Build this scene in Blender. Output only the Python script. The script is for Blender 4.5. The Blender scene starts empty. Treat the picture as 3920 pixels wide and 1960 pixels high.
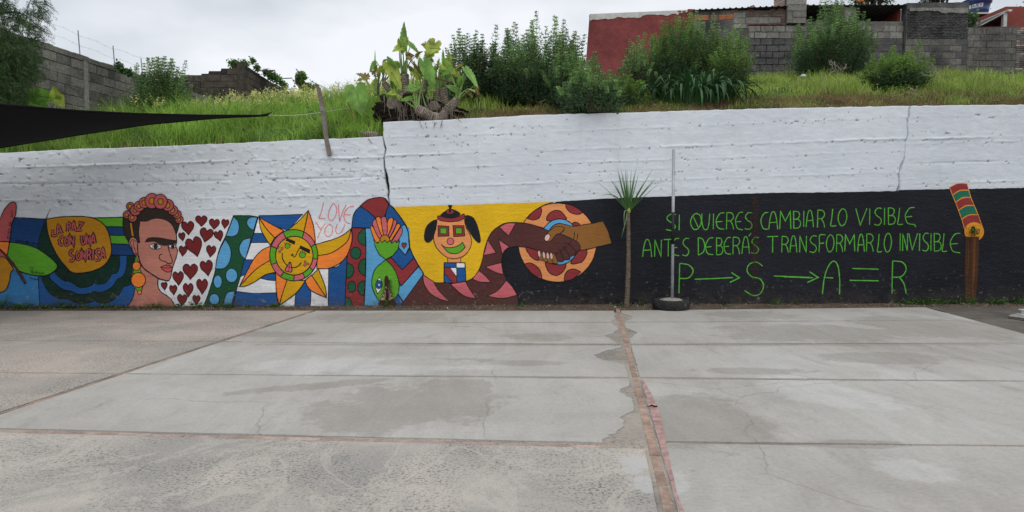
import bpy, bmesh, math, random
import numpy as np
from mathutils import Vector, Matrix
from math import radians, sin, cos, pi

random.seed(7)
RNG = np.random.default_rng(11)
SC = bpy.context.scene
COL = SC.collection

# ------------------------------------------------------------------ camera
CAM_Z = 1.55
FPX = 2613.0
PITCH = math.atan((980 - 835) / FPX)
cam = bpy.data.cameras.new('camera')
cam.sensor_width = 36.0
cam.lens = 36.0 * FPX / 3920.0
cam.clip_start = 0.05
cam.clip_end = 2000
camo = bpy.data.objects.new('camera', cam)
camo.location = (0, 0, CAM_Z)
camo.rotation_euler = (pi / 2 - PITCH, 0, 0)
COL.objects.link(camo)
SC.camera = camo

# ------------------------------------------------------------------ world, sun, exposure
SUN_EL, SUN_AZ = radians(62), radians(200)     # azimuth measured like the sky texture
world = bpy.data.worlds.new('World')
SC.world = world
world.use_nodes = True
wn, wl = world.node_tree.nodes, world.node_tree.links
wn.clear()
w_out = wn.new('ShaderNodeOutputWorld')
w_bg = wn.new('ShaderNodeBackground')
w_bg.inputs['Strength'].default_value = 0.1
w_sky = wn.new('ShaderNodeTexSky')
w_sky.sky_type = 'NISHITA'
w_sky.sun_disc = False
w_sky.sun_elevation = SUN_EL
w_sky.sun_rotation = SUN_AZ
w_tc = wn.new('ShaderNodeTexCoord')
w_map = wn.new('ShaderNodeMapping')
w_map.inputs['Scale'].default_value = (1.0, 1.0, 2.6)
w_n = wn.new('ShaderNodeTexNoise')
w_n.inputs['Scale'].default_value = 2.1
w_n.inputs['Detail'].default_value = 5
w_n.inputs['Roughness'].default_value = 0.5
w_r = wn.new('ShaderNodeValToRGB')
w_r.color_ramp.elements[0].position = 0.37
w_r.color_ramp.elements[0].color = (6.5, 6.95, 7.5, 1)
w_r.color_ramp.elements[1].position = 0.58
w_r.color_ramp.elements[1].color = (9.7, 9.95, 10.4, 1)
w_m = wn.new('ShaderNodeMixRGB')
w_m.inputs['Fac'].default_value = 0.93
wl.new(w_tc.outputs['Generated'], w_map.inputs['Vector'])
wl.new(w_map.outputs['Vector'], w_n.inputs['Vector'])
wl.new(w_n.outputs['Fac'], w_r.inputs['Fac'])
wl.new(w_sky.outputs['Color'], w_m.inputs['Color1'])
wl.new(w_r.outputs['Color'], w_m.inputs['Color2'])
wl.new(w_m.outputs['Color'], w_bg.inputs['Color'])
wl.new(w_bg.outputs['Background'], w_out.inputs['Surface'])

sl = bpy.data.lights.new('sun', 'SUN')
sl.energy = 1.1
sl.angle = radians(60)
sl.color = (1.0, 0.965, 0.90)
so = bpy.data.objects.new('sun', sl)
so.rotation_euler = (radians(28), 0, radians(18))
so.location = (0, 0, 30)
COL.objects.link(so)

SC.view_settings.view_transform = 'Standard'
SC.view_settings.look = 'None'
SC.view_settings.exposure = 0.0
SC.view_settings.gamma = 1.0
SC.view_settings.use_curve_mapping = False

# ------------------------------------------------------------------ pixel helpers (photo 3920 x 1960)
CP, SP = cos(PITCH), sin(PITCH)

def ray(px, py):
    a = (px - 1960) / FPX
    b = (980 - py) / FPX
    return Vector((a, CP + b * SP, -SP + b * CP))

def at(px, py, Y):
    d = ray(px, py)
    k = Y / d.y
    return Vector((d.x * k, Y, CAM_Z + d.z * k))

def gp(px, py, z=0.0):
    d = ray(px, py)
    k = (z - CAM_Z) / d.z
    return Vector((d.x * k, d.y * k, z))

WP0, WP1 = gp(0, 1181), gp(3920, 1163)
WP0.z = WP1.z = 0
WDIR = (WP1 - WP0).normalized()
WNRM = Vector((WDIR.y, -WDIR.x, 0))          # towards the camera
if WNRM.y > 0: WNRM = -WNRM

def W(px, py):
    d = ray(px, py)
    o = Vector((0, 0, CAM_Z))
    k = (WP0 - o).dot(WNRM) / d.dot(WNRM)
    p = o + d * k
    return ((p - WP0).dot(WDIR), p.z)

def wpos(u, v, n=0.0):
    return WP0 + WDIR * u + Vector((0, 0, v)) + WNRM * n

def ywall(x):
    return WP0.y + (x - WP0.x) * WDIR.y / WDIR.x

# ------------------------------------------------------------------ numpy value noise
def _h(ix, iy, s):
    n = (ix.astype(np.int64) * 374761393 + iy.astype(np.int64) * 668265263 + s * 974711) & 0x7fffffff
    n = ((n ^ (n >> 13)) * 1274126177) & 0x7fffffff
    return ((n ^ (n >> 16)) & 0xffff) / 65535.0

def vn(x, y, s=0):
    x = np.asarray(x, float); y = np.asarray(y, float)
    x, y = np.broadcast_arrays(x, y)
    ix = np.floor(x); iy = np.floor(y)
    fx = x - ix; fy = y - iy
    fx = fx * fx * (3 - 2 * fx); fy = fy * fy * (3 - 2 * fy)
    a = _h(ix, iy, s); b = _h(ix + 1, iy, s); c = _h(ix, iy + 1, s); d = _h(ix + 1, iy + 1, s)
    return (a * (1 - fx) + b * fx) * (1 - fy) + (c * (1 - fx) + d * fx) * fy

def fbm(x, y, s=0, o=4):
    r = 0; a = 0.5; t = 0
    x = np.asarray(x, float); y = np.asarray(y, float)
    for i in range(o):
        r = r + a * vn(x * 2 ** i, y * 2 ** i, s + i * 7); t += a; a *= 0.5
    return r / t

# ------------------------------------------------------------------ object helpers
def tag(o, label=None, cat=None, group=None, kind=None):
    if label: o['label'] = label
    if cat: o['category'] = cat
    if group: o['group'] = group
    if kind: o['kind'] = kind
    return o

def link(o, parent=None):
    COL.objects.link(o)
    if parent is not None:
        o.parent = parent
    return o

def thing(name, label, cat, loc=(0, 0, 0), group=None, rz=0):
    o = bpy.data.objects.new(name, None)
    o.empty_display_size = 0.2
    o.location = loc
    o.rotation_euler = (0, 0, rz)
    link(o)
    return tag(o, label, cat, group)

def mesh_np(name, V, F, mat, smooth=False):
    """V: (n,3), F: list of (m,k) int arrays"""
    V = np.asarray(V, np.float32)
    if not isinstance(F, (list, tuple)): F = [F]
    F = [np.asarray(f, np.int32) for f in F if len(f)]
    me = bpy.data.meshes.new(name)
    me.vertices.add(len(V)); me.vertices.foreach_set('co', V.ravel())
    nl = sum(f.size for f in F); nf = sum(len(f) for f in F)
    me.loops.add(nl); me.polygons.add(nf)
    me.loops.foreach_set('vertex_index', np.concatenate([f.ravel() for f in F]))
    st = []; p = 0
    for f in F:
        st.append(p + np.arange(len(f)) * f.shape[1]); p += f.size
    me.polygons.foreach_set('loop_start', np.concatenate(st).astype(np.int32))
    if smooth: me.polygons.foreach_set('use_smooth', np.ones(nf, bool))
    me.update(calc_edges=True)
    me.validate()
    if mat is not None: me.materials.append(mat)
    return me

def obj(name, me, parent=None, loc=None, world=True):
    """Links an object; with world=True the mesh is in world space and the parent's place is taken out."""
    o = bpy.data.objects.new(name, me)
    link(o, parent)
    if parent is not None and world:
        o.matrix_parent_inverse = parent_world(parent).inverted()
    if loc is not None: o.location = loc
    return o

def parent_world(p):
    m = Matrix.LocRotScale(p.location, p.rotation_euler, p.scale)
    if p.parent is not None:
        m = parent_world(p.parent) @ p.matrix_parent_inverse @ m
    return m

class MB:
    """collects plain solids for one mesh"""
    def __init__(s): s.v = []; s.f = []
    def add(s, vs, fs):
        n = len(s.v); s.v += [tuple(v) for v in vs]; s.f += [tuple(n + i for i in f) for f in fs]
    def box(s, lo, hi, M=None):
        x0, y0, z0 = lo; x1, y1, z1 = hi
        vs = [Vector(p) for p in ((x0,y0,z0),(x1,y0,z0),(x1,y1,z0),(x0,y1,z0),(x0,y0,z1),(x1,y0,z1),(x1,y1,z1),(x0,y1,z1))]
        if M is not None: vs = [M @ v for v in vs]
        s.add(vs, [(0,3,2,1),(4,5,6,7),(0,1,5,4),(1,2,6,5),(2,3,7,6),(3,0,4,7)])
    def hexa(s, c8):
        s.add(c8, [(0,3,2,1),(4,5,6,7),(0,1,5,4),(1,2,6,5),(2,3,7,6),(3,0,4,7)])
    def tube(s, pts, rad, n=6, cap=True, jit=0):
        pts = [Vector(p) for p in pts]
        if not hasattr(rad, '__len__'): rad = [rad] * len(pts)
        rings = []
        t0 = (pts[1] - pts[0]).normalized()
        a = Vector((0, 0, 1)) if abs(t0.z) < 0.9 else Vector((1, 0, 0))
        side = t0.cross(a).normalized()
        base = len(s.v)
        for i, p in enumerate(pts):
            t = (pts[min(i + 1, len(pts) - 1)] - pts[max(i - 1, 0)]).normalized()
            side = (side - t * side.dot(t)).normalized()
            up = t.cross(side)
            for k in range(n):
                q = 2 * pi * k / n
                r = rad[i] * (1 + (random.uniform(-jit, jit) if jit else 0))
                s.v.append(tuple(p + side * cos(q) * r + up * sin(q) * r))
        for i in range(len(pts) - 1):
            for k in range(n):
                a0 = base + i * n + k; a1 = base + i * n + (k + 1) % n
                s.f.append((a0, a1, a1 + n, a0 + n))
        if cap:
            s.f.append(tuple(base + k for k in reversed(range(n))))
            s.f.append(tuple(base + (len(pts) - 1) * n + k for k in range(n)))
    def mesh(s, name, mat, smooth=False):
        me = bpy.data.meshes.new(name)
        me.from_pydata(s.v, [], s.f)
        if smooth: me.polygons.foreach_set('use_smooth', [True] * len(me.polygons))
        if mat is not None: me.materials.append(mat)
        me.update()
        return me
    def build(s, name, mat, parent=None, smooth=False):
        return obj(name, s.mesh(name, mat, smooth), parent)

# ------------------------------------------------------------------ materials
def lin(c):
    c = c / 255.0
    return c / 12.92 if c <= 0.04045 else ((c + 0.055) / 1.055) ** 2.4

def srgb(r, g, b, k=1.0):
    return (min(lin(r) * k, 0.9), min(lin(g) * k, 0.9), min(lin(b) * k, 0.9), 1)

class NT:
    def __init__(s, name):
        s.m = bpy.data.materials.new(name); s.m.use_nodes = True
        s.t = s.m.node_tree; s.N = s.t.nodes; s.L = s.t.links
        s.N.clear()
        s.out = s.N.new('ShaderNodeOutputMaterial')
        s.bsdf = s.N.new('ShaderNodeBsdfPrincipled')
        s.L.new(s.bsdf.outputs[0], s.out.inputs['Surface'])
        s.geo = s.N.new('ShaderNodeNewGeometry')
        s.pos = s.geo.outputs['Position']
    def set(s, sock, v):
        if hasattr(v, 'is_linked') or hasattr(v, 'links'): s.L.new(v, sock)
        else: sock.default_value = v
    def noise(s, scale, detail=4, rough=0.55, vec=None, dist=0.0, sc=None):
        n = s.N.new('ShaderNodeTexNoise'); n.inputs['Scale'].default_value = scale
        n.inputs['Detail'].default_value = detail; n.inputs['Roughness'].default_value = rough
        n.inputs['Distortion'].default_value = dist
        v = vec if vec is not None else s.pos
        if sc is not None:
            mp = s.N.new('ShaderNodeMapping'); mp.inputs['Scale'].default_value = sc
            s.L.new(v, mp.inputs['Vector']); v = mp.outputs['Vector']
        s.L.new(v, n.inputs['Vector'])
        return n.outputs['Fac']
    def voro(s, scale, sc=None, feature='F1'):
        n = s.N.new('ShaderNodeTexVoronoi'); n.inputs['Scale'].default_value = scale; n.feature = feature
        v = s.pos
        if sc is not None:
            mp = s.N.new('ShaderNodeMapping'); mp.inputs['Scale'].default_value = sc
            s.L.new(v, mp.inputs['Vector']); v = mp.outputs['Vector']
        s.L.new(v, n.inputs['Vector'])
        return n.outputs['Distance']
    def ramp(s, f, stops):
        r = s.N.new('ShaderNodeValToRGB')
        els = r.color_ramp.elements
        while len(els) < len(stops): els.new(0.5)
        for e, (p, c) in zip(els, stops):
            e.position = p
            e.color = c if hasattr(c, '__len__') else (c, c, c, 1)
        s.L.new(f, r.inputs['Fac'])
        return r.outputs['Color']
    def mix(s, f, a, b, mode='MIX'):
        m = s.N.new('ShaderNodeMixRGB'); m.blend_type = mode
        s.set(m.inputs['Fac'], f); s.set(m.inputs['Color1'], a); s.set(m.inputs['Color2'], b)
        return m.outputs['Color']
    def math(s, op, a, b=0.0, clamp=False):
        m = s.N.new('ShaderNodeMath'); m.operation = op; m.use_clamp = clamp
        s.set(m.inputs[0], a)
        s.set(m.inputs[1], b)
        return m.outputs[0]
    def sepz(s):
        x = s.N.new('ShaderNodeSeparateXYZ'); s.L.new(s.pos, x.inputs[0]); return x.outputs
    def bump(s, h, strength=0.4, dist=0.01, prev=None):
        b = s.N.new('ShaderNodeBump'); b.inputs['Strength'].default_value = strength
        b.inputs['Distance'].default_value = dist
        s.L.new(h, b.inputs['Height'])
        if prev is not None: s.L.new(prev, b.inputs['Normal'])
        return b.outputs['Normal']
    def done(s, col, rough=0.7, normal=None, spec=0.3, metal=0.0):
        s.set(s.bsdf.inputs['Base Color'], col)
        s.set(s.bsdf.inputs['Roughness'], rough)
        s.bsdf.inputs['Specular IOR Level'].default_value = spec
        s.bsdf.inputs['Metallic'].default_value = metal
        if normal is not None: s.L.new(normal, s.bsdf.inputs['Normal'])
        return s.m

def mottled(name, c, var=0.25, scale=3.0, rough=0.8, bump=0.4, bscale=40, bdist=0.006, spec=0.25, metal=0.0, island=0.0, objr=0.0):
    t = NT(name)
    a = t.ramp(t.noise(scale, 6, 0.6), [(0.3, 1 - var), (0.7, 1 + var)])
    b = t.ramp(t.noise(scale * 9, 4, 0.6), [(0.3, 1 - var * 0.5), (0.7, 1 + var * 0.5)])
    col = t.mix(1.0, t.mix(1.0, c, a, 'MULTIPLY'), b, 'MULTIPLY')
    if objr:
        oi = t.N.new('ShaderNodeObjectInfo')
        col = t.mix(1.0, col, t.ramp(oi.outputs['Random'], [(0, 1 - objr), (1, 1 + objr)]), 'MULTIPLY')
    nr = t.bump(t.noise(bscale, 5, 0.65), bump, bdist)
    return t.done(col, rough, nr, spec, metal)

PK = 1.28          # display colour on the wall -> paint albedo
def paint(name, rgb, var=0.10, rough=0.62, chalk=0.0):
    t = NT(name)
    c = srgb(*rgb, k=PK)
    a = t.ramp(t.noise(1.3, 6, 0.62), [(0.3, 1 - var * 1.3), (0.7, 1 + var * 1.2)])
    b = t.ramp(t.noise(28, 4, 0.6, sc=(1, 1, 2.2)), [(0.3, 1 - var * 0.8), (0.7, 1 + var * 0.8)])
    col = t.mix(1.0, t.mix(1.0, c, a, 'MULTIPLY'), b, 'MULTIPLY')
    br = t.ramp(t.noise(7, 4, 0.7, sc=(0.35, 0.35, 5.0), dist=0.8), [(0.32, 1 - var * 0.9), (0.68, 1 + var * 0.9)])
    col = t.mix(1.0, col, br, 'MULTIPLY')
    if chalk: col = t.mix(t.ramp(t.noise(16, 5, 0.7), [(0.42, 0.0), (0.72, chalk)]), col, (0.02, 0.021, 0.024, 1))
    # rubbed pale specks and earth splashed up from the ground
    sp = t.ramp(t.noise(60, 2, 0.5), [(0.735, 0.0), (0.76, 1.0)])
    col = t.mix(t.math('MULTIPLY', sp, 0.35), col, (0.45, 0.44, 0.42, 1))
    z = t.sepz()[2]
    lo = t.math('SUBTRACT', 1.0, t.math('DIVIDE', z, 0.38), clamp=True)
    lo = t.math('MULTIPLY', t.math('POWER', lo, 1.6), t.ramp(t.noise(7, 5, 0.65), [(0.35, 0.0), (0.68, 1.0)]))
    col = t.mix(t.math('MULTIPLY', lo, 0.75), col, (0.085, 0.068, 0.05, 1))
    s2 = t.math('MULTIPLY', t.ramp(t.noise(13, 5, 0.7), [(0.60, 0.0), (0.68, 1.0)]), t.math('SUBTRACT', 1.0, t.math('DIVIDE', z, 0.75), clamp=True))
    col = t.mix(t.math('MULTIPLY', s2, 0.5), col, (0.34, 0.32, 0.29, 1))
    n = t.bump(t.noise(9, 5, 0.6, sc=(1, 1, 2.5)), 0.35, 0.03)
    n = t.bump(t.noise(70, 4, 0.6), 0.35, 0.004, n)
    return t.done(col, rough, n, 0.16)

def leafmat(name, cols, trans=0.25, rough=0.5, var_scale=1.2, spec=0.3, var=0.42):
    t = NT(name)
    k = len(cols)
    col = t.ramp(t.geo.outputs['Random Per Island'], [(i / max(k - 1, 1), (*c, 1)) for i, c in enumerate(cols)])
    a = t.ramp(t.noise(var_scale, 3, 0.5), [(0.3, 1 - var), (0.7, 1 + var)])
    col = t.mix(1.0, col, a, 'MULTIPLY')
    t.done(col, rough, None, spec)
    if trans:
        tr = t.N.new('ShaderNodeBsdfTranslucent'); t.L.new(col, tr.inputs['Color'])
        mx = t.N.new('ShaderNodeMixShader'); mx.inputs[0].default_value = trans
        t.L.new(t.bsdf.outputs[0], mx.inputs[1]); t.L.new(tr.outputs[0], mx.inputs[2])
        t.L.new(mx.outputs[0], t.out.inputs['Surface'])
    return t.m

# ================================================================== GROUND AND PAVEMENT
from mathutils.geometry import tessellate_polygon
def ground_material():
    t = NT('earth')
    c = t.ramp(t.noise(2.5, 8, 0.7), [(0.3, (0.07, 0.048, 0.033, 1)), (0.55, (0.12, 0.09, 0.065, 1)), (0.8, (0.19, 0.155, 0.12, 1))])
    s = t.ramp(t.noise(70, 3, 0.6), [(0.35, 0.6), (0.7, 1.4)])
    n = t.bump(t.noise(45, 5, 0.7), 0.8, 0.02)
    return t.done(t.mix(1.0, c, s, 'MULTIPLY'), 0.95, n, 0.15)
M_EARTH = ground_material()

def stain_mask(t, ells, soft=0.6):
    """ellipses in world xy (x, y, rx, ry, rot) -> noisy edged mask"""
    xyz = t.N.new('ShaderNodeSeparateXYZ'); t.L.new(t.pos, xyz.inputs[0])
    nz = t.math('MULTIPLY', t.math('SUBTRACT', t.noise(2.0, 8, 0.66, dist=0.5), 0.5), 5.0)
    nz = t.math('ADD', nz, t.math('MULTIPLY', t.math('SUBTRACT', t.noise(11, 6, 0.7), 0.5), 2.6))
    acc = None
    for (x, y, rx, ry, rot) in ells:
        c, s = cos(rot), sin(rot)
        dx = t.math('SUBTRACT', xyz.outputs[0], x); dy = t.math('SUBTRACT', xyz.outputs[1], y)
        a = t.math('ADD', t.math('MULTIPLY', dx, c / rx), t.math('MULTIPLY', dy, s / rx))
        b = t.math('ADD', t.math('MULTIPLY', dx, -s / ry), t.math('MULTIPLY', dy, c / ry))
        d = t.math('ADD', t.math('MULTIPLY', a, a), t.math('MULTIPLY', b, b))
        acc = d if acc is None else t.math('MINIMUM', acc, d)
    v = t.math('ADD', acc, nz)
    return t.math('SUBTRACT', 1.0, t.math('DIVIDE', t.math('SUBTRACT', v, 0.9), soft), clamp=True)

def px_ell(px, py, wx, wy, rot=0):
    c = gp(px, py); e = gp(px + wx, py); f = gp(px, py - wy); g = gp(px, py + wy)
    return (c.x, c.y, abs(e.x - c.x), abs(f.y - g.y) / 2, rot)

def screed_material():
    t = NT('concrete_screed')
    base = t.ramp(t.noise(0.45, 6, 0.6, dist=0.6), [(0.3, (0.345, 0.325, 0.295, 1)), (0.5, (0.408, 0.392, 0.364, 1)), (0.7, (0.46, 0.449, 0.426, 1))])
    st = t.ramp(t.noise(1.7, 8, 0.68, dist=0.8, sc=(1, 0.55, 1)), [(0.55, 0.0), (0.68, 1.0)])
    col = t.mix(t.math('MULTIPLY', st, 0.42), base, (0.27, 0.25, 0.225, 1))
    m = stain_mask(t, [px_ell(1560, 1545, 330, 70, 0.2), px_ell(1440, 1600, 220, 55), px_ell(1720, 1500, 160, 60),
                       px_ell(2700, 1600, 210, 90), px_ell(2640, 1640, 180, 70), px_ell(3100, 1275, 330, 30), px_ell(2860, 1205, 150, 14),
                       px_ell(3560, 1250, 260, 40), px_ell(1180, 1480, 260, 12, .4), px_ell(2000, 1319, 800, 5), px_ell(3100, 1318, 900, 6), px_ell(1000, 1280, 160, 10), px_ell(2050, 1290, 110, 14), px_ell(1700, 1385, 220, 14), px_ell(2030, 1390, 120, 10), px_ell(3250, 1700, 200, 14), px_ell(2900, 1420, 200, 12), px_ell(3400, 1370, 220, 20), px_ell(1480, 1212, 230, 18)])
    col = t.mix(t.math('MULTIPLY', m, 0.45), col, (0.235, 0.213, 0.184, 1))
    m2 = stain_mask(t, [px_ell(3150, 1500, 150, 60, 0.5), px_ell(2450, 1820, 150, 60), px_ell(3500, 1800, 120, 40), px_ell(1400, 1400, 400, 30)], 0.8)
    col = t.mix(t.math('MULTIPLY', m2, 0.30), col, (0.60, 0.60, 0.59, 1))
    fine = t.ramp(t.noise(34, 5, 0.7), [(0.3, 0.88), (0.7, 1.10)])
    col = t.mix(1.0, col, fine, 'MULTIPLY')
    # trowel and traffic marks swept diagonally, soft dusty blotches
    sw = t.noise(1.3, 7, 0.7, dist=1.6, sc=(1.8, 0.35, 1))
    col = t.mix(1.0, col, t.ramp(sw, [(0.3, 0.90), (0.7, 1.09)]), 'MULTIPLY')
    du = t.ramp(t.noise(5.5, 7, 0.75, dist=0.6), [(0.5, 0.0), (0.72, 1.0)])
    col = t.mix(t.math('MULTIPLY', du, 0.22), col, (0.24, 0.215, 0.18, 1))
    # scuffs running across, small dark spots
    sc = t.ramp(t.noise(3.0, 6, 0.7, sc=(0.6, 3.2, 1)), [(0.62, 0.0), (0.72, 1.0)])
    col = t.mix(t.math('MULTIPLY', sc, 0.28), col, (0.2, 0.185, 0.165, 1))
    dot = t.ramp(t.noise(13, 5, 0.6, sc=(.6, 1.6, 1)), [(0.665, 0.0), (0.71, 1.0)])
    col = t.mix(t.math('MULTIPLY', dot, 0.32), col, (0.12, 0.11, 0.10, 1))
    # hairline cracks
    w = t.N.new('ShaderNodeTexVoronoi'); w.feature = 'DISTANCE_TO_EDGE'; w.inputs['Scale'].default_value = 0.42
    wob = t.N.new('ShaderNodeTexNoise'); wob.inputs['Scale'].default_value = 2.2; wob.inputs['Detail'].default_value = 6
    t.L.new(t.pos, wob.inputs['Vector'])
    vm = t.mix(0.35, t.pos, wob.outputs['Color'], 'ADD')
    t.L.new(vm, w.inputs['Vector'])
    ck = t.ramp(w.outputs['Distance'], [(0.0, 1.0), (0.003, 0.0)])
    gate = t.ramp(t.noise(0.7, 2, 0.5), [(0.47, 0.0), (0.53, 1.0)])
    ckm = t.math('MULTIPLY', ck, gate)
    col = t.mix(t.math('MULTIPLY', ckm, 0.42), col, (0.13, 0.115, 0.10, 1))
    n = t.bump(t.noise(6, 4, 0.6), 0.25, 0.02)
    n = t.bump(t.noise(90, 4, 0.65), 0.3, 0.003, n)
    return t.done(col, 0.78, n, 0.25)

def rough_material(name, tint=(1, 1, 1), patch=True, dark=1.0):
    t = NT(name)
    big = t.ramp(t.noise(0.75, 7, 0.62, dist=0.7), [(0.36, 0.0), (0.60, 1.0)])
    lightc = (0.50 * tint[0], 0.452 * tint[1], 0.405 * tint[2], 1)
    greyc = (0.335 * tint[0] * dark, 0.320 * tint[1] * dark, 0.296 * tint[2] * dark, 1)
    col = t.mix(big, lightc, greyc)
    g1 = t.noise(46, 4, 0.72, sc=(1, 1, 1))
    pit = t.ramp(g1, [(0.39, 1.0), (0.50, 0.0)])
    amt = t.ramp(t.noise(1.5, 5, 0.6, dist=0.5), [(0.38, 0.15), (0.62, 0.85)])
    col = t.mix(t.math('MULTIPLY', pit, amt), col, (0.085, 0.078, 0.07, 1))
    arc = t.noise(0.9, 6, 0.66, dist=1.0, sc=(1.6, 1.0, 1))
    am = t.math('MULTIPLY', t.ramp(arc, [(0.485, 0.0), (0.505, 1.0)]), t.ramp(arc, [(0.525, 1.0), (0.55, 0.0)]))
    col = t.mix(t.math('MULTIPLY', am, 0.38 if patch else 0.1), col, (0.52, 0.475, 0.42, 1))
    grain = t.ramp(t.noise(120, 3, 0.7), [(0.35, 0.78), (0.65, 1.2)])
    col = t.mix(1.0, col, grain, 'MULTIPLY')
    if patch:
        m = stain_mask(t, [px_ell(2440, 1765, 60, 22), px_ell(2470, 1850, 36, 26), px_ell(2420, 1800, 30, 14)], 0.3)
        col = t.mix(t.math('MULTIPLY', m, 0.6), col, (0.47, 0.475, 0.475, 1))
    n = t.bump(g1, 0.55, 0.008)
    return t.done(col, 0.9, n, 0.2)

M_SCREED = screed_material()
M_ROUGH = rough_material('exposed_aggregate')
M_BEIGE = rough_material('worn_beige_concrete', (0.93, 0.90, 0.88), patch=False, dark=1.12)
M_UNDER = rough_material('broken_underlay', (0.85, 0.82, 0.78), patch=False, dark=0.85)
M_ASPH = mottled('asphalt', (0.125, 0.113, 0.10, 1), 0.35, 1.6, 0.9, 0.6, 60, 0.008, 0.2)

# wide ground to the horizon
gm = MB(); gm.add([(-900, -900, -0.10), (900, -900, -0.10), (900, 900, -0.10), (-900, 900, -0.10)], [(0, 1, 2, 3)])
tag(gm.build('ground', M_EARTH), kind='structure')

pave = bpy.data.objects.new('pavement', None); link(pave); tag(pave, kind='structure')
um = MB(); um.box((-16, -8, -0.09), (18, ywall(0) - 0.75, -0.009))
um.build('underlay', M_UNDER, pave)

def slab(poly, mat, top=0.0, thick=0.03, amp=0.006, inset=0.003, step=0.07, bites=None, name='concrete_slab', seed=0):
    """poly: world points (counter-clockwise from above); edges are broken up into short wandering steps"""
    P = [Vector((p[0], p[1], 0)) for p in poly]
    area = sum(P[i].x * P[(i + 1) % len(P)].y - P[(i + 1) % len(P)].x * P[i].y for i in range(len(P)))
    if area < 0: P = P[::-1]
    out = []
    n = len(P)
    for i in range(n):
        a, b = P[i], P[(i + 1) % n]
        L = (b - a).length; d = (b - a).normalized(); nrm = Vector((-d.y, d.x, 0))
        k = min(max(1, int(L / step)), 400)
        for j in range(k):
            q = a + d * (L * j / k)
            off = inset + amp * 2 * float(fbm(q.x * 5 + seed, q.y * 5, 3 + seed, 4) ** 2)
            if bites and abs(d.y) > 0.7:
                for (bx, by, br, bd) in bites:
                    dd = (Vector((bx, by, 0)) - q).length / br
                    if dd < 1: off += bd * (1 - dd * dd) * (0.65 + 0.7 * float(fbm(q.x * 7, q.y * 7, 5, 3)))
            if L < 0.09: off = 0.0
            if j == 0: off *= 0.5
            out.append(q + nrm * off)
    m = len(out)
    vs = [(p.x, p.y, top) for p in out] + [(p.x, p.y, top - thick) for p in out]
    bm = bmesh.new()
    bv = [bm.verts.new(v) for v in vs]
    for tri in tessellate_polygon([[Vector((p.x, p.y, 0)) for p in out]]):
        a_, b_, c_ = (out[q] for q in tri)
        if (b_.x - a_.x) * (c_.y - a_.y) - (c_.x - a_.x) * (b_.y - a_.y) < 0: tri = tri[::-1]
        try: bm.faces.new([bv[q] for q in tri])
        except ValueError: pass
    for i in range(m):
        j = (i + 1) % m
        bm.faces.new((bv[i + m], bv[j + m], bv[j], bv[i]))
    me = bpy.data.meshes.new(name); bm.to_mesh(me); bm.free()
    me.materials.append(mat)
    return obj(name, me, pave)

def g2(*pts): return [gp(*p) for p in pts]
def ext(a, b, t):            # point on the line a->b at parameter t
    return a + (b - a) * t

# brick line B and strip line L (world)
B_top, B_bot = gp(2366, 1188), gp(2548, 1900)
def Bx(y, off=0.0):
    k = (y - B_top.y) / (B_bot.y - B_top.y)
    return B_top.x + (B_bot.x - B_top.x) * k + off
L_top, L_bot = gp(1214, 1188), gp(120, 1547)
def Lx(y):
    k = (y - L_top.y) / (L_bot.y - L_top.y)
    return L_top.x + (L_bot.x - L_top.x) * k
R_top, R_bot = gp(3543, 1176), gp(3920, 1279)
def Rx(y):
    k = (y - R_top.y) / (R_bot.y - R_top.y)
    return R_top.x + (R_bot.x - R_top.x) * k

def rows(pairs, x0, x1):
    """joint lines given as two pixels; returns y at x0 and x1"""
    r = []
    for (a, b) in pairs:
        A, B = gp(*a), gp(*b)
        f = lambda x, A=A, B=B: A.y + (B.y - A.y) * (x - A.x) / (B.x - A.x)
        r.append(f)
    return r
mid = rows([((1214, 1189), (2360, 1188)), ((1063, 1234), (2380, 1234)), ((862, 1309), (2390, 1320)), ((495, 1431), (2420, 1447)), ((0, 1640), (2480, 1702))], 0, 0)
def cross(f, g):             # y where joint f crosses line x=g(y)
    y = 6.0
    for _ in range(30): y = f(g(y))
    return Vector((g(y), y, 0))
BW = 0.036
bl = lambda y: Bx(y) - BW - 0.022
br = lambda y: Bx(y) + BW + 0.003
bites_m = [(gp(2375, 1235).x, gp(2375, 1235).y, 0.35, 0.10), (gp(2385, 1290).x, gp(2385, 1290).y, 0.55, 0.16), (gp(2390, 1360).x, gp(2390, 1360).y, 0.5, 0.30),
           (gp(2440, 1500).x, gp(2440, 1500).y, 0.22, 0.10), (gp(2470, 1600).x, gp(2470, 1600).y, 0.20, 0.10), (gp(2480, 1680).x, gp(2480, 1680).y, 0.42, 0.28)]
def edge_line(base, bites, sign, y0, y1):
    """broken slab edge beside the brick line, from y0 to y1"""
    n = max(6, int(abs(y1 - y0) / 0.035)); out = []
    for k in range(n + 1):
        y = y0 + (y1 - y0) * k / n
        o = (.004 if sign < 0 else .001) + (.035 if sign < 0 else .02) * float(fbm(y * 6, 1 + sign, 7, 4)) ** 2 + .008 * float(vn(y * 45, sign, 3))
        for (bx, by, br_, bd_) in bites:
            dd = abs(y - by) / br_
            if dd < 1: o += bd_ * (1 - dd ** 1.5) * (.55 + .9 * float(fbm(y * 5, 9 + sign, 5, 4)) + .25 * (float(vn(y * 22, 5, 5)) - .5))
        out.append(Vector((base(y) + sign * o, y, 0)))
    return out
for i in range(4):
    f0, f1 = mid[i], mid[i + 1]
    yb_, yt_ = cross(f1, bl).y, cross(f0, bl).y
    slab([cross(f1, Lx)] + edge_line(bl, bites_m, -1, yb_ + .04, yt_ - .04) + [cross(f0, Lx)], M_SCREED, 0.0, seed=i, amp=0.008)
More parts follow.
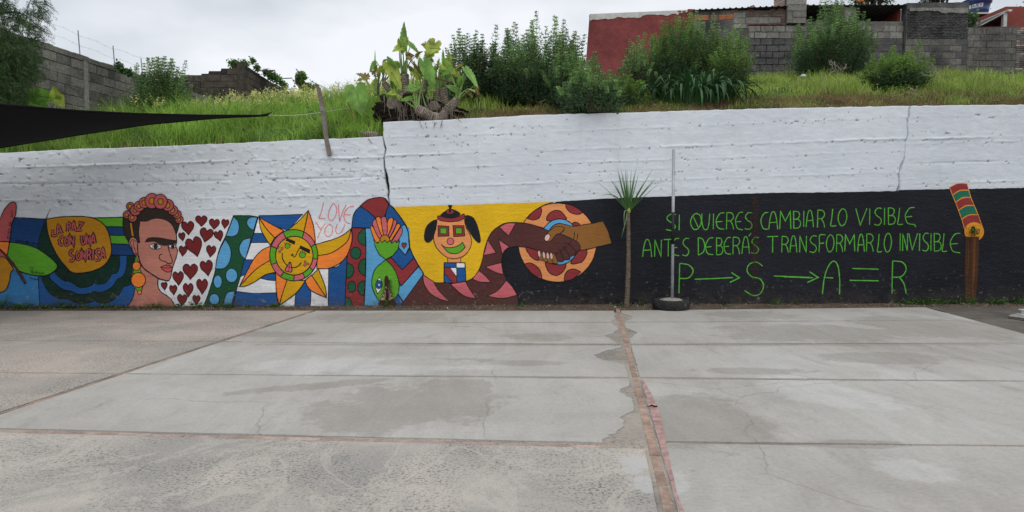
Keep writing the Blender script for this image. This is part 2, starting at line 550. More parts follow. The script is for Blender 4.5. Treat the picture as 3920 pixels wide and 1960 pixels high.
rt = rows([((2400, 1187), (3543, 1176)), ((2400, 1234), (3719, 1225)), ((2400, 1320), (3920, 1312)), ((2440, 1447), (3920, 1459)), ((2500, 1697), (3920, 1709))], 0, 0)
bites_r = [(gp(2400, 1215).x, gp(2400, 1215).y, 0.45, 0.16), (gp(2400, 1275).x, gp(2400, 1275).y, 0.45, 0.12)]
XR = lambda y: max(Rx(y), 1.0) if True else 0
for i in range(4):
    f0, f1 = rt[i], rt[i + 1]
    yb_, yt_ = cross(f1, br).y, cross(f0, br).y
    slab([cross(f1, Rx), cross(f0, Rx)] + edge_line(br, bites_r, 1, yt_ - .04, yb_ + .04), M_SCREED, 0.0, seed=10 + i, amp=0.011)
c0, c1 = cross(rt[4], br), cross(rt[4], Rx)
f4 = lambda x: rt[4](x) - 2.05
f5 = lambda x: rt[4](x) - 4.1
slab([cross(f4, br), cross(f4, Rx), c1, c0], M_SCREED, 0.0, seed=20, amp=0.012)
slab([cross(f5, br), cross(f5, Rx), cross(f4, Rx), cross(f4, br)], M_SCREED, 0.0, seed=21, amp=0.012)
# left strip
lf = rows([((0, 1190), (1214, 1189)), ((300, 1234), (1063, 1233)), ((0, 1304), (862, 1308)), ((0, 1427), (480, 1431)), ((-700, 1640), (0, 1650))], 0, 0)
LL = lambda y: -15.0
Lm = lambda y: Lx(y) - 0.045
for i in range(4):
    f0, f1 = lf[i], lf[i + 1]
    slab([cross(f1, LL), cross(f1, Lm), cross(f0, Lm), cross(f0, LL)], M_BEIGE, 0.002, seed=30 + i, amp=0.004, inset=0.012)
# rough slab in front
m4 = lambda x: mid[4](x) - 0.085
slab([Vector((-15, -7, 0)), Vector((Bx(-7) - BW - 0.02, -7, 0)), cross(m4, lambda y: Bx(y) - BW - 0.02), Vector((-15, m4(-15), 0))], M_ROUGH, 0.0, seed=40, amp=0.006)
# asphalt on the right
y_far = ywall(8) - 0.35
slab([cross(f5, lambda y: Rx(y) + 0.05), Vector((17, 3, 0)), Vector((17, y_far + 0.35, 0)), Vector((Rx(y_far) + 0.05, y_far, 0))], M_ASPH, -0.006, seed=41, amp=0.01, name='asphalt_apron')

# dirt strip along the foot of the wall
def strip():
    nx, ny = 700, 14
    us = np.linspace(-3, 24, nx); ts = np.linspace(0, 1, ny)
    U, T = np.meshgrid(us, ts)
    front = 0.62 + 0.05 * fbm(us * 1.5, 0, 3)
    X = WP0.x + WDIR.x * U + WNRM.x * (T * 0.9 + 0.0)
    Y = WP0.y + WDIR.y * U + WNRM.y * (T * 0.9 - 0.05)
    Z = -0.03 + 0.055 * (1 - T) ** 1.3 + 0.03 * (fbm(X * 7, Y * 7, 4) - 0.5) * (1 - T * 0.6)
    V = np.stack([X, Y, Z], -1).reshape(-1, 3)
    i = np.arange(nx * ny).reshape(ny, nx)
    F = np.stack([i[:-1, :-1], i[1:, :-1], i[1:, 1:], i[:-1, 1:]], -1).reshape(-1, 4)
    o = obj('dirt_verge', mesh_np('dirt_verge', V, F, M_EARTH, True)); tag(o, kind='structure')
strip()

# divider bricks
M_BRICK = mottled('worn_brick', (0.335, 0.235, 0.185, 1), 0.35, 6, 0.9, 0.5, 60, 0.006, objr=0.12)
M_BRICKP = mottled('pale_brick', (0.38, 0.285, 0.245, 1), 0.3, 6, 0.9, 0.5, 60, 0.006, objr=0.2)
M_PINK = mottled('faded_red_line_paint', (0.38, 0.24, 0.222, 1), 0.4, 14, 0.8, 0.3)
def brick_mesh(l, w, h, seed, mat, nm='brick', c=0.006):
    r = random.Random(seed)
    j = lambda a=0.004: r.uniform(-a, a)
    vs = []
    for z, ins in ((-h, 0), (-c, 0), (0, c)):
        for sx, sy in ((-1, -1), (1, -1), (1, 1), (-1, 1)):
            vs.append((sx * (l / 2 - ins) + j(), sy * (w / 2 - ins) + j(), z + j(0.002) * (ins > 0)))
    fs = [(8, 9, 10, 11)]
    for k in (0, 4):
        for a in range(4):
            b = (a + 1) % 4
            fs.append((k + a, k + b, k + b + 4, k + a + 4))
    me = bpy.data.meshes.new(nm); me.from_pydata(vs, [], fs); me.materials.append(mat); me.update()
    return me
bm_var = [brick_mesh(0.235, 0.064, 0.06, i, M_BRICK) for i in range(4)]
ang = math.atan2(B_bot.y - B_top.y, B_bot.x - B_top.x)
y = B_top.y + 0.25
k = 0
while y > -4:
    o = obj('brick', bm_var[k % 4], pave, (Bx(y), y, -0.002 + random.uniform(-0.006, 0.002)), world=False)
    o.rotation_euler = (random.uniform(-.01, .01), random.uniform(-.01, .01), ang + random.uniform(-.03, .03) + (pi if k % 2 else 0))
    y -= 0.247; k += 1
bp_var = [brick_mesh(0.235, 0.062, 0.06, 20 + i, M_BRICKP) for i in range(3)]
x = Bx(4.7) - 0.2; k = 0
while x > -4.2:
    yy = mid[4](x) - 0.045
    dx = 0.25
    o = obj('brick', bp_var[k % 3], pave, (x, yy, -0.003 + random.uniform(-0.006, 0.001)), world=False)
    sl_ = (mid[4](x + 1) - mid[4](x))
    o.rotation_euler = (0, 0, math.atan(sl_) + random.uniform(-.02, .02))
    x -= dx; k += 1
# thin orange brick fillets in the left strip joints
M_FIL = mottled('joint_brick', (0.33, 0.235, 0.18, 1), 0.4, 5, 0.9, 0.4)
for f, xs in ((lf[2], (-8, -3.4)), (lf[3], (-8, -4.0)), (lf[1], (-6.5, -4.5))):
    m = MB(); x = xs[0]
    while x < xs[1]:
        x2 = x + random.uniform(0.25, 0.6)
        if random.random() < 0.85:
            m.hexa([(x, f(x) - .012, -.02), (x2, f(x2) - .014, -.02), (x2, f(x2) + .012, -.02), (x, f(x) + .012, -.02),
                    (x, f(x) - .012, .0035), (x2, f(x2) - .014, .0035), (x2, f(x2) + .012, .0035), (x, f(x) + .012, .0035)])
        x = x2 + 0.01
    m.build('joint_filler', M_FIL, pave)
# orange filler along line L
m = MB(); y = L_top.y
while y > 3.3:
    y2 = y - random.uniform(0.2, 0.5)
    if random.random() < 0.8:
        w = random.uniform(0.008, 0.02)
        m.hexa([(Lx(y2) - .024 - w, y2, -.02), (Lx(y2) - .024 + w, y2, -.02), (Lx(y) - .024 + w, y, -.02), (Lx(y) - .024 - w, y, -.02),
                (Lx(y2) - .024 - w, y2, -.001), (Lx(y2) - .024 + w, y2, -.001), (Lx(y) - .024 + w, y, -.001), (Lx(y) - .024 - w, y, -.001)])
    y = y2
m.build('joint_filler', M_FIL, pave)
# faded pink painted line beside the bricks (worn sheet on the slab)
def pink():
    pts = []
    ys = np.arange(gp(2430, 1455).y, 1.6, -0.05)
    vs, fs = [], []
    for i, y in enumerate(ys):
        wob = float(fbm(y * 3, 1, 9)) * 0.03
        x0 = Bx(y) + BW + 0.004 + 0.012 * float(fbm(y * 9, 2, 4))
        w_ = min(1, .1 + (7.0 - y)) * (0.012 + 0.05 * max(0, 1 - abs((y - 5.3) / 1.5)) + wob * .6) if y < 7 else .004
        vs += [(x0 + 0.006, y, 0.003), (x0 + 0.006 + w_, y, 0.003)]
        if i: fs.append((2 * i - 2, 2 * i, 2 * i + 1, 2 * i - 1))
    me = bpy.data.meshes.new('painted_line'); me.from_pydata(vs, [], fs); me.materials.append(M_PINK); me.update()
    obj('painted_line', me, pave)
pink()
# gravel and grit on the verge (nobody could count it)
def grit():
    n = 5200
    u = RNG.uniform(-1, 23, n); t = RNG.beta(1.3, 1.6, n) * 0.6 + 0.02
    s = RNG.uniform(0.003, 0.011, n) * (1 + 1.2 * (RNG.random(n) > 0.96))
    X = WP0.x + WDIR.x * u + WNRM.x * t; Y = WP0.y + WDIR.y * u + WNRM.y * (t - .05)
    Z = -0.03 + 0.055 * (1 - t / 0.9) ** 1.3 + 0.004
    V = np.zeros((n, 5, 3)); a = RNG.uniform(0, 6.28, n)
    for k in range(4):
        q = a + k * pi / 2
        rr = s * RNG.uniform(0.6, 1.2, n)
        V[:, k] = np.stack([X + np.cos(q) * rr, Y + np.sin(q) * rr, Z - 0.003], -1)
    V[:, 4] = np.stack([X, Y, Z + s * 0.8], -1)
    b = np.arange(n)[:, None] * 5
    F = np.concatenate([b + np.array([[k, (k + 1) % 4, 4]]) for k in range(4)])
    t_ = NT('gravel')
    c = t_.ramp(t_.geo.outputs['Random Per Island'], [(0, (0.05, 0.035, 0.025, 1)), (0.6, (0.17, 0.13, 0.10, 1)), (0.93, (0.3, 0.27, 0.24, 1)), (1, (0.55, 0.52, 0.48, 1))])
    o = obj('gravel', mesh_np('gravel', V.reshape(-1, 3), F, t_.done(c, 0.9)))
    tag(o, 'brown grit and small stones along the foot of the painted wall', 'gravel', kind='stuff')
grit()

# ================================================================== RETAINING WALL
wall = thing('retaining_wall', 'long board marked concrete retaining wall, white above and covered by a painted mural below', 'wall', WP0)

def topline(pts):
    us = [W(*p) for p in pts]
    xs = [p[0] for p in us]; vs = [p[1] for p in us]
    def f(u):
        u = np.asarray(u, float)
        r = np.interp(u, xs, vs)
        k0 = (vs[1] - vs[0]) / (xs[1] - xs[0]); k1 = (vs[-1] - vs[-2]) / (xs[-1] - xs[-2])
        r = np.where(u < xs[0], vs[0] + (u - xs[0]) * k0, r)
        return np.where(u > xs[-1], vs[-1] + (u - xs[-1]) * k1, r)
    return f
top_low = topline([(0, 586), (300, 571), (700, 557), (1060, 541), (1462, 524)])
top_high = topline([(1462, 468), (1740, 458), (2060, 440), (2500, 428), (2900, 416), (3476, 405), (3920, 401)])
crackA = [(1464, 466), (1466, 530), (1476, 572), (1470, 602), (1472, 645), (1479, 690), (1486, 730), (1485, 752), (1490, 790), (1488, 900), (1484, 1060), (1483, 1190)]
crackB = [(3484, 400), (3480, 440), (3474, 455), (3473, 480), (3477, 515), (3466, 550), (3462, 610), (3450, 640), (3441, 670), (3444, 700), (3438, 735), (3434, 820), (3436, 1190)]
def crackfun(c):
    q = [W(*p) for p in c]; q = sorted(q, key=lambda p: p[1])
    vs = [p[1] for p in q]; us = [p[0] for p in q]
    return lambda v: np.interp(v, vs, us)
cA, cB = crackfun(crackA), crackfun(crackB)
U_STEP = W(1464, 468)[0]
def gapw(v, s):
    return 0.008 * (s in (3, 7)) * (vn(v * 9, 3, 4) > .35) + 0.022 * np.exp(-((v - 2.18) / .22) ** 2) * (s in (2, 6)) + 0.012 * np.exp(-((v - 2.75) / .2) ** 2) * (s in (2, 6)) + 0.004 + 0.028 * np.clip(fbm(v * 3.2, 0, s, 3) - 0.42, 0, 1) / 0.4 + 0.006 * (vn(v * 30, 0, s + 2) - .5)

# board joints: (px line, strength, width, which section)
RL = [  # left section
    [(0, 642), (690, 623), (1000, 614), (1470, 602), 0.020, 0.016], [(0, 705), (690, 694), (1000, 688), (1470, 676), -0.016, 0.014],
    [(0, 767), (690, 760), (1000, 755), (1470, 745), 0.010, 0.013], [(690, 667), (1000, 660), (1200, 655), (1460, 650), 0.004, 0.008]]
RH = [  # tall section
    [(1480, 596), (2000, 577), (2700, 557), (3470, 530), 0.016, 0.015], [(1485, 649), (2000, 629), (2700, 606), (3470, 577), 0.009, 0.010],
    [(1485, 718), (2000, 702), (2560, 688), (3450, 660), 0.010, 0.011], [(1490, 524), (2000, 509), (2700, 480), (3470, 447), 0.007, 0.010],
    [(1490, 757), (2000, 745), (2700, 722), (3440, 715), 0.004, 0.010], [(2100, 665), (2500, 654), (2900, 645), (3440, 640), -0.006, 0.010],
    [(1500, 490), (1750, 485), (1960, 483), (2200, 478), 0.003, 0.006], [(1500, 556), (1725, 549), (1800, 548), (1900, 547), 0.004, 0.006]]
RR = [  # right section
    [(3470, 534), (3600, 530), (3750, 526), (3920, 522), 0.018, 0.016], [(3470, 552), (3600, 547), (3750, 543), (3920, 540), 0.009, 0.008],
    [(3440, 630), (3600, 624), (3750, 620), (3920, 617), -0.014, 0.010], [(3440, 702), (3600, 700), (3750, 697), (3920, 692), 0.008, 0.012],
    [(3470, 447), (3600, 445), (3750, 443), (3920, 441), 0.005, 0.008], [(3470, 512), (3600, 510), (3750, 508), (3920, 505), 0.004, 0.006]]
MURAL_TOP = topline([(0, 768), (66, 768), (80, 800), (468, 800), (474, 733), (706, 733), (716, 800), (1165, 792), (1180, 772), (1340, 770), (1346, 746), (1486, 744), (1500, 783), (2140, 766), (2460, 752), (3100, 732), (3441, 722), (3620, 718), (3630, 696), (3706, 692), (3716, 714), (3920, 712)])

def wall_material():
    t = NT('white_limewash_concrete')
    xyz = t.sepz()
    base = t.ramp(t.noise(0.55, 5, 0.6, sc=(1, 1, 1.6)), [(0.3, (0.66, 0.705, 0.755, 1)), (0.7, (0.765, 0.81, 0.86, 1))])
    a = t.ramp(t.noise(5, 7, 0.65, sc=(1, 1, 3.0)), [(0.3, 0.90), (0.7, 1.05)])
    col = t.mix(1.0, base, a, 'MULTIPLY')
    yw = t.ramp(t.noise(1.9, 6, 0.6), [(0.55, 0.0), (0.78, 1.0)])
    col = t.mix(t.math('MULTIPLY', yw, 0.25), col, (0.60, 0.57, 0.53, 1))
    at_ = t.N.new('ShaderNodeAttribute'); at_.attribute_name = 'pit'
    col = t.mix(at_.outputs['Fac'], col, (0.105, 0.092, 0.08, 1))
    run = t.ramp(t.noise(4.5, 5, 0.65, sc=(1, 1, 0.12)), [(0.60, 0.0), (0.75, 1.0)])
    col = t.mix(t.math('MULTIPLY', run, 0.16), col, (0.42, 0.40, 0.37, 1))
    n = t.bump(t.noise(14, 6, 0.65, sc=(1, 1, 2.2)), 0.25, 0.02)
    n = t.bump(t.noise(75, 4, 0.6), 0.45, 0.004, n)
    return t.done(col, 0.75, n, 0.2)
M_WALL = wall_material()

def section(name, lo, hi, top, ridges, seed, du=0.014, nv=210):
    umid0 = lo(1.0) if callable(lo) else lo
    umid1 = hi(1.0) if callable(hi) else hi
    nu = int((umid1 - umid0) / du)
    tt = np.linspace(0, 1, nv)
    ss = np.linspace(0, 1, nu)
    S, T = np.meshgrid(ss, tt)
    tu = umid0 + (umid1 - umid0) * S
    V = T * (top(tu) + 0.012 * (vn(tu * 9, 0, seed) - .5)) - 0.05 * (1 - T)
    u0 = lo(V) + gapw(V, seed) if callable(lo) else np.full_like(V, lo)
    u1 = hi(V) - gapw(V, seed + 5) if callable(hi) else np.full_like(V, hi)
    U = u0 + (u1 - u0) * S
    inm = V < (MURAL_TOP(U) - 0.02)
    D = 0.006 * (fbm(U * 1.1, V * 6, seed, 3) - .5) + 0.004 * (fbm(U * 12, V * 30, seed + 1, 3) - .5)
    pitm = np.zeros_like(D)
    lines = []
    for r in ridges:
        q = [W(*p) for p in r[:4]]
        amp, wd = r[4], r[5]
        lv = np.interp(U, [p[0] for p in q], [p[1] for p in q])
        if q[0][0] > umid0 + 1.0: fade = np.clip((U - q[0][0]) * 4, 0, 1)
        else: fade = 1
        if q[-1][0] < umid1 - 1.0: fade = fade * np.clip((q[-1][0] - U) * 4, 0, 1)
        lv = lv + 0.018 * (fbm(U * 1.6, lv * 0 + amp * 100, seed + 3, 3) - .5)
        e = (fbm(U * 9, 0 * U + amp * 999, seed + 4, 4) - .5)
        d = V - lv - 0.022 * e
        g = np.exp(-(d / wd) ** 2)
        mod = np.clip(3.4 * fbm(U * 1.7, U * 0 + wd * 500, seed + 6, 4) - .85, .08, 1.8)
        D = D + fade * (1.1 if seed == 1 else 0.75) * amp * mod * g
        # the board below sits slightly back / proud of the one above
        D = D + fade * 0.10 * amp * (1 / (1 + np.exp(-d / 0.006)) - 0.5)
        lines.append((lv, fade))
        # honeycombed pits under the joint
        near = np.exp(-((V - lv + 0.02) / 0.05) ** 2) * fade
        p = np.clip((fbm(U * 19, V * 36, seed + 11, 3) - ((0.84 if seed > 1 else 0.805) - 0.09 * near)) / 0.03, 0, 1) * np.clip(near * 2, 0, 1)
        pitm = np.maximum(pitm, p)
    p2 = np.clip((fbm(U * 12, V * 27, seed + 21, 4) - (0.85 if seed > 1 else 0.79)) / 0.03, 0, 1)
    pitm = np.maximum(pitm, p2)
    D = D - 0.018 * pitm
    if seed == 1:   # trowelled lumps on the old left section
        D = D + 0.010 * np.clip((fbm(U * 9, V * 12, 31, 3) - .60) / .15, 0, 1)
    D = np.where(inm, np.minimum(D, 0) * 0.6 - 0.003, D)
    P = (np.array(WP0)[None, None] + U[..., None] * np.array(WDIR) + V[..., None] * np.array((0, 0, 1)) + D[..., None] * np.array(WNRM))
    n0 = P.reshape(-1, 3)
    idx = np.arange(nu * nv).reshape(nv, nu)
    F = np.stack([idx[:-1, :-1], idx[:-1, 1:], idx[1:, 1:], idx[1:, :-1]], -1).reshape(-1, 4)
    # return edges: top and both sides go back 0.28 m
    back = -0.28 * np.array(WNRM)
    top_i = idx[-1]; l_i = idx[:, 0]; r_i = idx[:, -1]
    extra = []; faces = []
    base = len(n0)
    for arr, flip in ((top_i, False), (l_i, False), (r_i, True)):
        k = len(arr); extra.append(n0[arr] + back)
        b = base + np.arange(k)
        a0, a1, b0, b1 = arr[:-1], arr[1:], b[:-1], b[1:]
        faces.append(np.stack([a0, b0, b1, a1] if flip else [a0, a1, b1, b0], -1)); base += k
    Vv = np.concatenate([n0] + extra)
    me = mesh_np(name, Vv, np.concatenate([F] + faces), M_WALL, True)
    att = me.attributes.new('pit', 'FLOAT', 'POINT')
    pa = np.zeros(len(Vv), np.float32); pa[:len(n0)] = (pitm * np.where(inm, 0.0, 0.65)).ravel()
    att.data.foreach_set('value', pa)
    return obj('wall_section', me, wall)

section('wall_section', -2.2, cA, top_low, RL, 1)
section('wall_section', cA, cB, top_high, RH, 2)
section('wall_section', cB, W(3920, 900)[0] + 2.2, top_high, RR, 3)

# ------------------------------------------------------------------ mural: paint laid on the wall, motif by motif
PAL = dict(
    yellow=(205, 163, 28), yel_shaded=(170, 118, 26), sunyel=(190, 145, 20), orange=(218, 120, 48), pink=(184, 92, 100), pink2=(168, 80, 82),  # second yellow is the same paint with the left side's shade in its colour
    green=(84, 148, 38), dgreen=(16, 44, 34), mgreen=(26, 72, 46), cgreen=(30, 82, 58), blue=(28, 76, 132), dblue=(24, 58, 104), lblue=(84, 148, 190),
    lblue2=(50, 110, 158), white=(206, 206, 208), maroon=(78, 44, 42), dred=(128, 46, 48), black=(25, 26, 32), line=(24, 22, 25),
    skin=(172, 112, 98), hair=(46, 38, 32), tan=(204, 134, 82), arm=(128, 86, 42), heart=(108, 34, 36), love=(208, 98, 98),
    text=(80, 158, 52), rust=(66, 44, 28), nail=(205, 165, 155), rim=(196, 130, 40), brown=(58, 34, 24), teeth=(190, 165, 130), lip=(176, 78, 78),
    dfoot=(30, 96, 76), drip=(104, 62, 34))
PMAT = {}
def pm(k):
    if k not in PMAT:
        PMAT[k] = paint('paint_' + k, PAL[k], 0.26 if k in ('black', 'dgreen') else 0.11, 0.5 if k == 'black' else 0.62, 0.3 if k == 'text' else 0.0)
    return PMAT[k]

def catmull(P, closed, sub=6):
    """P: (x, y[, 1]) with 1 marking a corner"""
    n = len(P)
    pts = [(p[0], p[1]) for p in P]
    cor = [len(p) > 2 for p in P]
    out = []
    rng = range(n) if closed else range(n - 1)
    for i in rng:
        p1, p2 = pts[i], pts[(i + 1) % n]
        if cor[i] or (not closed and i == 0): p0 = p1
        else: p0 = pts[(i - 1) % n]
        if cor[(i + 1) % n] or (not closed and i == n - 2): p3 = p2
        else: p3 = pts[(i + 2) % n]
        for k in range(sub):
            t = k / sub
            q = []
            for a in (0, 1):
                m1 = (p2[a] - p0[a]) * 0.5; m2 = (p3[a] - p1[a]) * 0.5
                q.append((2 * t ** 3 - 3 * t * t + 1) * p1[a] + (t ** 3 - 2 * t * t + t) * m1 + (-2 * t ** 3 + 3 * t * t) * p2[a] + (t ** 3 - t * t) * m2)
            out.append(tuple(q))
    if not closed: out.append(pts[-1])
    return out

STEP = 0.00013
class Motif:
    def __init__(s, name, frame, base=0.002, label=None):
        s.name = name; s.fr = frame; s.n = base; s.v = []; s.f = []; s.mi = []; s.mats = []; s.label = label
    def P(s, p):
        ox, oy, k = s.fr
        return (ox + p[0] * k, oy + p[1] * k)
    def _put(s, polys, key, keep=False):
        if key not in s.mats: s.mats.append(key)
        m = s.mats.index(key)
        for poly in polys:
            b = len(s.v)
            for p in poly:
                u, v = W(*p)
                s.v.append(tuple(wpos(u, max(v, -0.02), s.n)))
            s.f.append(tuple(range(b, b + len(poly)))); s.mi.append(m)
        if not keep: s.n += STEP
    def fill(s, key, pts, smooth=True, raw=False):
        q = pts if raw else [((*s.P(p), 1) if len(p) > 2 else s.P(p)) for p in pts]
        q = catmull(q, True) if smooth else [(p[0], p[1]) for p in q]
        # tiny hand-painted wobble is in the points themselves; drop duplicates
        r = [q[0]]
        for p in q[1:]:
            if abs(p[0] - r[-1][0]) + abs(p[1] - r[-1][1]) > 0.05: r.append(p)
        s._put([r], key)
        return q
    def line(s, pts, w=9, key='line', closed=False, smooth=True, taper=False, raw=False):
        ox, oy, k = s.fr
        q = pts if raw else [((*s.P(p), 1) if len(p) > 2 else s.P(p)) for p in pts]
        q = catmull(q, closed) if smooth else [(p[0], p[1]) for p in q]
        w = w * k
        n = len(q)
        if n < 2: return
        L, R = [], []
        for i in range(n):
            if closed: a, b, c = q[(i - 1) % n], q[i], q[(i + 1) % n]
            else: a, b, c = q[max(i - 1, 0)], q[i], q[min(i + 1, n - 1)]
            d1 = Vector((b[0] - a[0], b[1] - a[1])); d2 = Vector((c[0] - b[0], c[1] - b[1]))
            if d1.length < 1e-6: d1 = d2
            if d2.length < 1e-6: d2 = d1
            if d1.length < 1e-6: continue
            d1.normalize(); d2.normalize()
            t = d1 + d2
            if t.length < 0.3: t = d1
            t.normalize()
            nn = Vector((-t.y, t.x)); m = 1 / max(0.45, nn.dot(Vector((-d1.y, d1.x))))
            ww = w * 0.5 * m * (0.80 + 0.40 * random.random())
            if taper:
                f = i / (n - 1)
                ww *= taper(f) if callable(taper) else 1 - f * 0.8
            L.append((b[0] + nn.x * ww, b[1] + nn.y * ww)); R.append((b[0] - nn.x * ww, b[1] - nn.y * ww))
        polys = []
        m = len(L)
        for i in range(m if closed else m - 1):
            j = (i + 1) % m
            polys.append([L[i], L[j], R[j], R[i]])
        s._put(polys, key)
    def shape(s, key, pts, w=9, smooth=True, line='line'):
        s.fill(key, pts, smooth)
        if w: s.line(pts, w, line, True, smooth)
    def ell(s, key, cx, cy, rx, ry=None, w=9, rot=0, a0=0, a1=360, line='line'):
        ry = ry or rx
        n = 20
        r = radians(rot)
        pts = []
        for i in range(n):
            a = radians(a0) + (radians(a1 - a0)) * i / (n if a1 - a0 == 360 else n - 1)
            x, y = rx * cos(a), ry * sin(a)
            pts.append((cx + x * cos(r) - y * sin(r), cy + x * sin(r) + y * cos(r)))
        if key: s.fill(key, pts, a1 - a0 == 360)
        if w: s.line(pts, w, line, True)
    def build(s):
        me = bpy.data.meshes.new(s.name)
        me.from_pydata(s.v, [], s.f)
        for k in s.mats: me.materials.append(pm(k))
        me.polygons.foreach_set('material_index', s.mi)
        # faces must look at the camera
        me.update()
        bm = bmesh.new(); bm.from_mesh(me)
        for f in bm.faces:
            if f.normal.dot(WNRM) < 0: f.normal_flip()
        bmesh.ops.triangulate(bm, faces=[f for f in bm.faces if len(f.verts) > 4])
        bm.to_mesh(me); bm.free()
        o = obj(s.name, me, wall)
        if s.label: o['label'] = s.label
        return o

R1 = (0, 700, 700 / 1734); R2 = (440, 700, 560 / 1387); R3 = (760, 740, 600 / 1680); R4 = (1240, 720, 460 / 1234)
R5 = (1500, 720, 560 / 1503); R6 = (1900, 720, 560 / 1503); R7 = (2400, 640, 700 / 1554); R8 = (3000, 640, 920 / 2043)

# --- background fields, left
m = Motif('painted_ring_pattern', R1)
m.fill('dblue', [(100, 335, 1), (440, 342, 1), (700, 330, 1), (700, 700, 1), (95, 620, 1)], False)
m.fill('blue', [(360, 860, 1), (380, 1215, 1), (1300, 1215, 1), (1300, 690, 1), (700, 600, 1), (400, 600, 1)], False)
m.fill('lblue2', [(-60, 800), (200, 830), (362, 875), (382, 1215), (-60, 1215)], False)
m.line([(362, 870), (368, 1000), (382, 1215)], 9)
m.fill('green', [(870, 330), (1200, 325), (1200, 415), (990, 415)], False)
m.fill('dblue', [(990, 415), (1200, 415), (1205, 497), (1030, 497)], False)
m.fill('green', [(1030, 497), (1205, 500), (1250, 585), (1040, 577)], False)
m.fill('dblue', [(1040, 577), (1250, 585), (1300, 688), (1040, 686)], False)
m.shape('dgreen', [(405, 870), (430, 980), (480, 1050), (560, 1095), (645, 1100, 1), (700, 1130), (790, 1142), (860, 1130), (905, 1115, 1), (960, 1140), (1040, 1130), (1120, 1070), (1168, 985, 1), (1230, 965), (1300, 920, 1), (1310, 690, 1), (1000, 686, 1), (500, 600)], 9)
m.shape('blue', [(470, 870), (530, 960), (600, 1010), (672, 1025, 1), (740, 1055), (820, 1055), (892, 1030, 1), (970, 1035), (1060, 990), (1112, 915, 1), (1170, 880), (1200, 800), (1207, 688, 1), (1000, 680, 1), (600, 700)], 9)
m.shape('dgreen', [(530, 830), (570, 900), (620, 930), (682, 942, 1), (740, 985), (800, 992), (860, 975), (892, 950, 1), (960, 960), (1020, 930), (1057, 865, 1), (1110, 850), (1135, 780), (1132, 690, 1), (1000, 680, 1), (700, 700)], 9)
m.line([(1060, 686), (1200, 688), (1300, 688)], 9); m.line([(1040, 577), (1130, 580), (1250, 585)], 9)
m.line([(1030, 497), (1120, 498), (1205, 500)], 9); m.line([(990, 415), (1100, 415), (1200, 417)], 9)
m.shape('dgreen', [(438, 345, 1), (400, 440), (370, 550), (362, 625), (375, 700, 1), (620, 900, 1), (700, 700, 1)], 8)
m.line([(100, 330), (250, 333), (440, 342), (640, 322), (760, 318), (880, 330), (1020, 330), (1180, 325)], 9)
m.build()

m = Motif('painted_speech_disc', R1, 0.0062)
m.shape('yel_shaded', [(440, 345, 1), (560, 325), (700, 318), (820, 322), (900, 340), (980, 390), (1030, 470), (1058, 600), (1050, 690), (990, 780), (880, 835), (760, 855), (690, 850), (640, 810), (560, 710), (500, 600), (455, 470)], 10)
m.line([(440, 345), (455, 300), (485, 235)], 10, taper=lambda f: 1.1 - f)
m.build()

# --- stroke lettering
G = {
 'A': [[(0, 1), (.12, .45), (.32, .08), (.5, 0), (.7, .08), (.88, .45), (1, 1)], [(.1, .62), (.9, .6)]],
 'a': [[(0, 1), (.5, 0), (1, 1)], [(.2, .65), (.8, .65)]],
 'B': [[(.05, 0), (.08, 1)], [(.05, .02), (.7, .06), (.85, .25), (.6, .44), (.1, .48)], [(.1, .48), (.75, .5), (1, .72), (.75, .95), (.08, 1)]],
 'C': [[(1, .02), (.5, .06), (.1, .35), (.08, .65), (.4, .95), (1, .97)]],
 'D': [[(.05, 0), (.05, 1)], [(.05, 0), (.7, .1), (1, .45), (.8, .82), (.05, 1)]],
 'E': [[(1, .0), (.5, .04), (.1, .35), (.05, .6), (.3, .92), (1, 1)], [(.1, .55), (.75, .52)]],
 'F': [[(1, .0), (.1, .02), (.05, .5), (.0, 1)], [(.05, .5), (.75, .48)]],
 'I': [[(.6, 0), (.4, 1)]],
 'L': [[(.35, 0), (.15, .6), (0, .98), (1, .98)]],
 'M': [[(0, 1), (.08, 0, 1), (.5, .55, 1), (.95, 0, 1), (1, 1)]],
 'N': [[(0, 1), (.03, 0, 1), (.95, 1, 1), (1, 0)]],
 'O': [[(.5, 0), (.15, .2), (0, .6), (.3, .98), (.75, .9), (1, .5), (.85, .12), (.5, 0)]],
 'P': [[(.05, 1), (.1, 0)], [(.1, 0), (.7, .05), (1, .25), (.7, .48), (.1, .5)]],
 'Q': [[(.5, 0), (.15, .2), (0, .6), (.3, .98), (.75, .9), (1, .5), (.85, .12), (.5, 0)], [(.25, .2), (.7, .85)]],
 'R': [[(.05, 1), (.1, 0)], [(.1, 0), (.75, .04), (1, .25), (.7, .47), (.1, .5)], [(.55, .5), (.85, .7), (1, 1)]],
 'S': [[(1, .03), (.45, .02), (.1, .25), (.35, .45), (.8, .6), (.95, .8), (.6, 1), (0, .95)]],
 'T': [[(0, .02), (1, 0)], [(.52, .02), (.5, 1)]],
 'U': [[(0, 0), (.03, .6), (.3, .98), (.7, .95), (.9, .6), (1, 0)]],
 'V': [[(0, 0), (.4, 1, 1), (1, 0)]],
 'X': [[(0, 0), (1, 1)], [(1, 0), (0, 1)]],
 'Y': [[(0, 0), (.5, .5)], [(1, 0), (.6, .5), (.3, 1)]],
 'Z': [[(.05, 0), (.95, .02, 1), (.05, .95, 1), (1, .97)]],
 ',': [[(0, 0), (1, 1)]], '.': [[(.3, .8), (.7, 1)]],
 '2': [[(0, .2), (.4, 0), (.9, .2), (.6, .6), (0, 1, 1), (1, 1)]], '0': [[(.5, 0), (.1, .4), (.2, .9), (.6, 1), (.95, .6), (.8, .1), (.5, 0)]],
 '1': [[(.2, .25), (.6, 0, 1), (.6, 1)]], '7': [[(0, .02), (1, 0, 1), (.4, 1)]],
}
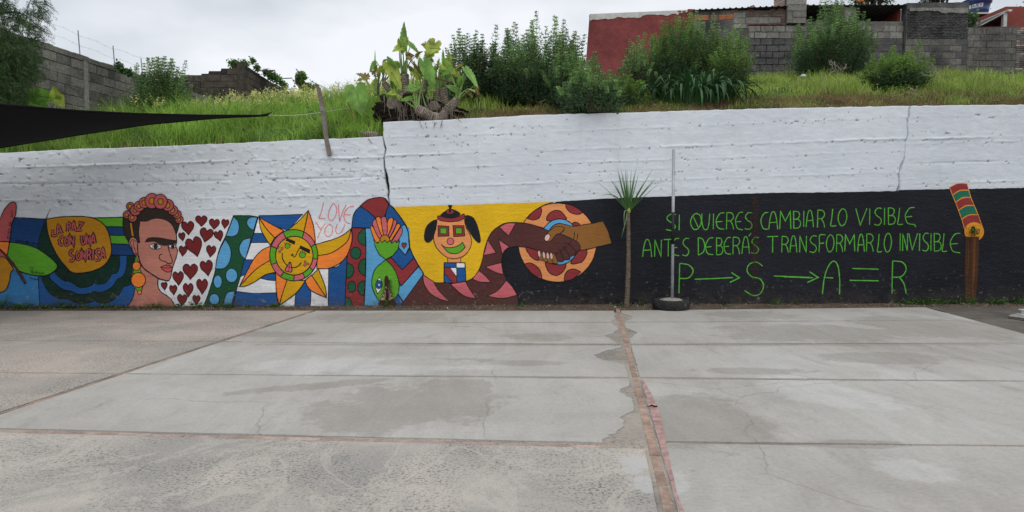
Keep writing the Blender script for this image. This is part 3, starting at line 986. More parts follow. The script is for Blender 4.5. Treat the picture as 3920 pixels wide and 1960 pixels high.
def glyph(m, ch, x0, x1, y0, y1, w, key, A=None):
    base = m.n
    for st in G[ch]:
        pts = []
        for p in st:
            x, y = x0 + (x1 - x0) * p[0], y0 + (y1 - y0) * p[1]
            if A: x, y = A(x, y)
            pts.append((x, y, 1) if len(p) > 2 else (x, y))
        m.line(pts, w, key, False, len(pts) > 2)
    m.n = base

# chunky outlined words on the yellow disc
m = Motif('painted_words', R1, 0.0078, 'pink outlined words LA PAZ CON UNA SONRISA on the yellow disc')
CH = [('L', 495, 540, 438, 500, -.25), ('a', 540, 585, 400, 488, -.2), ('P', 640, 672, 378, 462, .0), ('a', 682, 722, 375, 455, 0), ('Z', 738, 785, 380, 452, .05),
      ('C', 562, 606, 508, 590, .05), ('O', 616, 656, 512, 592, 0), ('N', 664, 702, 500, 590, 0),
      ('U', 774, 812, 497, 580, 0), ('N', 822, 858, 492, 585, 0), ('a', 868, 905, 490, 575, 0),
      ('S', 660, 705, 640, 740, 0), ('O', 728, 768, 648, 728, 0), ('N', 778, 812, 642, 728, 0), ('R', 828, 862, 632, 730, 0), ('I', 878, 892, 628, 735, 0), ('S', 908, 950, 630, 735, 0), ('a', 958, 998, 620, 720, 0)]
for (c, x0, x1, y0, y1, sk) in CH:
    cx, cy = (x0 + x1) / 2, (y0 + y1) / 2
    A = lambda x, y, cx=cx, cy=cy, sk=sk: (cx + (x - cx) * cos(sk) - (y - cy) * sin(sk), cy + (x - cx) * sin(sk) + (y - cy) * cos(sk))
    b = m.n
    glyph(m, c, x0, x1, y0, y1, 30, 'line', A); m.n = b + STEP * 5
    glyph(m, c, x0, x1, y0, y1, 14, 'pink2', A); m.n = b
m.build()

# --- leaves of the wheel at the far left
m = Motif('painted_leaf_wheel', R1, 0.0082)
m.shape('pink2', [(-60, 400), (0, 345), (40, 260), (95, 195), (138, 183), (157, 215), (150, 300), (118, 380), (102, 480), (92, 558, 1), (-60, 555, 1)], 9)
m.shape('orange', [(-60, 555, 1), (92, 560, 1), (88, 630), (72, 690, 1), (0, 625), (-60, 600)], 9)
m.shape('pink2', [(-60, 600, 1), (0, 640), (70, 700, 1), (60, 715), (0, 705), (-60, 690)], 8)
m.shape('yel_shaded', [(-60, 700, 1), (0, 703), (60, 715), (135, 820, 1), (105, 850), (92, 930), (60, 1010), (0, 1040), (-60, 1035)], 9)
m.shape('green', [(95, 562, 1), (180, 572), (330, 610), (450, 685), (530, 755), (546, 800), (500, 850), (420, 880), (300, 870), (180, 832), (110, 760), (72, 692, 1)], 10)
m.line([(-20, 610), (60, 690), (150, 800), (245, 955)], 30, 'line', taper=lambda f: .6 + .4 * f)
m.line([(-15, 615), (60, 695), (152, 805), (240, 945)], 19, 'maroon', taper=lambda f: .6 + .4 * f)
m.line([(285, 898), (330, 912), (365, 912), (390, 884)], 6)
b = m.n
for st in ([(283, 800), (310, 798), (318, 820), (300, 840), (288, 842)], [(296, 800), (300, 860)], [(305, 850), (325, 845), (318, 835), (308, 850), (325, 862)],
           [(345, 850), (332, 848), (335, 862), (347, 855), (348, 825), (350, 862)], [(358, 865), (358, 845), (366, 843)], [(382, 848), (370, 850), (372, 862), (384, 852), (386, 864)],
           [(395, 848), (397, 866), (388, 874)], [(415, 850), (404, 853), (408, 865), (418, 855), (424, 866)]):
    m.line(st, 4.5); m.n = b
def along(m, text, p0, p1, h, w, key):
    """letters spaced along a straight line from p0 to p1 (zoom px), height h"""
    d = Vector((p1[0] - p0[0], p1[1] - p0[1])); L = d.length; d.normalize(); up = Vector((d.y, -d.x))
    adv = L / len(text)
    b = m.n
    for i, c in enumerate(text):
        if c == ' ': continue
        A = lambda x, y, i=i: tuple(Vector(p0) + d * (i * adv + x) + up * (h - y))
        glyph(m, 'N' if c == 'Ñ' else c, adv * .15, adv * .8, 0, h, w, key, A)
        if c == 'Ñ':
            q = [A(adv * .2, -h * .3), A(adv * .75, -h * .35)]
            m.line(q, w, key, False, False); m.n = b
along(m, 'QUINTO AÑO  2017', (84, 532), (132, 262), 18, 3.6, 'line')
along(m, 'SEXTO AÑO 2017', (150, 558), (352, 592), 22, 3.4, 'line')
m.build()

# --- striped and spotted fields right of the portrait
m = Motif('painted_spotted_band', R3)
m.shape('mgreen', [(375, 240, 1), (545, 240), (640, 254, 1), (600, 400), (540, 600), (500, 710), (450, 890), (400, 1060), (355, 1260, 1), (30, 1260, 1), (90, 1120), (130, 1000), (180, 830), (195, 720), (225, 600), (290, 460), (340, 330)], 10)
m.shape('lblue', [(375, 250, 1), (420, 295), (437, 360), (420, 430), (370, 462), (292, 458, 1), (330, 370)], 9)
m.shape('lblue', [(286, 495, 1), (330, 560), (350, 640), (330, 740), (270, 805), (182, 808, 1), (200, 700), (235, 590)], 9)
m.shape('lblue', [(632, 255, 1), (560, 258), (525, 285), (520, 330), (550, 375), (592, 395, 1)], 9)
m.shape('lblue', [(562, 478, 1), (490, 495), (445, 550), (437, 610), (462, 670), (503, 705, 1), (545, 560)], 9)
m.ell('lblue', 355, 880, 63, 76); m.ell('lblue', 207, 946, 46, 69); m.ell('lblue', 170, 1135, 55, 59)
m.shape('lblue', [(390, 1050, 1), (330, 1055), (290, 1100), (250, 1260, 1), (340, 1260, 1)], 9)
m.build()
m = Motif('painted_white_field', R2)
m.fill('white', [(400, 850, 1), (640, 318, 1), (1124, 312, 1), (960, 720, 1), (820, 1230, 1), (560, 1230, 1)], False)
m.build()
m = Motif('painted_blue_stripes', R3)
m.fill('white', [(640, 254, 1), (1250, 240, 1), (1640, 500, 1), (1600, 1260, 1), (355, 1260, 1), (450, 890, 1), (540, 600, 1)], False)
m.shape('blue', [(650, 240, 1), (780, 238), (1115, 225, 1), (960, 400, 1), (780, 340), (652, 258, 1)], 9, False)
m.shape('blue', [(592, 428), (690, 430), (745, 528), (563, 528)], 9, False)
m.shape('blue', [(490, 712), (590, 712), (545, 850), (450, 893)], 9, False)
m.shape('blue', [(650, 905, 1), (740, 860), (835, 860, 1), (835, 936, 1), (740, 928)], 9)
m.shape('blue', [(405, 1052, 1), (610, 1072), (830, 1065, 1), (870, 1260, 1), (358, 1260, 1)], 9)
m.shape('blue', [(1145, 940, 1), (1204, 1040), (1196, 1217, 1), (1032, 1215, 1), (1050, 1060)], 9)
m.shape('blue', [(1395, 800, 1), (1500, 780), (1595, 655), (1590, 900), (1568, 1260, 1), (1390, 1260, 1)], 9)
m.build()

# --- portrait
m = Motif('painted_portrait', R2, 0.0062, 'painted woman with joined eyebrows, pink flower crown and orange earring')
m.fill('skin', [(225, 560, 1), (240, 640), (300, 740), (380, 800), (440, 860, 1), (411, 905, 1), (410, 980), (440, 1035), (500, 1075), (550, 1125), (582, 1230, 1), (60, 1230, 1), (150, 1140), (180, 1070), (188, 1000), (165, 880), (200, 700)])
m.line([(410, 905), (409, 980), (440, 1035), (500, 1075), (545, 1120), (580, 1195)], 9)
m.line([(192, 990), (182, 1060), (150, 1130), (95, 1185)], 8)
m.shape('skin', [(238, 362, 1), (300, 363), (345, 345), (400, 335), (470, 345), (530, 380), (565, 430), (583, 490), (588, 560, 1), (580, 600), (595, 640), (585, 700), (560, 770), (546, 815), (538, 860), (525, 905), (505, 930), (465, 922), (410, 903), (340, 858), (280, 815), (240, 755), (222, 680), (215, 560, 1)], 8)
m.line([(225, 690), (240, 755), (280, 815), (340, 858), (410, 903), (465, 922), (508, 929)], 13)
m.shape('hair', [(80, 330, 1), (78, 400), (95, 490), (130, 560, 1), (150, 520), (185, 515), (210, 550), (222, 567, 1), (238, 565, 1), (228, 480), (230, 410), (240, 360, 1), (300, 363, 1), (345, 345), (400, 335), (470, 347), (530, 382), (562, 430), (583, 492, 1), (600, 440), (618, 370, 1), (560, 260), (440, 200), (300, 210), (180, 260)], 8)
m.shape('yel_shaded', [(140, 378), (162, 378), (184, 508), (160, 508)], 6, False)
m.shape('skin', [(183, 678, 1), (165, 630), (142, 595), (136, 560), (148, 525), (175, 514), (200, 530), (218, 568), (214, 610), (222, 672, 1), (200, 670)], 8)
m.line([(168, 620), (150, 570), (165, 540), (188, 545), (205, 560)], 6); m.line([(182, 545), (178, 590), (200, 655)], 6)
m.shape('hair', [(290, 560, 1), (320, 523), (420, 520), (500, 535), (586, 548, 1), (586, 572, 1), (530, 580), (475, 594), (430, 580), (380, 556), (330, 556)], 6)
m.shape('white', [(330, 598), (365, 578), (405, 578), (442, 605), (410, 628), (360, 625)], 7)
m.ell('hair', 388, 602, 21, 25, 3)
m.line([(362, 582), (356, 602), (364, 622)], 4); m.line([(414, 582), (422, 603), (412, 624)], 4)
m.shape('white', [(510, 602), (540, 583), (565, 588), (580, 596), (570, 614), (540, 620)], 7)
m.ell('hair', 550, 602, 16, 17, 3)
m.line([(504, 592), (515, 640), (535, 700), (547, 740), (536, 760), (505, 762), (480, 745), (448, 737), (424, 715), (424, 688), (450, 674)], 8)
m.line([(497, 764), (493, 783)], 5); m.line([(514, 766), (520, 784)], 5)
m.shape('lip', [(437, 798, 1), (480, 780), (500, 788), (520, 783), (548, 803, 1), (535, 838), (500, 845), (462, 828)], 7)
m.line([(440, 800), (480, 806), (546, 803)], 6)
m.shape('green', [(186, 760), (203, 690), (228, 760)], 6, False)
m.shape('green', [(172, 860), (182, 815), (240, 815), (258, 860)], 6, False)
m.shape('green', [(192, 985), (265, 985), (250, 1045), (214, 1025)], 6, False)
m.ell('pink2', 203, 677, 12, w=6); m.ell('orange', 208, 788, 38, 40, 7); m.ell('orange', 225, 920, 68, 70, 8); m.ell('orange', 236, 1037, 18, 19, 6)
for (x, y, r, q) in ((612, 347, 38, 16), (592, 298, 40, 18), (553, 260, 46, 21), (505, 212, 56, 24), (118, 302, 37, 16), (172, 330, 41, 18), (150, 222, 38, 18), (200, 260, 50, 19), (236, 222, 50, 20), (286, 188, 52, 21), (355, 172, 66, 26), (437, 178, 64, 24)):
    m.ell('pink2', x, y, r, r * 1.1 if r > 60 else r, 8); m.ell('yel_shaded', x + (0 if r > 63 else -4), y, q, q * 1.15, 7)
m.build()

# --- hearts
m = Motif('painted_hearts', R2, 0.004, 'dark red outlined hearts scattered on white beside the portrait')
HS = [(.5, .22, 1), (.62, .05), (.8, 0), (1, .2), (.95, .5), (.72, .78), (.5, 1, 1), (.3, .75), (.06, .5), (0, .2), (.18, 0), (.38, .05)]
for (cx, cy, w, h, r) in [(693, 430, 115, 125, -5), (820, 363, 108, 100, 0), (942, 393, 95, 97, 5), (1045, 390, 68, 85, 8), (637, 512, 60, 78, -10), (865, 497, 125, 130, 12), (987, 505, 82, 98, -14),
                          (757, 610, 150, 185, -16), (645, 648, 75, 95, 5), (910, 650, 88, 108, 8), (715, 843, 137, 145, 0), (872, 810, 115, 145, -10), (601, 907, 100, 130, -3), (470, 980, 55, 72, -5),
                          (555, 1017, 68, 92, -4), (695, 1018, 93, 127, 0), (827, 985, 103, 142, 0), (638, 1112, 88, 105, 3), (772, 1112, 68, 90, 3)]:
    a = radians(r); b = m.n
    pts = []
    for p in HS:
        x, y = (p[0] - .5) * w, (p[1] - .5) * h
        q = (cx + x * cos(a) - y * sin(a), cy + x * sin(a) + y * cos(a))
        pts.append((*q, 1) if len(p) > 2 else q)
    m.shape('heart', pts, 8); m.n = b
m.build()

# --- sun
m = Motif('painted_sun', R3, 0.0055, 'smiling painted sun with yellow and orange rays and a green and pink ring')
def ray_(k1, a, k2, b):
    m.shape(k1, a, 10); m.shape(k2, b, 10)
ray_('orange', [(650, 255, 1), (780, 330), (915, 400, 1), (815, 480, 1), (720, 370)], 'sunyel', [(648, 255, 1), (675, 400), (770, 558, 1), (815, 475, 1), (720, 370)])
ray_('sunyel', [(1178, 185, 1), (1060, 310), (955, 395, 1), (1128, 425, 1), (1150, 320)], 'orange', [(1178, 185, 1), (1228, 330), (1250, 480), (1248, 555, 1), (1128, 420, 1), (1152, 320)])
ray_('orange', [(1638, 378, 1), (1645, 500), (1600, 650), (1520, 745), (1400, 802), (1270, 806, 1), (1270, 665, 1), (1420, 640), (1560, 550), (1610, 480)], 'sunyel', [(1636, 378, 1), (1560, 440), (1440, 495), (1245, 550, 1), (1275, 668, 1), (1420, 640), (1560, 550), (1612, 480)])
ray_('orange', [(1372, 1118, 1), (1300, 1010), (1220, 870, 1), (1140, 935, 1), (1205, 1040)], 'sunyel', [(1372, 1118, 1), (1358, 1000), (1285, 810, 1), (1215, 880, 1), (1300, 1010)])
ray_('orange', [(865, 1200, 1), (836, 1050), (828, 850, 1), (955, 930, 1), (910, 1050)], 'sunyel', [(867, 1200, 1), (910, 1050), (950, 930, 1), (1148, 935, 1), (1045, 1070)])
ray_('orange', [(440, 997, 1), (500, 880), (590, 710), (680, 610), (775, 568, 1), (775, 715, 1), (650, 790), (550, 880)], 'sunyel', [(440, 998, 1), (550, 880), (650, 790), (780, 712, 1), (835, 845, 1), (720, 872), (600, 950), (500, 995)])
m.ell('green', 1022, 663, 257, 275, 0)
m.ell(None, 1022, 663, 257, 275, 11)
bd = [(900, 400), (1132, 412), (1245, 546), (1283, 706), (1250, 842), (1148, 920), (1022, 938), (883, 890), (790, 760), (768, 558)]
an = [math.atan2((y - 663) / 275, (x - 1022) / 257) for x, y in bd]
cols = ['green', 'pink', 'green', 'pink', 'green', 'pink', 'green', 'pink', 'green', 'pink']
b = m.n
for i in range(10):
    a0, a1 = an[i], an[(i + 1) % 10]
    if a1 < a0: a1 += 2 * pi
    O = [(1022 + 252 * cos(a0 + (a1 - a0) * k / 8), 663 + 270 * sin(a0 + (a1 - a0) * k / 8)) for k in range(9)]
    I = [(1028 + 196 * cos(a0 + (a1 - a0) * k / 8), 668 + 203 * sin(a0 + (a1 - a0) * k / 8)) for k in range(9)][::-1]
    m.fill(cols[i], O + I, False); m.n = b
m.n = b + STEP
for a in an: m.line([(1022 + 255 * cos(a), 663 + 273 * sin(a)), (1028 + 198 * cos(a), 668 + 205 * sin(a))], 10, smooth=False)
m.ell('sunyel', 1028, 668, 200, 207, 11)
m.fill('line', [(952, 478), (1042, 516), (1030, 552), (932, 505)], False); m.fill('line', [(1090, 556), (1200, 604), (1192, 648), (1084, 592)], False)
m.ell('green', 955, 565, 28, 25, 7); m.ell('green', 1115, 660, 33, 31, 7)
for l in ([(930, 550), (925, 522)], [(948, 540), (945, 525)], [(970, 543), (975, 528)], [(982, 556), (996, 545)], [(1092, 634), (1088, 612)], [(1112, 628), (1115, 608)], [(1132, 634), (1142, 616)], [(1145, 648), (1160, 645)]): m.line(l, 6, smooth=False)
m.line([(1086, 582), (1065, 620), (1040, 675), (1022, 680), (1014, 655), (1008, 648), (1005, 668), (992, 655)], 8)
m.line([(900, 640), (903, 700), (935, 755), (985, 792), (1040, 793), (1075, 775), (1105, 740)], 11)
m.shape('pink', [(962, 765), (980, 735), (996, 760), (1003, 835), (975, 842), (930, 822)], 9)
m.line([(982, 740), (968, 835)], 6, smooth=False); m.line([(945, 785), (1002, 795)], 6, smooth=False)
for (x, y, r) in ((858, 580, 10), (897, 590, 13), (873, 622, 13), (1145, 733, 12), (1175, 755, 12), (1143, 768, 13)): m.ell('pink', x, y, r, w=5)
m.build()

m = Motif('painted_greeting', R3, 0.004, 'thin red handwritten LOVE YOU on white')
for st in ([(1340, 100), (1318, 190), (1290, 268, 1), (1362, 270)], [(1437, 110), (1400, 190), (1392, 260), (1430, 290), (1470, 240), (1480, 160), (1455, 112), (1437, 108)], [(1500, 118), (1505, 220), (1512, 302, 1), (1545, 200), (1582, 122)],
           [(1668, 138), (1610, 150), (1570, 200), (1558, 250), (1580, 305), (1628, 325)], [(1562, 228), (1630, 230)], [(1255, 302), (1290, 360), (1315, 390)], [(1358, 322), (1315, 390), (1275, 482)],
           [(1400, 335), (1362, 370), (1355, 430), (1385, 465), (1425, 440), (1438, 380), (1415, 338), (1400, 333)], [(1488, 330), (1470, 390), (1485, 432), (1520, 425), (1550, 385), (1566, 332)]):
    b = m.n; m.line(st, 7.5, 'love'); m.n = b + STEP * .3
m.build()

# --- arch, column and vase
m = Motif('painted_arch', R4, 0.0035)
m.fill('lblue', [(420, 400), (880, 400), (885, 620), (1025, 880), (815, 1168), (760, 1230), (410, 1230)], False)
m.shape('blue', [(287, 405, 1), (298, 300), (328, 230), (372, 188, 1), (450, 235), (525, 305, 1), (560, 410, 1)], 9)
m.shape('dred', [(372, 186, 1), (450, 122), (560, 96), (630, 108), (668, 165, 1), (645, 230), (620, 300, 1), (530, 308, 1), (450, 235)], 10)
m.shape('blue', [(668, 168, 1), (715, 205), (800, 320), (832, 372, 1), (770, 410, 1), (610, 400, 1), (640, 250)], 9)
m.shape('dred', [(287, 407, 1), (425, 412, 1), (432, 600), (428, 900), (412, 1230, 1), (215, 1230, 1), (228, 950), (240, 700), (262, 620), (290, 540)], 10)
m.shape('cgreen', [(427, 418, 1), (380, 440), (350, 500), (365, 560), (427, 596, 1)], 9); m.ell('cgreen', 327, 667, 53, 60)
m.shape('cgreen', [(238, 765, 1), (290, 795), (310, 850), (280, 910), (230, 930, 1)], 9); m.shape('cgreen', [(428, 720, 1), (375, 750), (355, 812), (375, 870), (424, 902, 1)], 9)
m.ell('cgreen', 287, 1014, 40, 57); m.shape('cgreen', [(420, 950, 1), (365, 975), (348, 1030), (370, 1085), (412, 1106, 1)], 9); m.shape('cgreen', [(222, 1118, 1), (270, 1140), (302, 1230, 1), (215, 1230, 1)], 9)
m.shape('lblue', [(830, 372, 1), (865, 450), (878, 540), (882, 600, 1), (835, 688, 1), (768, 610, 1), (780, 400, 1)], 9)
m.shape('blue', [(884, 618), (925, 715), (805, 838), (690, 712), (768, 612), (835, 690)], 9, False)
m.shape('dred', [(925, 718), (972, 802), (797, 1003), (770, 960), (640, 732), (690, 712), (805, 838)], 9, False)
m.shape('lblue', [(974, 804), (1025, 880), (815, 1168), (762, 1085), (775, 1000), (797, 1003)], 9, False)
m.shape('blue', [(762, 1085), (815, 1168), (790, 1230), (690, 1230), (700, 1140)], 9, False)
m.line([(287, 407), (360, 406), (425, 410), (480, 410)], 9)
m.line([(630, 105), (668, 165), (715, 205), (800, 318), (850, 400), (870, 480), (880, 600), (930, 720), (1025, 880)], 11)
m.ell('dred', 823, 585, 1, w=0)
m.shape('dred', [(823, 572, 1), (838, 560), (850, 578), (840, 602), (824, 622, 1), (806, 600), (798, 575), (812, 560)], 6)
m.build()
m = Motif('painted_flower_fish', R4, 0.0074, 'painted shell shaped flower over a green fish with one blue eye')
for k, pts in (('orange', [(478, 405), (500, 393), (545, 460), (578, 525), (560, 558), (520, 532)]), ('pink', [(500, 365), (515, 325), (538, 325), (560, 400), (592, 490), (572, 520), (530, 450)]), ('orange', [(535, 312), (560, 294), (584, 312), (600, 400), (614, 480), (590, 482), (555, 390)]),
               ('pink', [(785, 410), (805, 422), (800, 470), (750, 550), (698, 558), (715, 520)]), ('orange', [(745, 378), (772, 366), (782, 395), (730, 480), (690, 538), (676, 520), (720, 440)]), ('pink', [(715, 335), (740, 328), (742, 375), (680, 500), (662, 490), (700, 400)]),
               ('orange', [(655, 340), (690, 304), (712, 325), (692, 410), (655, 490), (645, 480)]), ('pink', [(588, 312), (615, 293), (642, 312), (652, 400), (645, 482), (615, 482), (598, 400)])):
    m.shape(k, pts, 8)
m.ell('yel_shaded', 627, 535, 50, 54, 8)
m.shape('green', [(513, 530), (555, 572), (575, 532), (600, 562), (625, 535), (650, 562), (675, 540), (700, 567), (737, 538), (745, 562), (777, 545), (760, 630), (705, 695), (635, 732), (570, 682), (530, 605)], 8, False)
m.shape('green', [(635, 735, 1), (700, 800), (745, 880), (772, 980), (765, 1070), (740, 1120), (700, 1160), (640, 1180), (585, 1172), (530, 1100), (496, 1010), (496, 930), (530, 830)], 9)
m.shape('white', [(575, 915, 1), (600, 980), (592, 1030), (550, 1086, 1), (533, 1020), (542, 960)], 7)
m.ell('blue', 565, 990, 33, 43, 6); m.ell('white', 567, 993, 10, 12, 4)
m.shape('brown', [(622, 930), (640, 898), (658, 905), (668, 940), (665, 1010), (690, 1060), (710, 1130), (745, 1200), (565, 1200), (600, 1120), (625, 1050)], 0)
zl = [(590, 1150), (575, 1125), (612, 1118), (592, 1092), (625, 1080), (604, 1050), (640, 1045), (620, 1010), (648, 1008)]
zr = [(690, 1150), (722, 1120), (690, 1110), (712, 1078), (680, 1078), (695, 1048), (668, 1048), (682, 1018), (660, 1010)]
for z in (zl, zr):
    m.fill('teeth', z + [((z[-1][0] + 5), 1020), ((640 + 12 * (1 if z is zr else -1)), 1150)], False); m.line(z, 6, smooth=False)
m.fill('line', [(648, 1000), (660, 1040), (668, 1110), (664, 1170), (640, 1170), (636, 1110), (640, 1050)], False)
m.build()

# --- black field (right), yellow field, serpent arm
m = Motif('painted_black_field', (0, 0, 1.0))
e = [(2130, 772), (2300, 761), (2460, 755), (2700, 746), (2960, 738), (3100, 737), (3250, 735), (3441, 731)]
e2 = [(3441, 728), (3550, 725), (3635, 724), (3750, 722), (3920, 719), (4300, 706)]
def rag(pts, amp=1.6):
    out = []
    for i in range(len(pts) - 1):
        a, b = pts[i], pts[i + 1]
        k = max(1, int((b[0] - a[0]) / 12))
        for j in range(k):
            x = a[0] + (b[0] - a[0]) * j / k
            out.append((x, a[1] + (b[1] - a[1]) * j / k + (float(fbm(x * .11, 3, 5)) - .5) * 2 * amp))
    return out + [pts[-1]]
m.fill('black', [(2100, 1240), (1900, 1240), (1900, 900)] + rag(e + e2) + [(4300, 1240)], False)
m.line([(3440, 735), (3434, 780), (3438, 830), (3432, 880)], 3, 'line')
m.build()
m = Motif('painted_yellow_field', R5, 0.003)
m.fill('yellow', rag([(3, 192), (300, 184), (800, 170), (1300, 153), (1664, 142)], 4) + [(1560, 180), (1440, 250), (1365, 365), (1200, 380), (1110, 420), (1030, 480), (985, 560), (950, 660), (930, 760), (880, 900), (820, 950), (680, 985), (530, 985), (430, 975), (330, 910), (250, 800), (180, 620), (150, 450), (100, 330)], False)
m.line([(1664, 142), (1560, 175), (1440, 250), (1365, 358)], 6)
m.build()
m = Motif('painted_wheel', R6, 0.0045, 'orange disc with dark red spots behind the joined hands')
CX, CY, RX, RY = 627, 560, 402, 405
m.ell('tan', CX, CY, RX, RY, 9)
for pts in ([(458, 195, 1), (465, 240), (440, 305), (380, 328), (318, 312, 1), (380, 240)], [(712, 160, 1), (800, 188), (890, 248, 1), (840, 270), (770, 255), (722, 210)], [(525, 335), (540, 265), (600, 230), (660, 238), (700, 280), (710, 325)],
            [(775, 368), (820, 350), (862, 382), (800, 392)], [(310, 612), (440, 640), (440, 738), (375, 722), (330, 670)], [(845, 645), (927, 638), (920, 700), (870, 762), (765, 772)],
            [(285, 785, 1), (340, 768), (410, 800), (455, 860), (468, 938, 1), (370, 880)], [(508, 762), (610, 785), (712, 780), (690, 850), (625, 896), (560, 880), (520, 830)], [(868, 860, 1), (800, 832), (740, 845), (705, 890), (698, 957, 1), (790, 930)]):
    m.shape('dred', pts, 9)
m.ell('lblue', 650, 552, 200, 235, 10)
m.build()
m = Motif('painted_serpent_arm', R5, 0.0062)
dx = 1074
m.shape('maroon', [(318, 885, 1), (430, 965), (530, 972), (680, 975), (820, 932), (890, 850), (930, 740), (950, 640), (985, 530), (1030, 450), (1110, 385), (1200, 355), (1365, 360), (dx + 400, 388), (dx + 520, 425), (dx + 620, 500, 1), (dx + 640, 700, 1), (dx + 560, 700), (dx + 430, 642), (dx + 330, 610), (dx + 220, 600), (dx + 140, 612), (dx + 80, 655), (dx + 55, 730), (dx + 62, 820), (dx + 110, 950), (dx + 170, 1030), (dx + 215, 1110), (dx + 235, 1260, 1), (50, 1260, 1), (170, 1090), (280, 930)], 9)
for pts in ([(1105, 402, 1), (1180, 362), (1274, 360, 1), (1200, 492, 1)], [(985, 532, 1), (1072, 665, 1), (942, 693, 1)], [(1098, 527, 1), (1207, 605, 1), (1160, 640), (1135, 682, 1)], [(960, 808, 1), (1125, 765, 1), (1145, 888, 1), (1050, 858)],
            [(895, 848, 1), (960, 900), (1017, 966, 1), (910, 965), (828, 935, 1)], [(318, 888, 1), (430, 962, 1), (480, 1050), (598, 1167, 1), (500, 1142), (400, 1085), (335, 990)], [(603, 985, 1), (757, 960, 1), (800, 1040), (867, 1134, 1), (760, 1115), (680, 1060)], [(978, 1108, 1), (1085, 1055), (1175, 948, 1), (1235, 1010), (1288, 1100, 1), (1130, 1132)]):
    m.shape('pink', pts, 8)
m.build()
m = Motif('painted_clown', R5, 0.0045, 'painted clown face with square glasses, small hat and green grin')
m.shape('tan', [(572, 700), (710, 700), (708, 770), (575, 770)], 7, False)
for (k, pts) in (('blue', [(537, 765), (663, 768), (663, 817), (540, 815)]), ('white', [(663, 768), (750, 768), (750, 820), (663, 818)]), ('white', [(595, 818), (665, 818), (667, 912)]), ('dred', [(540, 815), (597, 818), (667, 915), (668, 976), (627, 976), (540, 872)]),
                 ('blue', [(667, 820), (752, 820), (762, 955), (668, 976)]), ('blue', [(540, 874), (627, 976), (537, 970)])):
    m.shape(k, pts, 7, False)
m.line([(537, 765), (752, 768), (762, 955), (645, 978), (536, 968)], 9, closed=True, smooth=False)
m.shape('black', [(462, 328), (400, 350), (350, 410), (333, 500), (348, 548), (385, 556), (430, 505), (455, 400)], 6); m.shape('black', [(755, 290), (795, 284), (842, 312), (880, 390), (908, 500), (905, 558), (868, 545), (812, 470), (765, 380)], 6)
m.shape('tan', [(465, 320, 1), (745, 315, 1), (762, 400), (808, 490), (818, 565), (790, 640), (730, 702), (640, 725), (560, 706), (482, 640), (442, 575), (430, 500), (455, 410)], 8)
m.shape('black', [(500, 285), (580, 222), (640, 225), (702, 270), (600, 312)], 7)
m.shape('dred', [(470, 300), (482, 284), (540, 300), (610, 310), (690, 290), (738, 265), (748, 300), (700, 335), (600, 347), (500, 335)], 7)
m.ell('dred', 598, 243, 42, 26, 7); m.fill('black', [(577, 176), (620, 176), (612, 205), (606, 248), (588, 248), (588, 205)], True)
m.shape('dred', [(475, 385), (586, 392), (588, 492), (475, 496)], 7, False); m.shape('dred', [(628, 385), (742, 385), (750, 492), (635, 501)], 7, False)
m.shape('green', [(497, 411), (563, 411), (563, 470), (497, 470)], 7, False); m.shape('green', [(653, 410), (720, 408), (724, 468), (655, 472)], 7, False)
m.ell('pink', 603, 547, 35, w=7)
m.shape('green', [(522, 592, 1), (570, 612), (630, 608), (690, 588), (726, 557, 1), (754, 607, 1), (700, 660), (640, 674), (575, 655)], 8)
m.line([(508, 578), (524, 600)], 8)
m.build()
m = Motif('painted_handshake', R6, 0.009, 'dark brown hand and light brown hand joined in a painted handshake')
m.shape('arm', [(545, 440), (580, 390), (640, 362), (700, 372), (790, 392), (900, 375), (1000, 360), (1095, 338, 1), (1150, 450), (1185, 570, 1), (1050, 600), (950, 625), (860, 635), (760, 600), (650, 500), (560, 500)], 9)
m.shape('maroon', [(180, 500, 1), (195, 357, 1), (300, 362), (400, 385), (480, 415), (545, 442), (570, 520), (610, 480), (650, 470), (720, 495), (790, 528), (840, 560), (862, 605), (848, 645), (815, 655), (812, 682), (760, 706), (750, 733), (695, 740), (680, 756), (635, 750), (600, 700), (520, 678), (430, 642), (330, 612), (215, 599, 1)], 0)
m.line([(195, 357), (300, 362), (400, 385), (480, 415), (545, 442)], 8)
m.line([(600, 485), (650, 470), (720, 495), (790, 528), (840, 560), (862, 605), (848, 645), (815, 655)], 8); m.line([(815, 652), (812, 682), (760, 706), (750, 733), (695, 740), (680, 756), (635, 750), (600, 700)], 8)
m.line([(215, 599), (330, 612), (430, 642)], 8)
m.shape('arm', [(700, 412), (650, 395), (600, 400), (545, 440), (515, 478), (495, 520), (512, 550), (555, 545), (590, 505), (620, 475), (660, 462)], 7)
m.ell('nail', 523, 508, 26, 38, 6, rot=25)
for st in ([(700, 412), (690, 440), (655, 468)], [(705, 558), (755, 585), (815, 648)], [(775, 538), (760, 560), (742, 578)], [(675, 600), (715, 635), (755, 705)], [(730, 594), (700, 615), (690, 640)], [(637, 625), (670, 670), (692, 742)], [(690, 630), (665, 645), (655, 665)], [(640, 660), (600, 680)],
           [(803, 450), (800, 490), (795, 525)], [(835, 470), (832, 510), (822, 540)]): m.line(st, 6.5)
for (x, y, r) in ((448, 692, 12), (495, 708, 12), (540, 722, 14), (592, 725, 18)):
    m.shape('arm', [(x - 22, y - 45), (x + 5, y - 48), (x + 28, y + 5), (x + 40, y + 45), (x + 5, y + 48), (x - 14, y + 30)], 5)
for (x, y) in ((440, 675), (488, 687), (528, 694), (565, 697)): m.ell('nail', x, y, 14, 34, 4, rot=-8)
m.build()

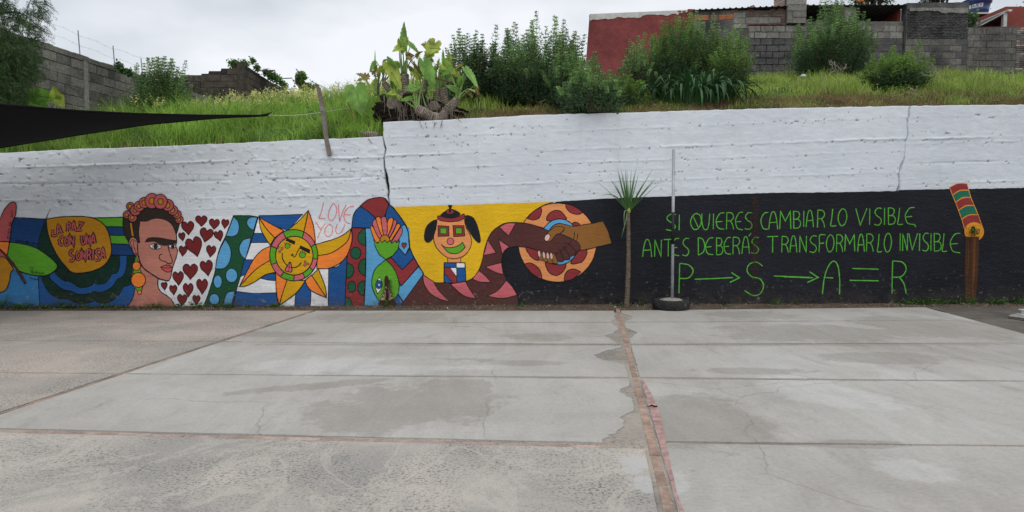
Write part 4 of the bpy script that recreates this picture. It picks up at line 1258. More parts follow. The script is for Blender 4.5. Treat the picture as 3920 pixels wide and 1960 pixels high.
# --- green writing on black
m = Motif('painted_sentence', R7, 0.004, 'green handwritten sentence SI QUIERES CAMBIAR LO VISIBLE, ANTES DEBERAS TRANSFORMAR LO INVISIBLE')
TW = 8.0
for (c, x0, x1, y0, y1) in [('S', 330, 415, 398, 537), ('I', 438, 450, 403, 535), ('Q', 540, 632, 392, 530), ('U', 636, 703, 395, 530), ('I', 728, 740, 395, 528), ('E', 755, 828, 388, 528), ('R', 842, 905, 385, 528), ('E', 920, 985, 383, 532), ('S', 1000, 1065, 385, 528),
        ('C', 1135, 1200, 382, 530), ('A', 1205, 1280, 378, 528), ('M', 1297, 1392, 375, 525), ('B', 1412, 1475, 372, 520),
        ('A', 133, 210, 615, 762), ('N', 235, 292, 617, 760), ('T', 312, 388, 612, 757), ('E', 378, 443, 605, 752), ('S', 470, 528, 603, 752), ('D', 603, 660, 598, 747), ('E', 665, 733, 600, 744), ('B', 757, 815, 598, 745), ('E', 822, 882, 597, 740), ('R', 897, 957, 594, 740),
        ('A', 977, 1040, 590, 735), ('S', 1055, 1120, 595, 733), ('T', 1190, 1283, 588, 725), ('R', 1312, 1370, 587, 725), ('A', 1385, 1443, 583, 723), ('N', 1467, 1525, 585, 723)]:
    glyph(m, c, x0, x1, y0, y1, TW, 'text')
m.line([(1035, 585), (1055, 560)], TW, 'text', smooth=False)
m.fr = R8
for (c, x0, x1, y0, y1) in [('I', 165, 175, 370, 508), ('A', 190, 252, 366, 510), ('R', 283, 347, 364, 512), ('L', 400, 446, 355, 500), ('O', 462, 536, 352, 498), ('V', 612, 707, 350, 492), ('I', 723, 737, 350, 490), ('S', 768, 832, 346, 492), ('I', 850, 862, 345, 490), ('B', 885, 948, 343, 487), ('L', 970, 1012, 346, 487), ('E', 1030, 1110, 343, 488), (',', 1110, 1122, 485, 508),
        ('S', 218, 280, 582, 724), ('F', 300, 355, 576, 720), ('O', 362, 427, 573, 720), ('R', 445, 500, 573, 720), ('M', 518, 603, 574, 714), ('A', 628, 685, 570, 717), ('R', 700, 760, 567, 717), ('L', 797, 835, 567, 720), ('O', 853, 915, 560, 722),
        ('I', 983, 995, 562, 712), ('N', 1010, 1052, 562, 712), ('V', 1062, 1137, 562, 705), ('I', 1146, 1162, 562, 712), ('S', 1178, 1232, 560, 712), ('I', 1246, 1256, 562, 710), ('B', 1275, 1338, 560, 714), ('L', 1348, 1388, 562, 716), ('E', 1412, 1500, 562, 728), ('.', 1492, 1500, 722, 730)]:
    glyph(m, c, x0, x1, y0, y1, TW, 'text')
m.build()
m = Motif('painted_formula', R7, 0.004, 'large green letters P S A R joined by arrows and an equals sign')
glyph(m, 'P', 435, 562, 818, 1072, 9.5, 'text')
m.line([(575, 952), (740, 946), (900, 938)], 9, 'text'); m.line([(888, 895), (955, 940, 1), (875, 978)], 9, 'text')
m.line([(1152, 840), (1100, 806), (1040, 825), (1020, 880), (1060, 930), (1130, 950), (1160, 1010), (1130, 1075), (1070, 1090), (1000, 1048)], 9, 'text')
m.line([(1248, 925), (1400, 930), (1554, 937)], 9, 'text')
m.fr = R8
m.line([(0, 932), (120, 936), (248, 940)], 9, 'text'); m.line([(218, 888), (292, 937, 1), (200, 980)], 9, 'text')
m.line([(328, 1078), (345, 940), (380, 840), (425, 798), (460, 840), (475, 960), (473, 1082)], 9.5, 'text'); m.line([(352, 938), (420, 942)], 9, 'text', smooth=False)
m.line([(582, 861), (700, 864), (805, 867)], 9, 'text'); m.line([(558, 962), (700, 964), (805, 966)], 9, 'text')
glyph(m, 'R', 912, 1040, 797, 1074, 9.5, 'text')
m.build()

m = Motif('painted_pipe', R8, 0.004, 'red and green striped painted pipe with an orange mouth around the drain hole')
Lp = [(1410, 172), (1433, 238), (1460, 300), (1485, 368), (1512, 443), (1542, 545)]; Rp = [(1557, 140), (1572, 195), (1590, 258), (1618, 325), (1652, 405), (1692, 520)]
for i in range(5):
    a, b = Lp[i], Rp[i]; c, d = Lp[i + 1], Rp[i + 1]
    am = ((a[0] + b[0]) / 2 - 6, (a[1] + b[1]) / 2 - 16); cm_ = ((c[0] + d[0]) / 2 - 6, (c[1] + d[1]) / 2 - 20)
    m.shape(['dred', 'dfoot'][i % 2], [(*a, 1), am, (*b, 1), (*d, 1), cm_, (*c, 1)], 6, line='rim')
m.ell('rim', 1618, 548, 80, 78, 6, line='rim')
m.fill('rust', [(1560, 600, 1), (1655, 600, 1), (1648, 800), (1632, 1145, 1), (1540, 1145, 1), (1548, 800)])
for i in range(24):
    x = 1546 + (i % 13) * 9 + random.uniform(-3, 3)
    m.line([(x, 590), (x - 4, 760 + random.uniform(-50, 50)), (x - 12 - random.random() * 6, 980 + random.uniform(-60, 170))], random.uniform(4, 10), random.choice(['drip', 'rust', 'rust', 'brown']), taper=lambda f: 1 - f * .6)
m.build()

# rust run below an old bolt, drawn down the black field
def rust():
    t = NT('rust_run')
    c = t.ramp(t.noise(9, 5, 0.6, sc=(1.6, 1.6, 0.25)), [(0.3, (0.030, 0.018, 0.012, 1)), (0.7, (0.075, 0.04, 0.022, 1))])
    t.done(c, 0.8)
    tr = t.N.new('ShaderNodeBsdfTransparent'); mx = t.N.new('ShaderNodeMixShader')
    at_ = t.N.new('ShaderNodeAttribute'); at_.attribute_name = 'cover'
    f = t.math('MULTIPLY', at_.outputs['Fac'], t.ramp(t.noise(6, 6, 0.7, sc=(3, 3, 0.35)), [(0.36, 0.0), (0.62, 0.85)]))
    t.L.new(f, mx.inputs[0]); t.L.new(tr.outputs[0], mx.inputs[1]); t.L.new(t.bsdf.outputs[0], mx.inputs[2]); t.L.new(mx.outputs[0], t.out.inputs['Surface'])
    for (px, y0, y1, w) in ((2888, 748, 1150, 26), (1486, 1070, 1180, 30)):
        V, Fc, A = [], [], []
        nx, ny = 9, 30
        for j in range(ny):
            for i in range(nx):
                py = y0 + (y1 - y0) * j / (ny - 1)
                u, v = W(px + (i / (nx - 1) - .5) * 2 * w * (0.6 + 0.5 * j / ny), py)
                V.append(tuple(wpos(u, max(v, 0.0), 0.0125)))
                e = 1 - abs(i / (nx - 1) - .5) * 2
                A.append(min(1, e * 1.6) * (1 - (j / (ny - 1)) ** 2) * (1 if j else 0.4))
        for j in range(ny - 1):
            for i in range(nx - 1):
                q = j * nx + i; Fc.append((q, q + nx, q + nx + 1, q + 1))
        me = mesh_np('rust_stain', V, np.array(Fc), t.m)
        a_ = me.attributes.new('cover', 'FLOAT', 'POINT'); a_.data.foreach_set('value', np.array(A, np.float32))
        obj('rust_stain', me, wall)
rust()
# drain hole in the pipe mouth
M_DARK = mottled('dark_hole', (0.012, 0.010, 0.008, 1), 0.3, 8, 0.95)
hm = MB(); u, v = W(3724, 878)
ring = [(u + 0.034 * cos(a) * (1 + .25 * sin(3 * a)), v + 0.06 * sin(a)) for a in np.linspace(0, 2 * pi, 14, endpoint=False)]
hm.add([wpos(p[0], p[1], 0.012) for p in ring] + [wpos(u, v, 0.002)], [(i, (i + 1) % 14, 14) for i in range(14)])
hm.build('drain_hole', M_DARK, wall)

# ================================================================== HILLSIDE
X_STEP = wpos(U_STEP, 0).x
def ztop(x):
    x = np.asarray(x, float)
    u = (x - WP0.x) / WDIR.x
    lo, hi = top_low(u), top_high(u)
    k = np.clip((x - X_STEP - 0.05) / 0.22, 0, 1)
    return lo * (1 - k) + hi * k
def hill_h(x, y):
    x = np.asarray(x, float); y = np.asarray(y, float)
    t = np.clip(y - (WP0.y + (x - WP0.x) * WDIR.y / WDIR.x), 0, None)
    A = np.interp(x, [-14, -8, -3, 0, 3, 6, 12], [1.75, 1.85, 2.25, 2.1, 2.1, 2.42, 2.45])
    z = ztop(x) - 0.06
    # the step in the wall evens out up the slope
    sm = np.clip(t / 2.0, 0, 1)
    zz = ztop(x - 0.9) * 0.5 + ztop(x + 0.9) * 0.5 - 0.06
    z = z * (1 - sm) + zz * sm
    r = A * np.interp(t, [0, 1, 2, 3.5, 5, 7, 9.6, 12, 40, 200], [0, .14, .275, .45, .60, .79, .985, 1.06, 1.15, 1.2])
    r = r + 0.22 * (fbm(x * 0.7, y * 0.7, 5, 4) - .5) * np.clip(t / 1.2, 0, 1)
    return z + r
def hill():
    xs = np.concatenate([np.linspace(-140, -16, 12)[:-1], np.linspace(-16, 20, 260), np.linspace(20, 150, 12)[1:]])
    ts = np.concatenate([np.linspace(0.18, 13, 90), np.linspace(14, 170, 22)])
    X, T = np.meshgrid(xs, ts)
    Y = WP0.y + (np.clip(X, -30, 40) - WP0.x) * WDIR.y / WDIR.x + T
    Z = hill_h(X, Y)
    V = np.stack([X, Y, Z], -1)
    sk = V[:1].copy(); sk[..., 2] = -0.3
    V = np.concatenate([sk, V], 0)
    ny, nx = V.shape[:2]
    i = np.arange(nx * ny).reshape(ny, nx)
    F = np.stack([i[:-1, :-1], i[:-1, 1:], i[1:, 1:], i[1:, :-1]], -1).reshape(-1, 4)
    t = NT('soil_and_thatch')
    c = t.ramp(t.noise(1.6, 6, 0.6), [(0.3, (0.03, 0.045, 0.014, 1)), (0.6, (0.07, 0.085, 0.028, 1)), (0.8, (0.12, 0.095, 0.05, 1))])
    n = t.bump(t.noise(30, 5, 0.7), 0.8, 0.03)
    o = obj('hillside', mesh_np('hillside', V.reshape(-1, 3), F, t.done(c, 0.95, n, 0.1), True))
    tag(o, kind='structure')
hill()
def on_hill(px, py):
    d = ray(px, py); lo = None
    Y = ywall(0) + 0.1
    while Y < 60:
        k = Y / d.y
        if CAM_Z + d.z * k <= float(hill_h(d.x * k, Y)): break
        Y += 0.1
    Y = min(Y, 20.0)
    k = Y / d.y
    return Vector((d.x * k, Y, float(hill_h(d.x * k, Y))))
def z_at(py, Y):
    return at(1960, py, Y).z

# ================================================================== BLOCK WALLS
def wallmat(name, dark, lightc, topdark=None):
    t = NT(name)
    a = t.noise(1.1, 7, 0.68, dist=0.6)
    c = t.ramp(a, [(0.32, (*dark, 1)), (0.62, (*lightc, 1))])
    c = t.mix(1.0, c, t.ramp(t.noise(16, 6, 0.72), [(0.3, 0.6), (0.7, 1.35)]), 'MULTIPLY')
    oi = t.N.new('ShaderNodeObjectInfo')
    c = t.mix(1.0, c, t.ramp(oi.outputs['Random'], [(0, 0.88), (1, 1.12)]), 'MULTIPLY')
    run = t.ramp(t.noise(3, 5, 0.7, sc=(1, 1, 0.2)), [(0.5, 0.0), (0.7, 1.0)])
    c = t.mix(t.math('MULTIPLY', run, 0.35), c, (0.035, 0.033, 0.032, 1))
    n = t.bump(t.noise(28, 6, 0.7), 0.7, 0.02)
    return t.done(c, 0.95, n, 0.15)
M_BL_L = wallmat('grey_block', (0.135, 0.126, 0.116), (0.28, 0.262, 0.238))
M_BL_D = wallmat('sooty_block', (0.045, 0.044, 0.046), (0.14, 0.137, 0.137))
M_BL_R = wallmat('ruin_block', (0.04, 0.034, 0.03), (0.11, 0.092, 0.075))
M_BL_G = wallmat('light_block', (0.20, 0.195, 0.18), (0.31, 0.30, 0.28))
M_BL_M = wallmat('mossy_block', (0.06, 0.058, 0.052), (0.22, 0.208, 0.19))
M_MORT = wallmat('mortar', (0.08, 0.076, 0.072), (0.22, 0.205, 0.185))
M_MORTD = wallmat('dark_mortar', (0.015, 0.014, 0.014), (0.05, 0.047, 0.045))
M_BRK = mottled('old_red_brick', (0.22, 0.085, 0.06, 1), 0.35, 5, 0.9, 0.6, 50, 0.01, objr=0.3)
M_HOL = mottled('hollow_clay_brick', (0.50, 0.19, 0.085, 1), 0.25, 5, 0.9, 0.6, 50, 0.01, objr=0.25)
M_RED = mottled('dark_red_render', (0.235, 0.058, 0.058, 1), 0.3, 1.3, 0.85, 0.6, 22, 0.02)
M_RED2 = mottled('brick_red_wall', (0.25, 0.065, 0.048, 1), 0.12, 1.0, 0.85, 0.4, 22, 0.01)
M_WHT = mottled('dirty_white_render', (0.62, 0.61, 0.59, 1), 0.25, 2.0, 0.85, 0.5, 18, 0.02)

def block_variants(l, h, d, mat, nm='block', n=4, ch=0.008, jt=0.004):
    out = []
    for s in range(n):
        r = random.Random(s * 7 + int(l * 100))
        j = lambda: r.uniform(-jt, jt)
        vs = []
        for y, ins in ((d, 0), (ch, 0), (0, ch)):          # front at y=0 facing -y
            for sx, sz in ((-1, -1), (1, -1), (1, 1), (-1, 1)):
                vs.append((sx * (l / 2 - ins) + j(), y + (r.uniform(-jt, jt) if ins else 0), sz * (h / 2 - ins) + j()))
        fs = [(8, 9, 10, 11)]
        for k in (0, 4):
            for a in range(4):
                b = (a + 1) % 4
                fs.append((k + a, k + b, k + b + 4, k + a + 4))
        me = bpy.data.meshes.new(nm); me.from_pydata(vs, [], fs); me.materials.append(mat); me.update()
        out.append(me)
    return out
BV = {}
def bvar(mat, l, h, nm='block'):
    k = (mat.name, round(l, 3), round(h, 3), nm)
    if k not in BV: BV[k] = block_variants(l, h, 0.07, mat, nm)
    return BV[k]

def lay(parent, org, dirv, length, z0, rows_, bl, bh, gap, matf, topf=None, nm='block', proud=0.014, rnd=0.0, miss=0.0, botf=None, start=0.0):
    """lays pieces on a wall face; org: world xy of the face's left end; dirv: unit direction; face looks to the right hand side of dirv"""
    rz = math.atan2(dirv.y, dirv.x)
    nrm = Vector((dirv.y, -dirv.x, 0))
    z = z0
    for r in range(rows_):
        x = start - (bl + gap) * (0.5 if r % 2 else 0.0)
        zc = z + bh / 2
        while x < length - 0.02:
            l = bl * (1 + random.uniform(-rnd, rnd))
            a, b = max(x, 0), min(x + l, length)
            xc = (a + b) / 2
            ok = (b - a) > 0.05 and random.random() >= miss
            if ok and topf and zc + bh * 0.3 > topf(xc): ok = False
            if ok and botf and zc + bh * 0.5 < botf(xc): ok = False
            if ok:
                mt = matf(r, xc, zc)
                if mt is not None:
                    o = bpy.data.objects.new(nm, random.choice(bvar(mt, bl, bh, nm)))
                    link(o, parent)
                    p = org + dirv * xc + nrm * (proud + random.uniform(-0.005, 0.005))
                    o.matrix_parent_inverse = parent_world(parent).inverted()
                    o.location = (p.x, p.y, zc + random.uniform(-0.003, 0.003))
                    o.rotation_euler = (0, random.uniform(-.008, .008), rz)
                    o.scale = ((b - a) / bl, 1, 1 + random.uniform(-.02, .01))
            x += l + gap
        z += bh + gap

def core(parent, org, dirv, length, z0, topf, thick, mat, name='mortar', n=None):
    n = n or max(2, int(length / 0.15))
    m = MB()
    nrm = Vector((dirv.y, -dirv.x, 0))
    vs = []
    for i in range(n + 1):
        x = length * i / n
        p = org + dirv * x
        t = topf(x) if callable(topf) else topf
        for q, zz in ((p, z0), (p, t), (p - nrm * thick, t), (p - nrm * thick, z0)):
            vs.append((q.x, q.y, zz))
    fs = []
    for i in range(n):
        b = i * 4
        for k in range(4):
            fs.append((b + k, b + (k + 1) % 4, b + 4 + (k + 1) % 4, b + 4 + k))
    fs += [(0, 3, 2, 1), (n * 4, n * 4 + 1, n * 4 + 2, n * 4 + 3)]
    m.add(vs, fs)
    return m.build(name, mat, parent)

V2 = lambda x, y: Vector((x, y, 0))
# ---- left boundary wall, running away up the slope
A, B = V2(at(-150, 200, 11.6).x, 11.6), V2(at(848, 367, 21.2).x, 21.2)
A = V2(-9.75, 12.3); B = V2(-8.95, 21.3)
dv = (B - A).normalized(); LNG = (B - A).length
lw = thing('block_wall', 'grey concrete block wall running up the slope behind the shade cloth, barbed wire on top', 'wall', (A.x, A.y, float(hill_h(A.x, A.y))))
tl = lambda x: 5.09 + 0.02 * (float(vn(x * 3, 0, 8)) - .5) * 2
core(lw, A, dv, LNG, 2.6, tl, 0.18, M_MORT)
dl = lambda r, x, z: M_BL_M if (r in (5, 6) and 2.2 < x < 3.9) or random.random() < .12 else M_BL_L
lay(lw, A, dv, LNG, 5.09 - 0.07 - 10 * 0.205, 10, 0.39, 0.19, 0.015, dl, lambda x: 5.06, proud=0.014)
m = MB()   # crumbling cap
for i in range(60):
    x = i * LNG / 60
    p = A + dv * x
    h = 0.05 + 0.035 * float(vn(i * .7, 3, 2))
    q = p + dv * (LNG / 60)
    nn = Vector((dv.y, -dv.x, 0))
    w = 0.015 + 0.02 * float(vn(i * .9, 9, 2))
    m.hexa([p + nn * w + Vector((0, 0, 5.02)), q + nn * w + Vector((0, 0, 5.02)), q - nn * .2 + Vector((0, 0, 5.02)), p - nn * .2 + Vector((0, 0, 5.02)),
            p + nn * w + Vector((0, 0, 5.06 + h)), q + nn * w + Vector((0, 0, 5.06 + h)), q - nn * .2 + Vector((0, 0, 5.06 + h)), p - nn * .2 + Vector((0, 0, 5.06 + h))])
m.build('wall_cap', M_BL_L, lw)
M_WIRE = mottled('rusty_wire', (0.26, 0.27, 0.29, 1), 0.2, 8, 0.6)
for k, xx in enumerate((3.0, 4.15, 5.2)):
    m = MB(); p = A + dv * xx - Vector((dv.y, -dv.x, 0)) * 0.05
    m.tube([(p.x, p.y, 5.05), (p.x - .03, p.y, 5.68 - k * .05)], 0.012, 5)
    m.build('wire_post', M_WIRE, lw)
for h in (5.36, 5.58):
    m = MB(); pts = []
    for i in range(34):
        x = -0.6 + i * 0.26
        p = A + dv * x - Vector((dv.y, -dv.x, 0)) * 0.05
        pts.append((p.x, p.y, h + 0.02 * math.sin(i * 1.7) - 0.02 * math.sin(i * pi / 7)))
    m.tube(pts, 0.0022, 3)
    for p in pts[::1]:
        m.tube([(p[0], p[1] - .02, p[2] - .02), (p[0] + .01, p[1] + .02, p[2] + .025)], 0.002, 3)
    m.build('barbed_wire', M_WIRE, lw)
for xx in (3.0, 5.6):   # cast columns between the blocks
    m = MB(); p = A + dv * xx; nn = Vector((dv.y, -dv.x, 0))
    m.hexa([p + nn * .03 + Vector((0, 0, 3)), p + dv * .13 + nn * .03 + Vector((0, 0, 3)), p + dv * .13 - nn * .1 + Vector((0, 0, 3)), p - nn * .1 + Vector((0, 0, 3)),
            p + nn * .03 + Vector((0, 0, 5.02)), p + dv * .13 + nn * .03 + Vector((0, 0, 5.02)), p + dv * .13 - nn * .1 + Vector((0, 0, 5.02)), p - nn * .1 + Vector((0, 0, 5.02))])
    m.build('column', M_BL_G, lw)

# ---- roofless block ruin
C0 = V2(at(925, 243, 21.3).x, 21.3)
zt = z_at(245, 21.3)
ruin = thing('block_ruin', 'dark roofless block ruin with a stepped broken top above the yellow flowers', 'ruin', (C0.x, C0.y, 4.7))
Lx0 = at(640, 300, 21.3).x
d1 = Vector((1, 0, 0)); o1 = V2(Lx0, 21.3); l1 = C0.x - Lx0
sx = lambda px: at(px, 300, 21.3).x - Lx0
def t1(x):
    for px, py in ((905, 243), (890, 255), (845, 262), (798, 272), (772, 282), (700, 290)):
        if x >= sx(px): return z_at(py, 21.3)
    return z_at(296, 21.3)
core(ruin, o1, d1, l1 - 0.02, 4.2, lambda x: t1(x) - 0.0, 0.18, M_MORTD, n=90)
lay(ruin, o1, d1, l1 - 0.14, 4.55, 9, 0.40, 0.19, 0.012, lambda r, x, z: M_BL_R, t1, proud=0.012)
C1 = V2(C0.x + 0.12, 27.0)
d2 = (C1 - C0).normalized(); l2 = (C1 - C0).length
t2 = lambda x: zt + 0.03 * (float(vn(x * 2.4, 4, 4)) - .5) * 2 - 0.02 * x
core(ruin, C0 + d2 * .15, d2, l2 - .15, 4.2, t2, 0.18, M_MORTD)
lay(ruin, C0 + d2 * .15, d2, l2 - .15, 4.55, 9, 0.40, 0.19, 0.012, lambda r, x, z: M_BL_R if random.random() < .8 else M_BL_L, t2, proud=0.012)
m = MB(); m.box((C0.x - .14, C0.y - .03, 4.2), (C0.x + .035, C0.y + .15, zt + 0.06)); m.build('corner_column', M_BL_R, ruin)
for (px, py, w) in ((985, 270, .45), (1060, 300, .42), (1110, 340, .2)):
    yy = 22.5 + (px - 985) * .025
    m = MB(); p = at(px, py, yy); m.tube([(C0.x + .1 - .15, yy, p.z - .02), (C0.x + .12 + w, yy + .1, p.z + .03)], 0.018, 5); m.build('old_rafter', mottled('weathered_wood', (0.07, 0.055, 0.045, 1), .3, 10), ruin)

# ---- buildings on the skyline, right (front at 22 m)
YB = 22.0
def X_(px): return at(px, 200, YB).x
def Z_(py): return z_at(py, YB)
house = thing('red_house', 'dark red rendered house wall with a peeling white top edge behind the shrubs', 'house', (X_(2450), YB, 5.4))
m = MB()
xl, xr = X_(2256), X_(2632)
xlb = X_(2226)
zl, zr, zb = Z_(56), Z_(40), 4.6
n = 40
vs = []
m.hexa([(xlb, YB, zb), (xr, YB, zb), (xr, YB + .25, zb), (xlb + .05, YB + .25, zb), (xl, YB, zl), (xr, YB, zr), (xr, YB + .25, zr), (xl + .05, YB + .25, zl)])
m.build('wall', M_RED, house)
m = MB()   # peeled white band with a ragged lower edge
top, bot = [], []
for i in range(121):
    s = i / 120; px = 2257 + (2632 - 2257) * s
    yt = 54 + (38 - 54) * s
    d = 21 * (1 - s * .35) + 7 * (float(fbm(s * 14, 2, 5)) - .5) * 2
    if s > .9: d *= .6
    top.append((X_(px), YB - .012, Z_(yt))); bot.append((X_(px + 0.3), YB - .012, Z_(yt + d)))
m.add(top + bot, [(i, i + 121, i + 122, i + 1) for i in range(120)])
m.add([(p[0], YB - .012, p[2]) for p in top] + [(p[0], YB + .3, p[2] + .004) for p in top], [(i, i + 1, i + 122, i + 121) for i in range(120)])
m.build('peeling_band', M_WHT, house)
m = MB(); m.box((X_(2630), YB - .04, zb), (X_(2649), YB + .3, Z_(36))); m.build('pillar', M_RED, house)
tp, bt = [], []     # patch of bare brick left at the top
for (px, py, w, h) in ((2592, 41, 13, 6), (2610, 42, 12, 6), (2599, 49, 12, 6)):
    m = MB(); m.box((X_(px), YB - .02, Z_(py + h)), (X_(px + w), YB + .02, Z_(py))); m.build('brick', M_BRK, house)

shed = thing('brick_shed', 'patched wall of old brick, grey block and orange hollow brick under a corrugated roof edge', 'shed', (X_(2830), YB, 5.4))
m = MB(); m.box((X_(2650), YB, 4.7), (X_(3005), YB + .2, Z_(40)))
m.build('mortar', M_MORT, shed)
def piece(parent, px0, py0, px1, py1, mat, nm, Y=YB, pr=.014):
    l, h = X_(px1) - X_(px0), Z_(py0) - Z_(py1)
    o = bpy.data.objects.new(nm, random.choice(bvar(mat, .4, .2, nm))); link(o, parent)
    o.matrix_parent_inverse = parent_world(parent).inverted()
    o.location = ((X_(px0) + X_(px1)) / 2, Y - pr, (Z_(py0) + Z_(py1)) / 2); o.scale = (l / .4, 1, h / .2)
    return o
for i, px in enumerate((2656, 2684, 2719, 2750, 2778)):
    piece(shed, px, 57 + (3 - i) * .6, px + 26, 76 + (3 - i) * .5, M_HOL if i != 2 else M_BRICK, 'hollow_brick', pr=.016)
    for k in range(3):
        m = MB(); m.box((X_(px + 1), YB - .022, Z_(63 + k * 5)), (X_(px + 25), YB - .010, Z_(62 + k * 5))); m.build('groove', M_BRK, shed)
piece(shed, 2796, 38, 2821, 47, M_HOL, 'hollow_brick')
for (a, b, c, d) in ((2806, 48, 2850, 69), (2806, 70, 2850, 91), (2852, 68, 2895, 91), (2897, 68, 2940, 91), (2942, 67, 2985, 89), (2808, 92, 2855, 108), (2700, 80, 2802, 108)):
    piece(shed, a, b, c, d, M_BL_G if a != 2700 else M_BL_D, 'block')
for row, (py, xs) in enumerate(((36, range(2655, 3000, 29)), (43, range(2868, 3000, 26)), (50, range(2854, 3000, 28)), (59, range(2856, 3000, 28)), (70, (2986,)), (82, (2988,)), (91, (2858, 2886, 2913, 2950, 2974)))):
    for x in xs:
        if py == 36 and random.random() < .35: continue
        x = x + random.uniform(-2, 2)
        dy = -(x - 2655) / 345 * 6 + 6 if py == 36 else 0
        piece(shed, x, py + dy - (3 if py == 36 else 0), min(x + random.uniform(20, 25), 3004), py + dy + 3.5, M_BRK, 'brick')
# dark rendered lower part under the shed wall
m = MB(); m.box((X_(2690), YB - .03, 4.7), (X_(2862), YB - .004, Z_(109))); m.build('render', M_BL_D, shed)
M_ROOF = mottled('dark_corrugated_roof', (0.045, 0.042, 0.042, 1), 0.3, 3, 0.7, objr=0)
def corrugated(parent, xa, za, xb, zb_, Y0, Y1, dz, name='roof_sheet', per=0.19, amp=0.022, mat=M_ROOF):
    nx = int((xb - xa) / per * 8)
    vs = []
    for (Y, dd) in ((Y0, 0), (Y1, dz)):
        for th in (0, -0.012):
            for i in range(nx + 1):
                x = xa + (xb - xa) * i / nx
                w = max(0, cos(2 * pi * (x - xa) / per)) ** 1.5
                vs.append((x, Y, za + (zb_ - za) * i / nx + dd + amp * 1.6 * w + th))
    k = nx + 1; fs = []
    for i in range(nx):
        fs += [(i, i + 1, i + 1 + 2 * k, i + 2 * k), (i + k, i + 3 * k, i + 1 + 3 * k, i + 1 + k), (i, i + k, i + 1 + k, i + 1)]
    m = MB(); m.add(vs, fs)
    return m.build(name, mat, parent, True)
corrugated(shed, X_(2650), Z_(42), X_(3006), Z_(27), YB - .12, YB + 3.5, -0.35)

pil = thing('block_chimney', 'tall square pillar of rough grey blocks with a brick side beside the shed', 'chimney', (X_(3042), YB, 5.4))
m = MB(); m.box((X_(3006), YB - .10, Z_(92)), (X_(3078), YB + .6, Z_(-60))); m.build('mortar', M_MORT, pil)
for (a, b, c, d) in ((3006, -60, 3078, -40), (3006, -39, 3078, -8), (3006, -7, 3078, 22), (3006, 24, 3078, 46), (3006, 48, 3025, 91), (3027, 48, 3078, 70), (3027, 72, 3078, 92)):
    piece(pil, a, b, c, d, M_BL_G if (b // 3) % 2 else M_BL_L, 'block', YB - .10)
for r in range(9):
    y0 = -52 + r * 9.5
    for q in range(2):
        m = MB(); xx = X_(3004) - .02
        m.hexa([(X_(2983), YB + .45 - .02 * q, Z_(y0 + 8)), (xx, YB + .02, Z_(y0 + 7)), (xx, YB + .1, Z_(y0 + 7)), (X_(2983), YB + .55, Z_(y0 + 8)),
                (X_(2983), YB + .45 - .02 * q, Z_(y0)), (xx, YB + .02, Z_(y0)), (xx, YB + .1, Z_(y0)), (X_(2983), YB + .55, Z_(y0))]) if q == 0 else None
        if q == 0: m.build('brick', M_BRICKP, pil)

gw = thing('grey_block_wall', 'weathered grey block wall with sooty lower courses behind the bushy green shrub', 'wall', (X_(3200), YB, 5.4))
o3 = V2(X_(2864), YB); l3 = X_(3455) - X_(2864)
tg = lambda x: Z_(95) if x < X_(3080) - X_(2864) else Z_(82)
core(gw, o3, d1, l3 - .01, 4.8, lambda x: tg(x), 0.2, M_BL_M, n=120)
def mg(r, x, z):
    if z > Z_(142): return M_BL_G if random.random() < .3 else M_BL_L
    return M_BL_D
zrow = Z_(95) - 9 * 0.205
lay(gw, o3, d1, l3, zrow - .0, 10, 0.375, 0.188, 0.015, mg, lambda x: tg(x) + .02, proud=.013)
m = MB(); m.box((X_(3228), YB - .03, Z_(86)), (X_(3271), YB + .25, Z_(28))); m.build('pier', M_BL_G, gw)
m = MB(); m.box((X_(3223), YB - .01, Z_(86)), (X_(3227.5), YB + .25, Z_(28))); m.build('door_frame', M_RED2, gw)
# lean-to with open front
lean = thing('lean_to_roof', 'dark open lean-to with a corrugated roof above the grey block wall', 'roof', (X_(3300), YB + 1, 7.8))
corrugated(lean, X_(3080), Z_(25), X_(3456), Z_(24), YB - .15, YB + 4.2, -0.28)
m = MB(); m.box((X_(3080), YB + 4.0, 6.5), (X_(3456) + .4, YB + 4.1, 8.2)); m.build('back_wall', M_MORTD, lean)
m = MB(); m.box((X_(3446), YB + .21, 6.8), (X_(3456) + .02, YB + 4.0, Z_(29))); m.build('side_wall', M_RED2, lean)
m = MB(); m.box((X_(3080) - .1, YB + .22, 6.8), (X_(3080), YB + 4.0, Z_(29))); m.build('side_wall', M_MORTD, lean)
M_BEAM = mottled('dark_beam', (0.03, 0.024, 0.022, 1), .3, 6)
for yy in (1.2, 2.6):
    m = MB(); m.box((X_(3080), YB + yy, Z_(25) - .07 * yy - .13), (X_(3446), YB + yy + .08, Z_(25) - .07 * yy - .03)); m.build('beam', M_BEAM, lean)

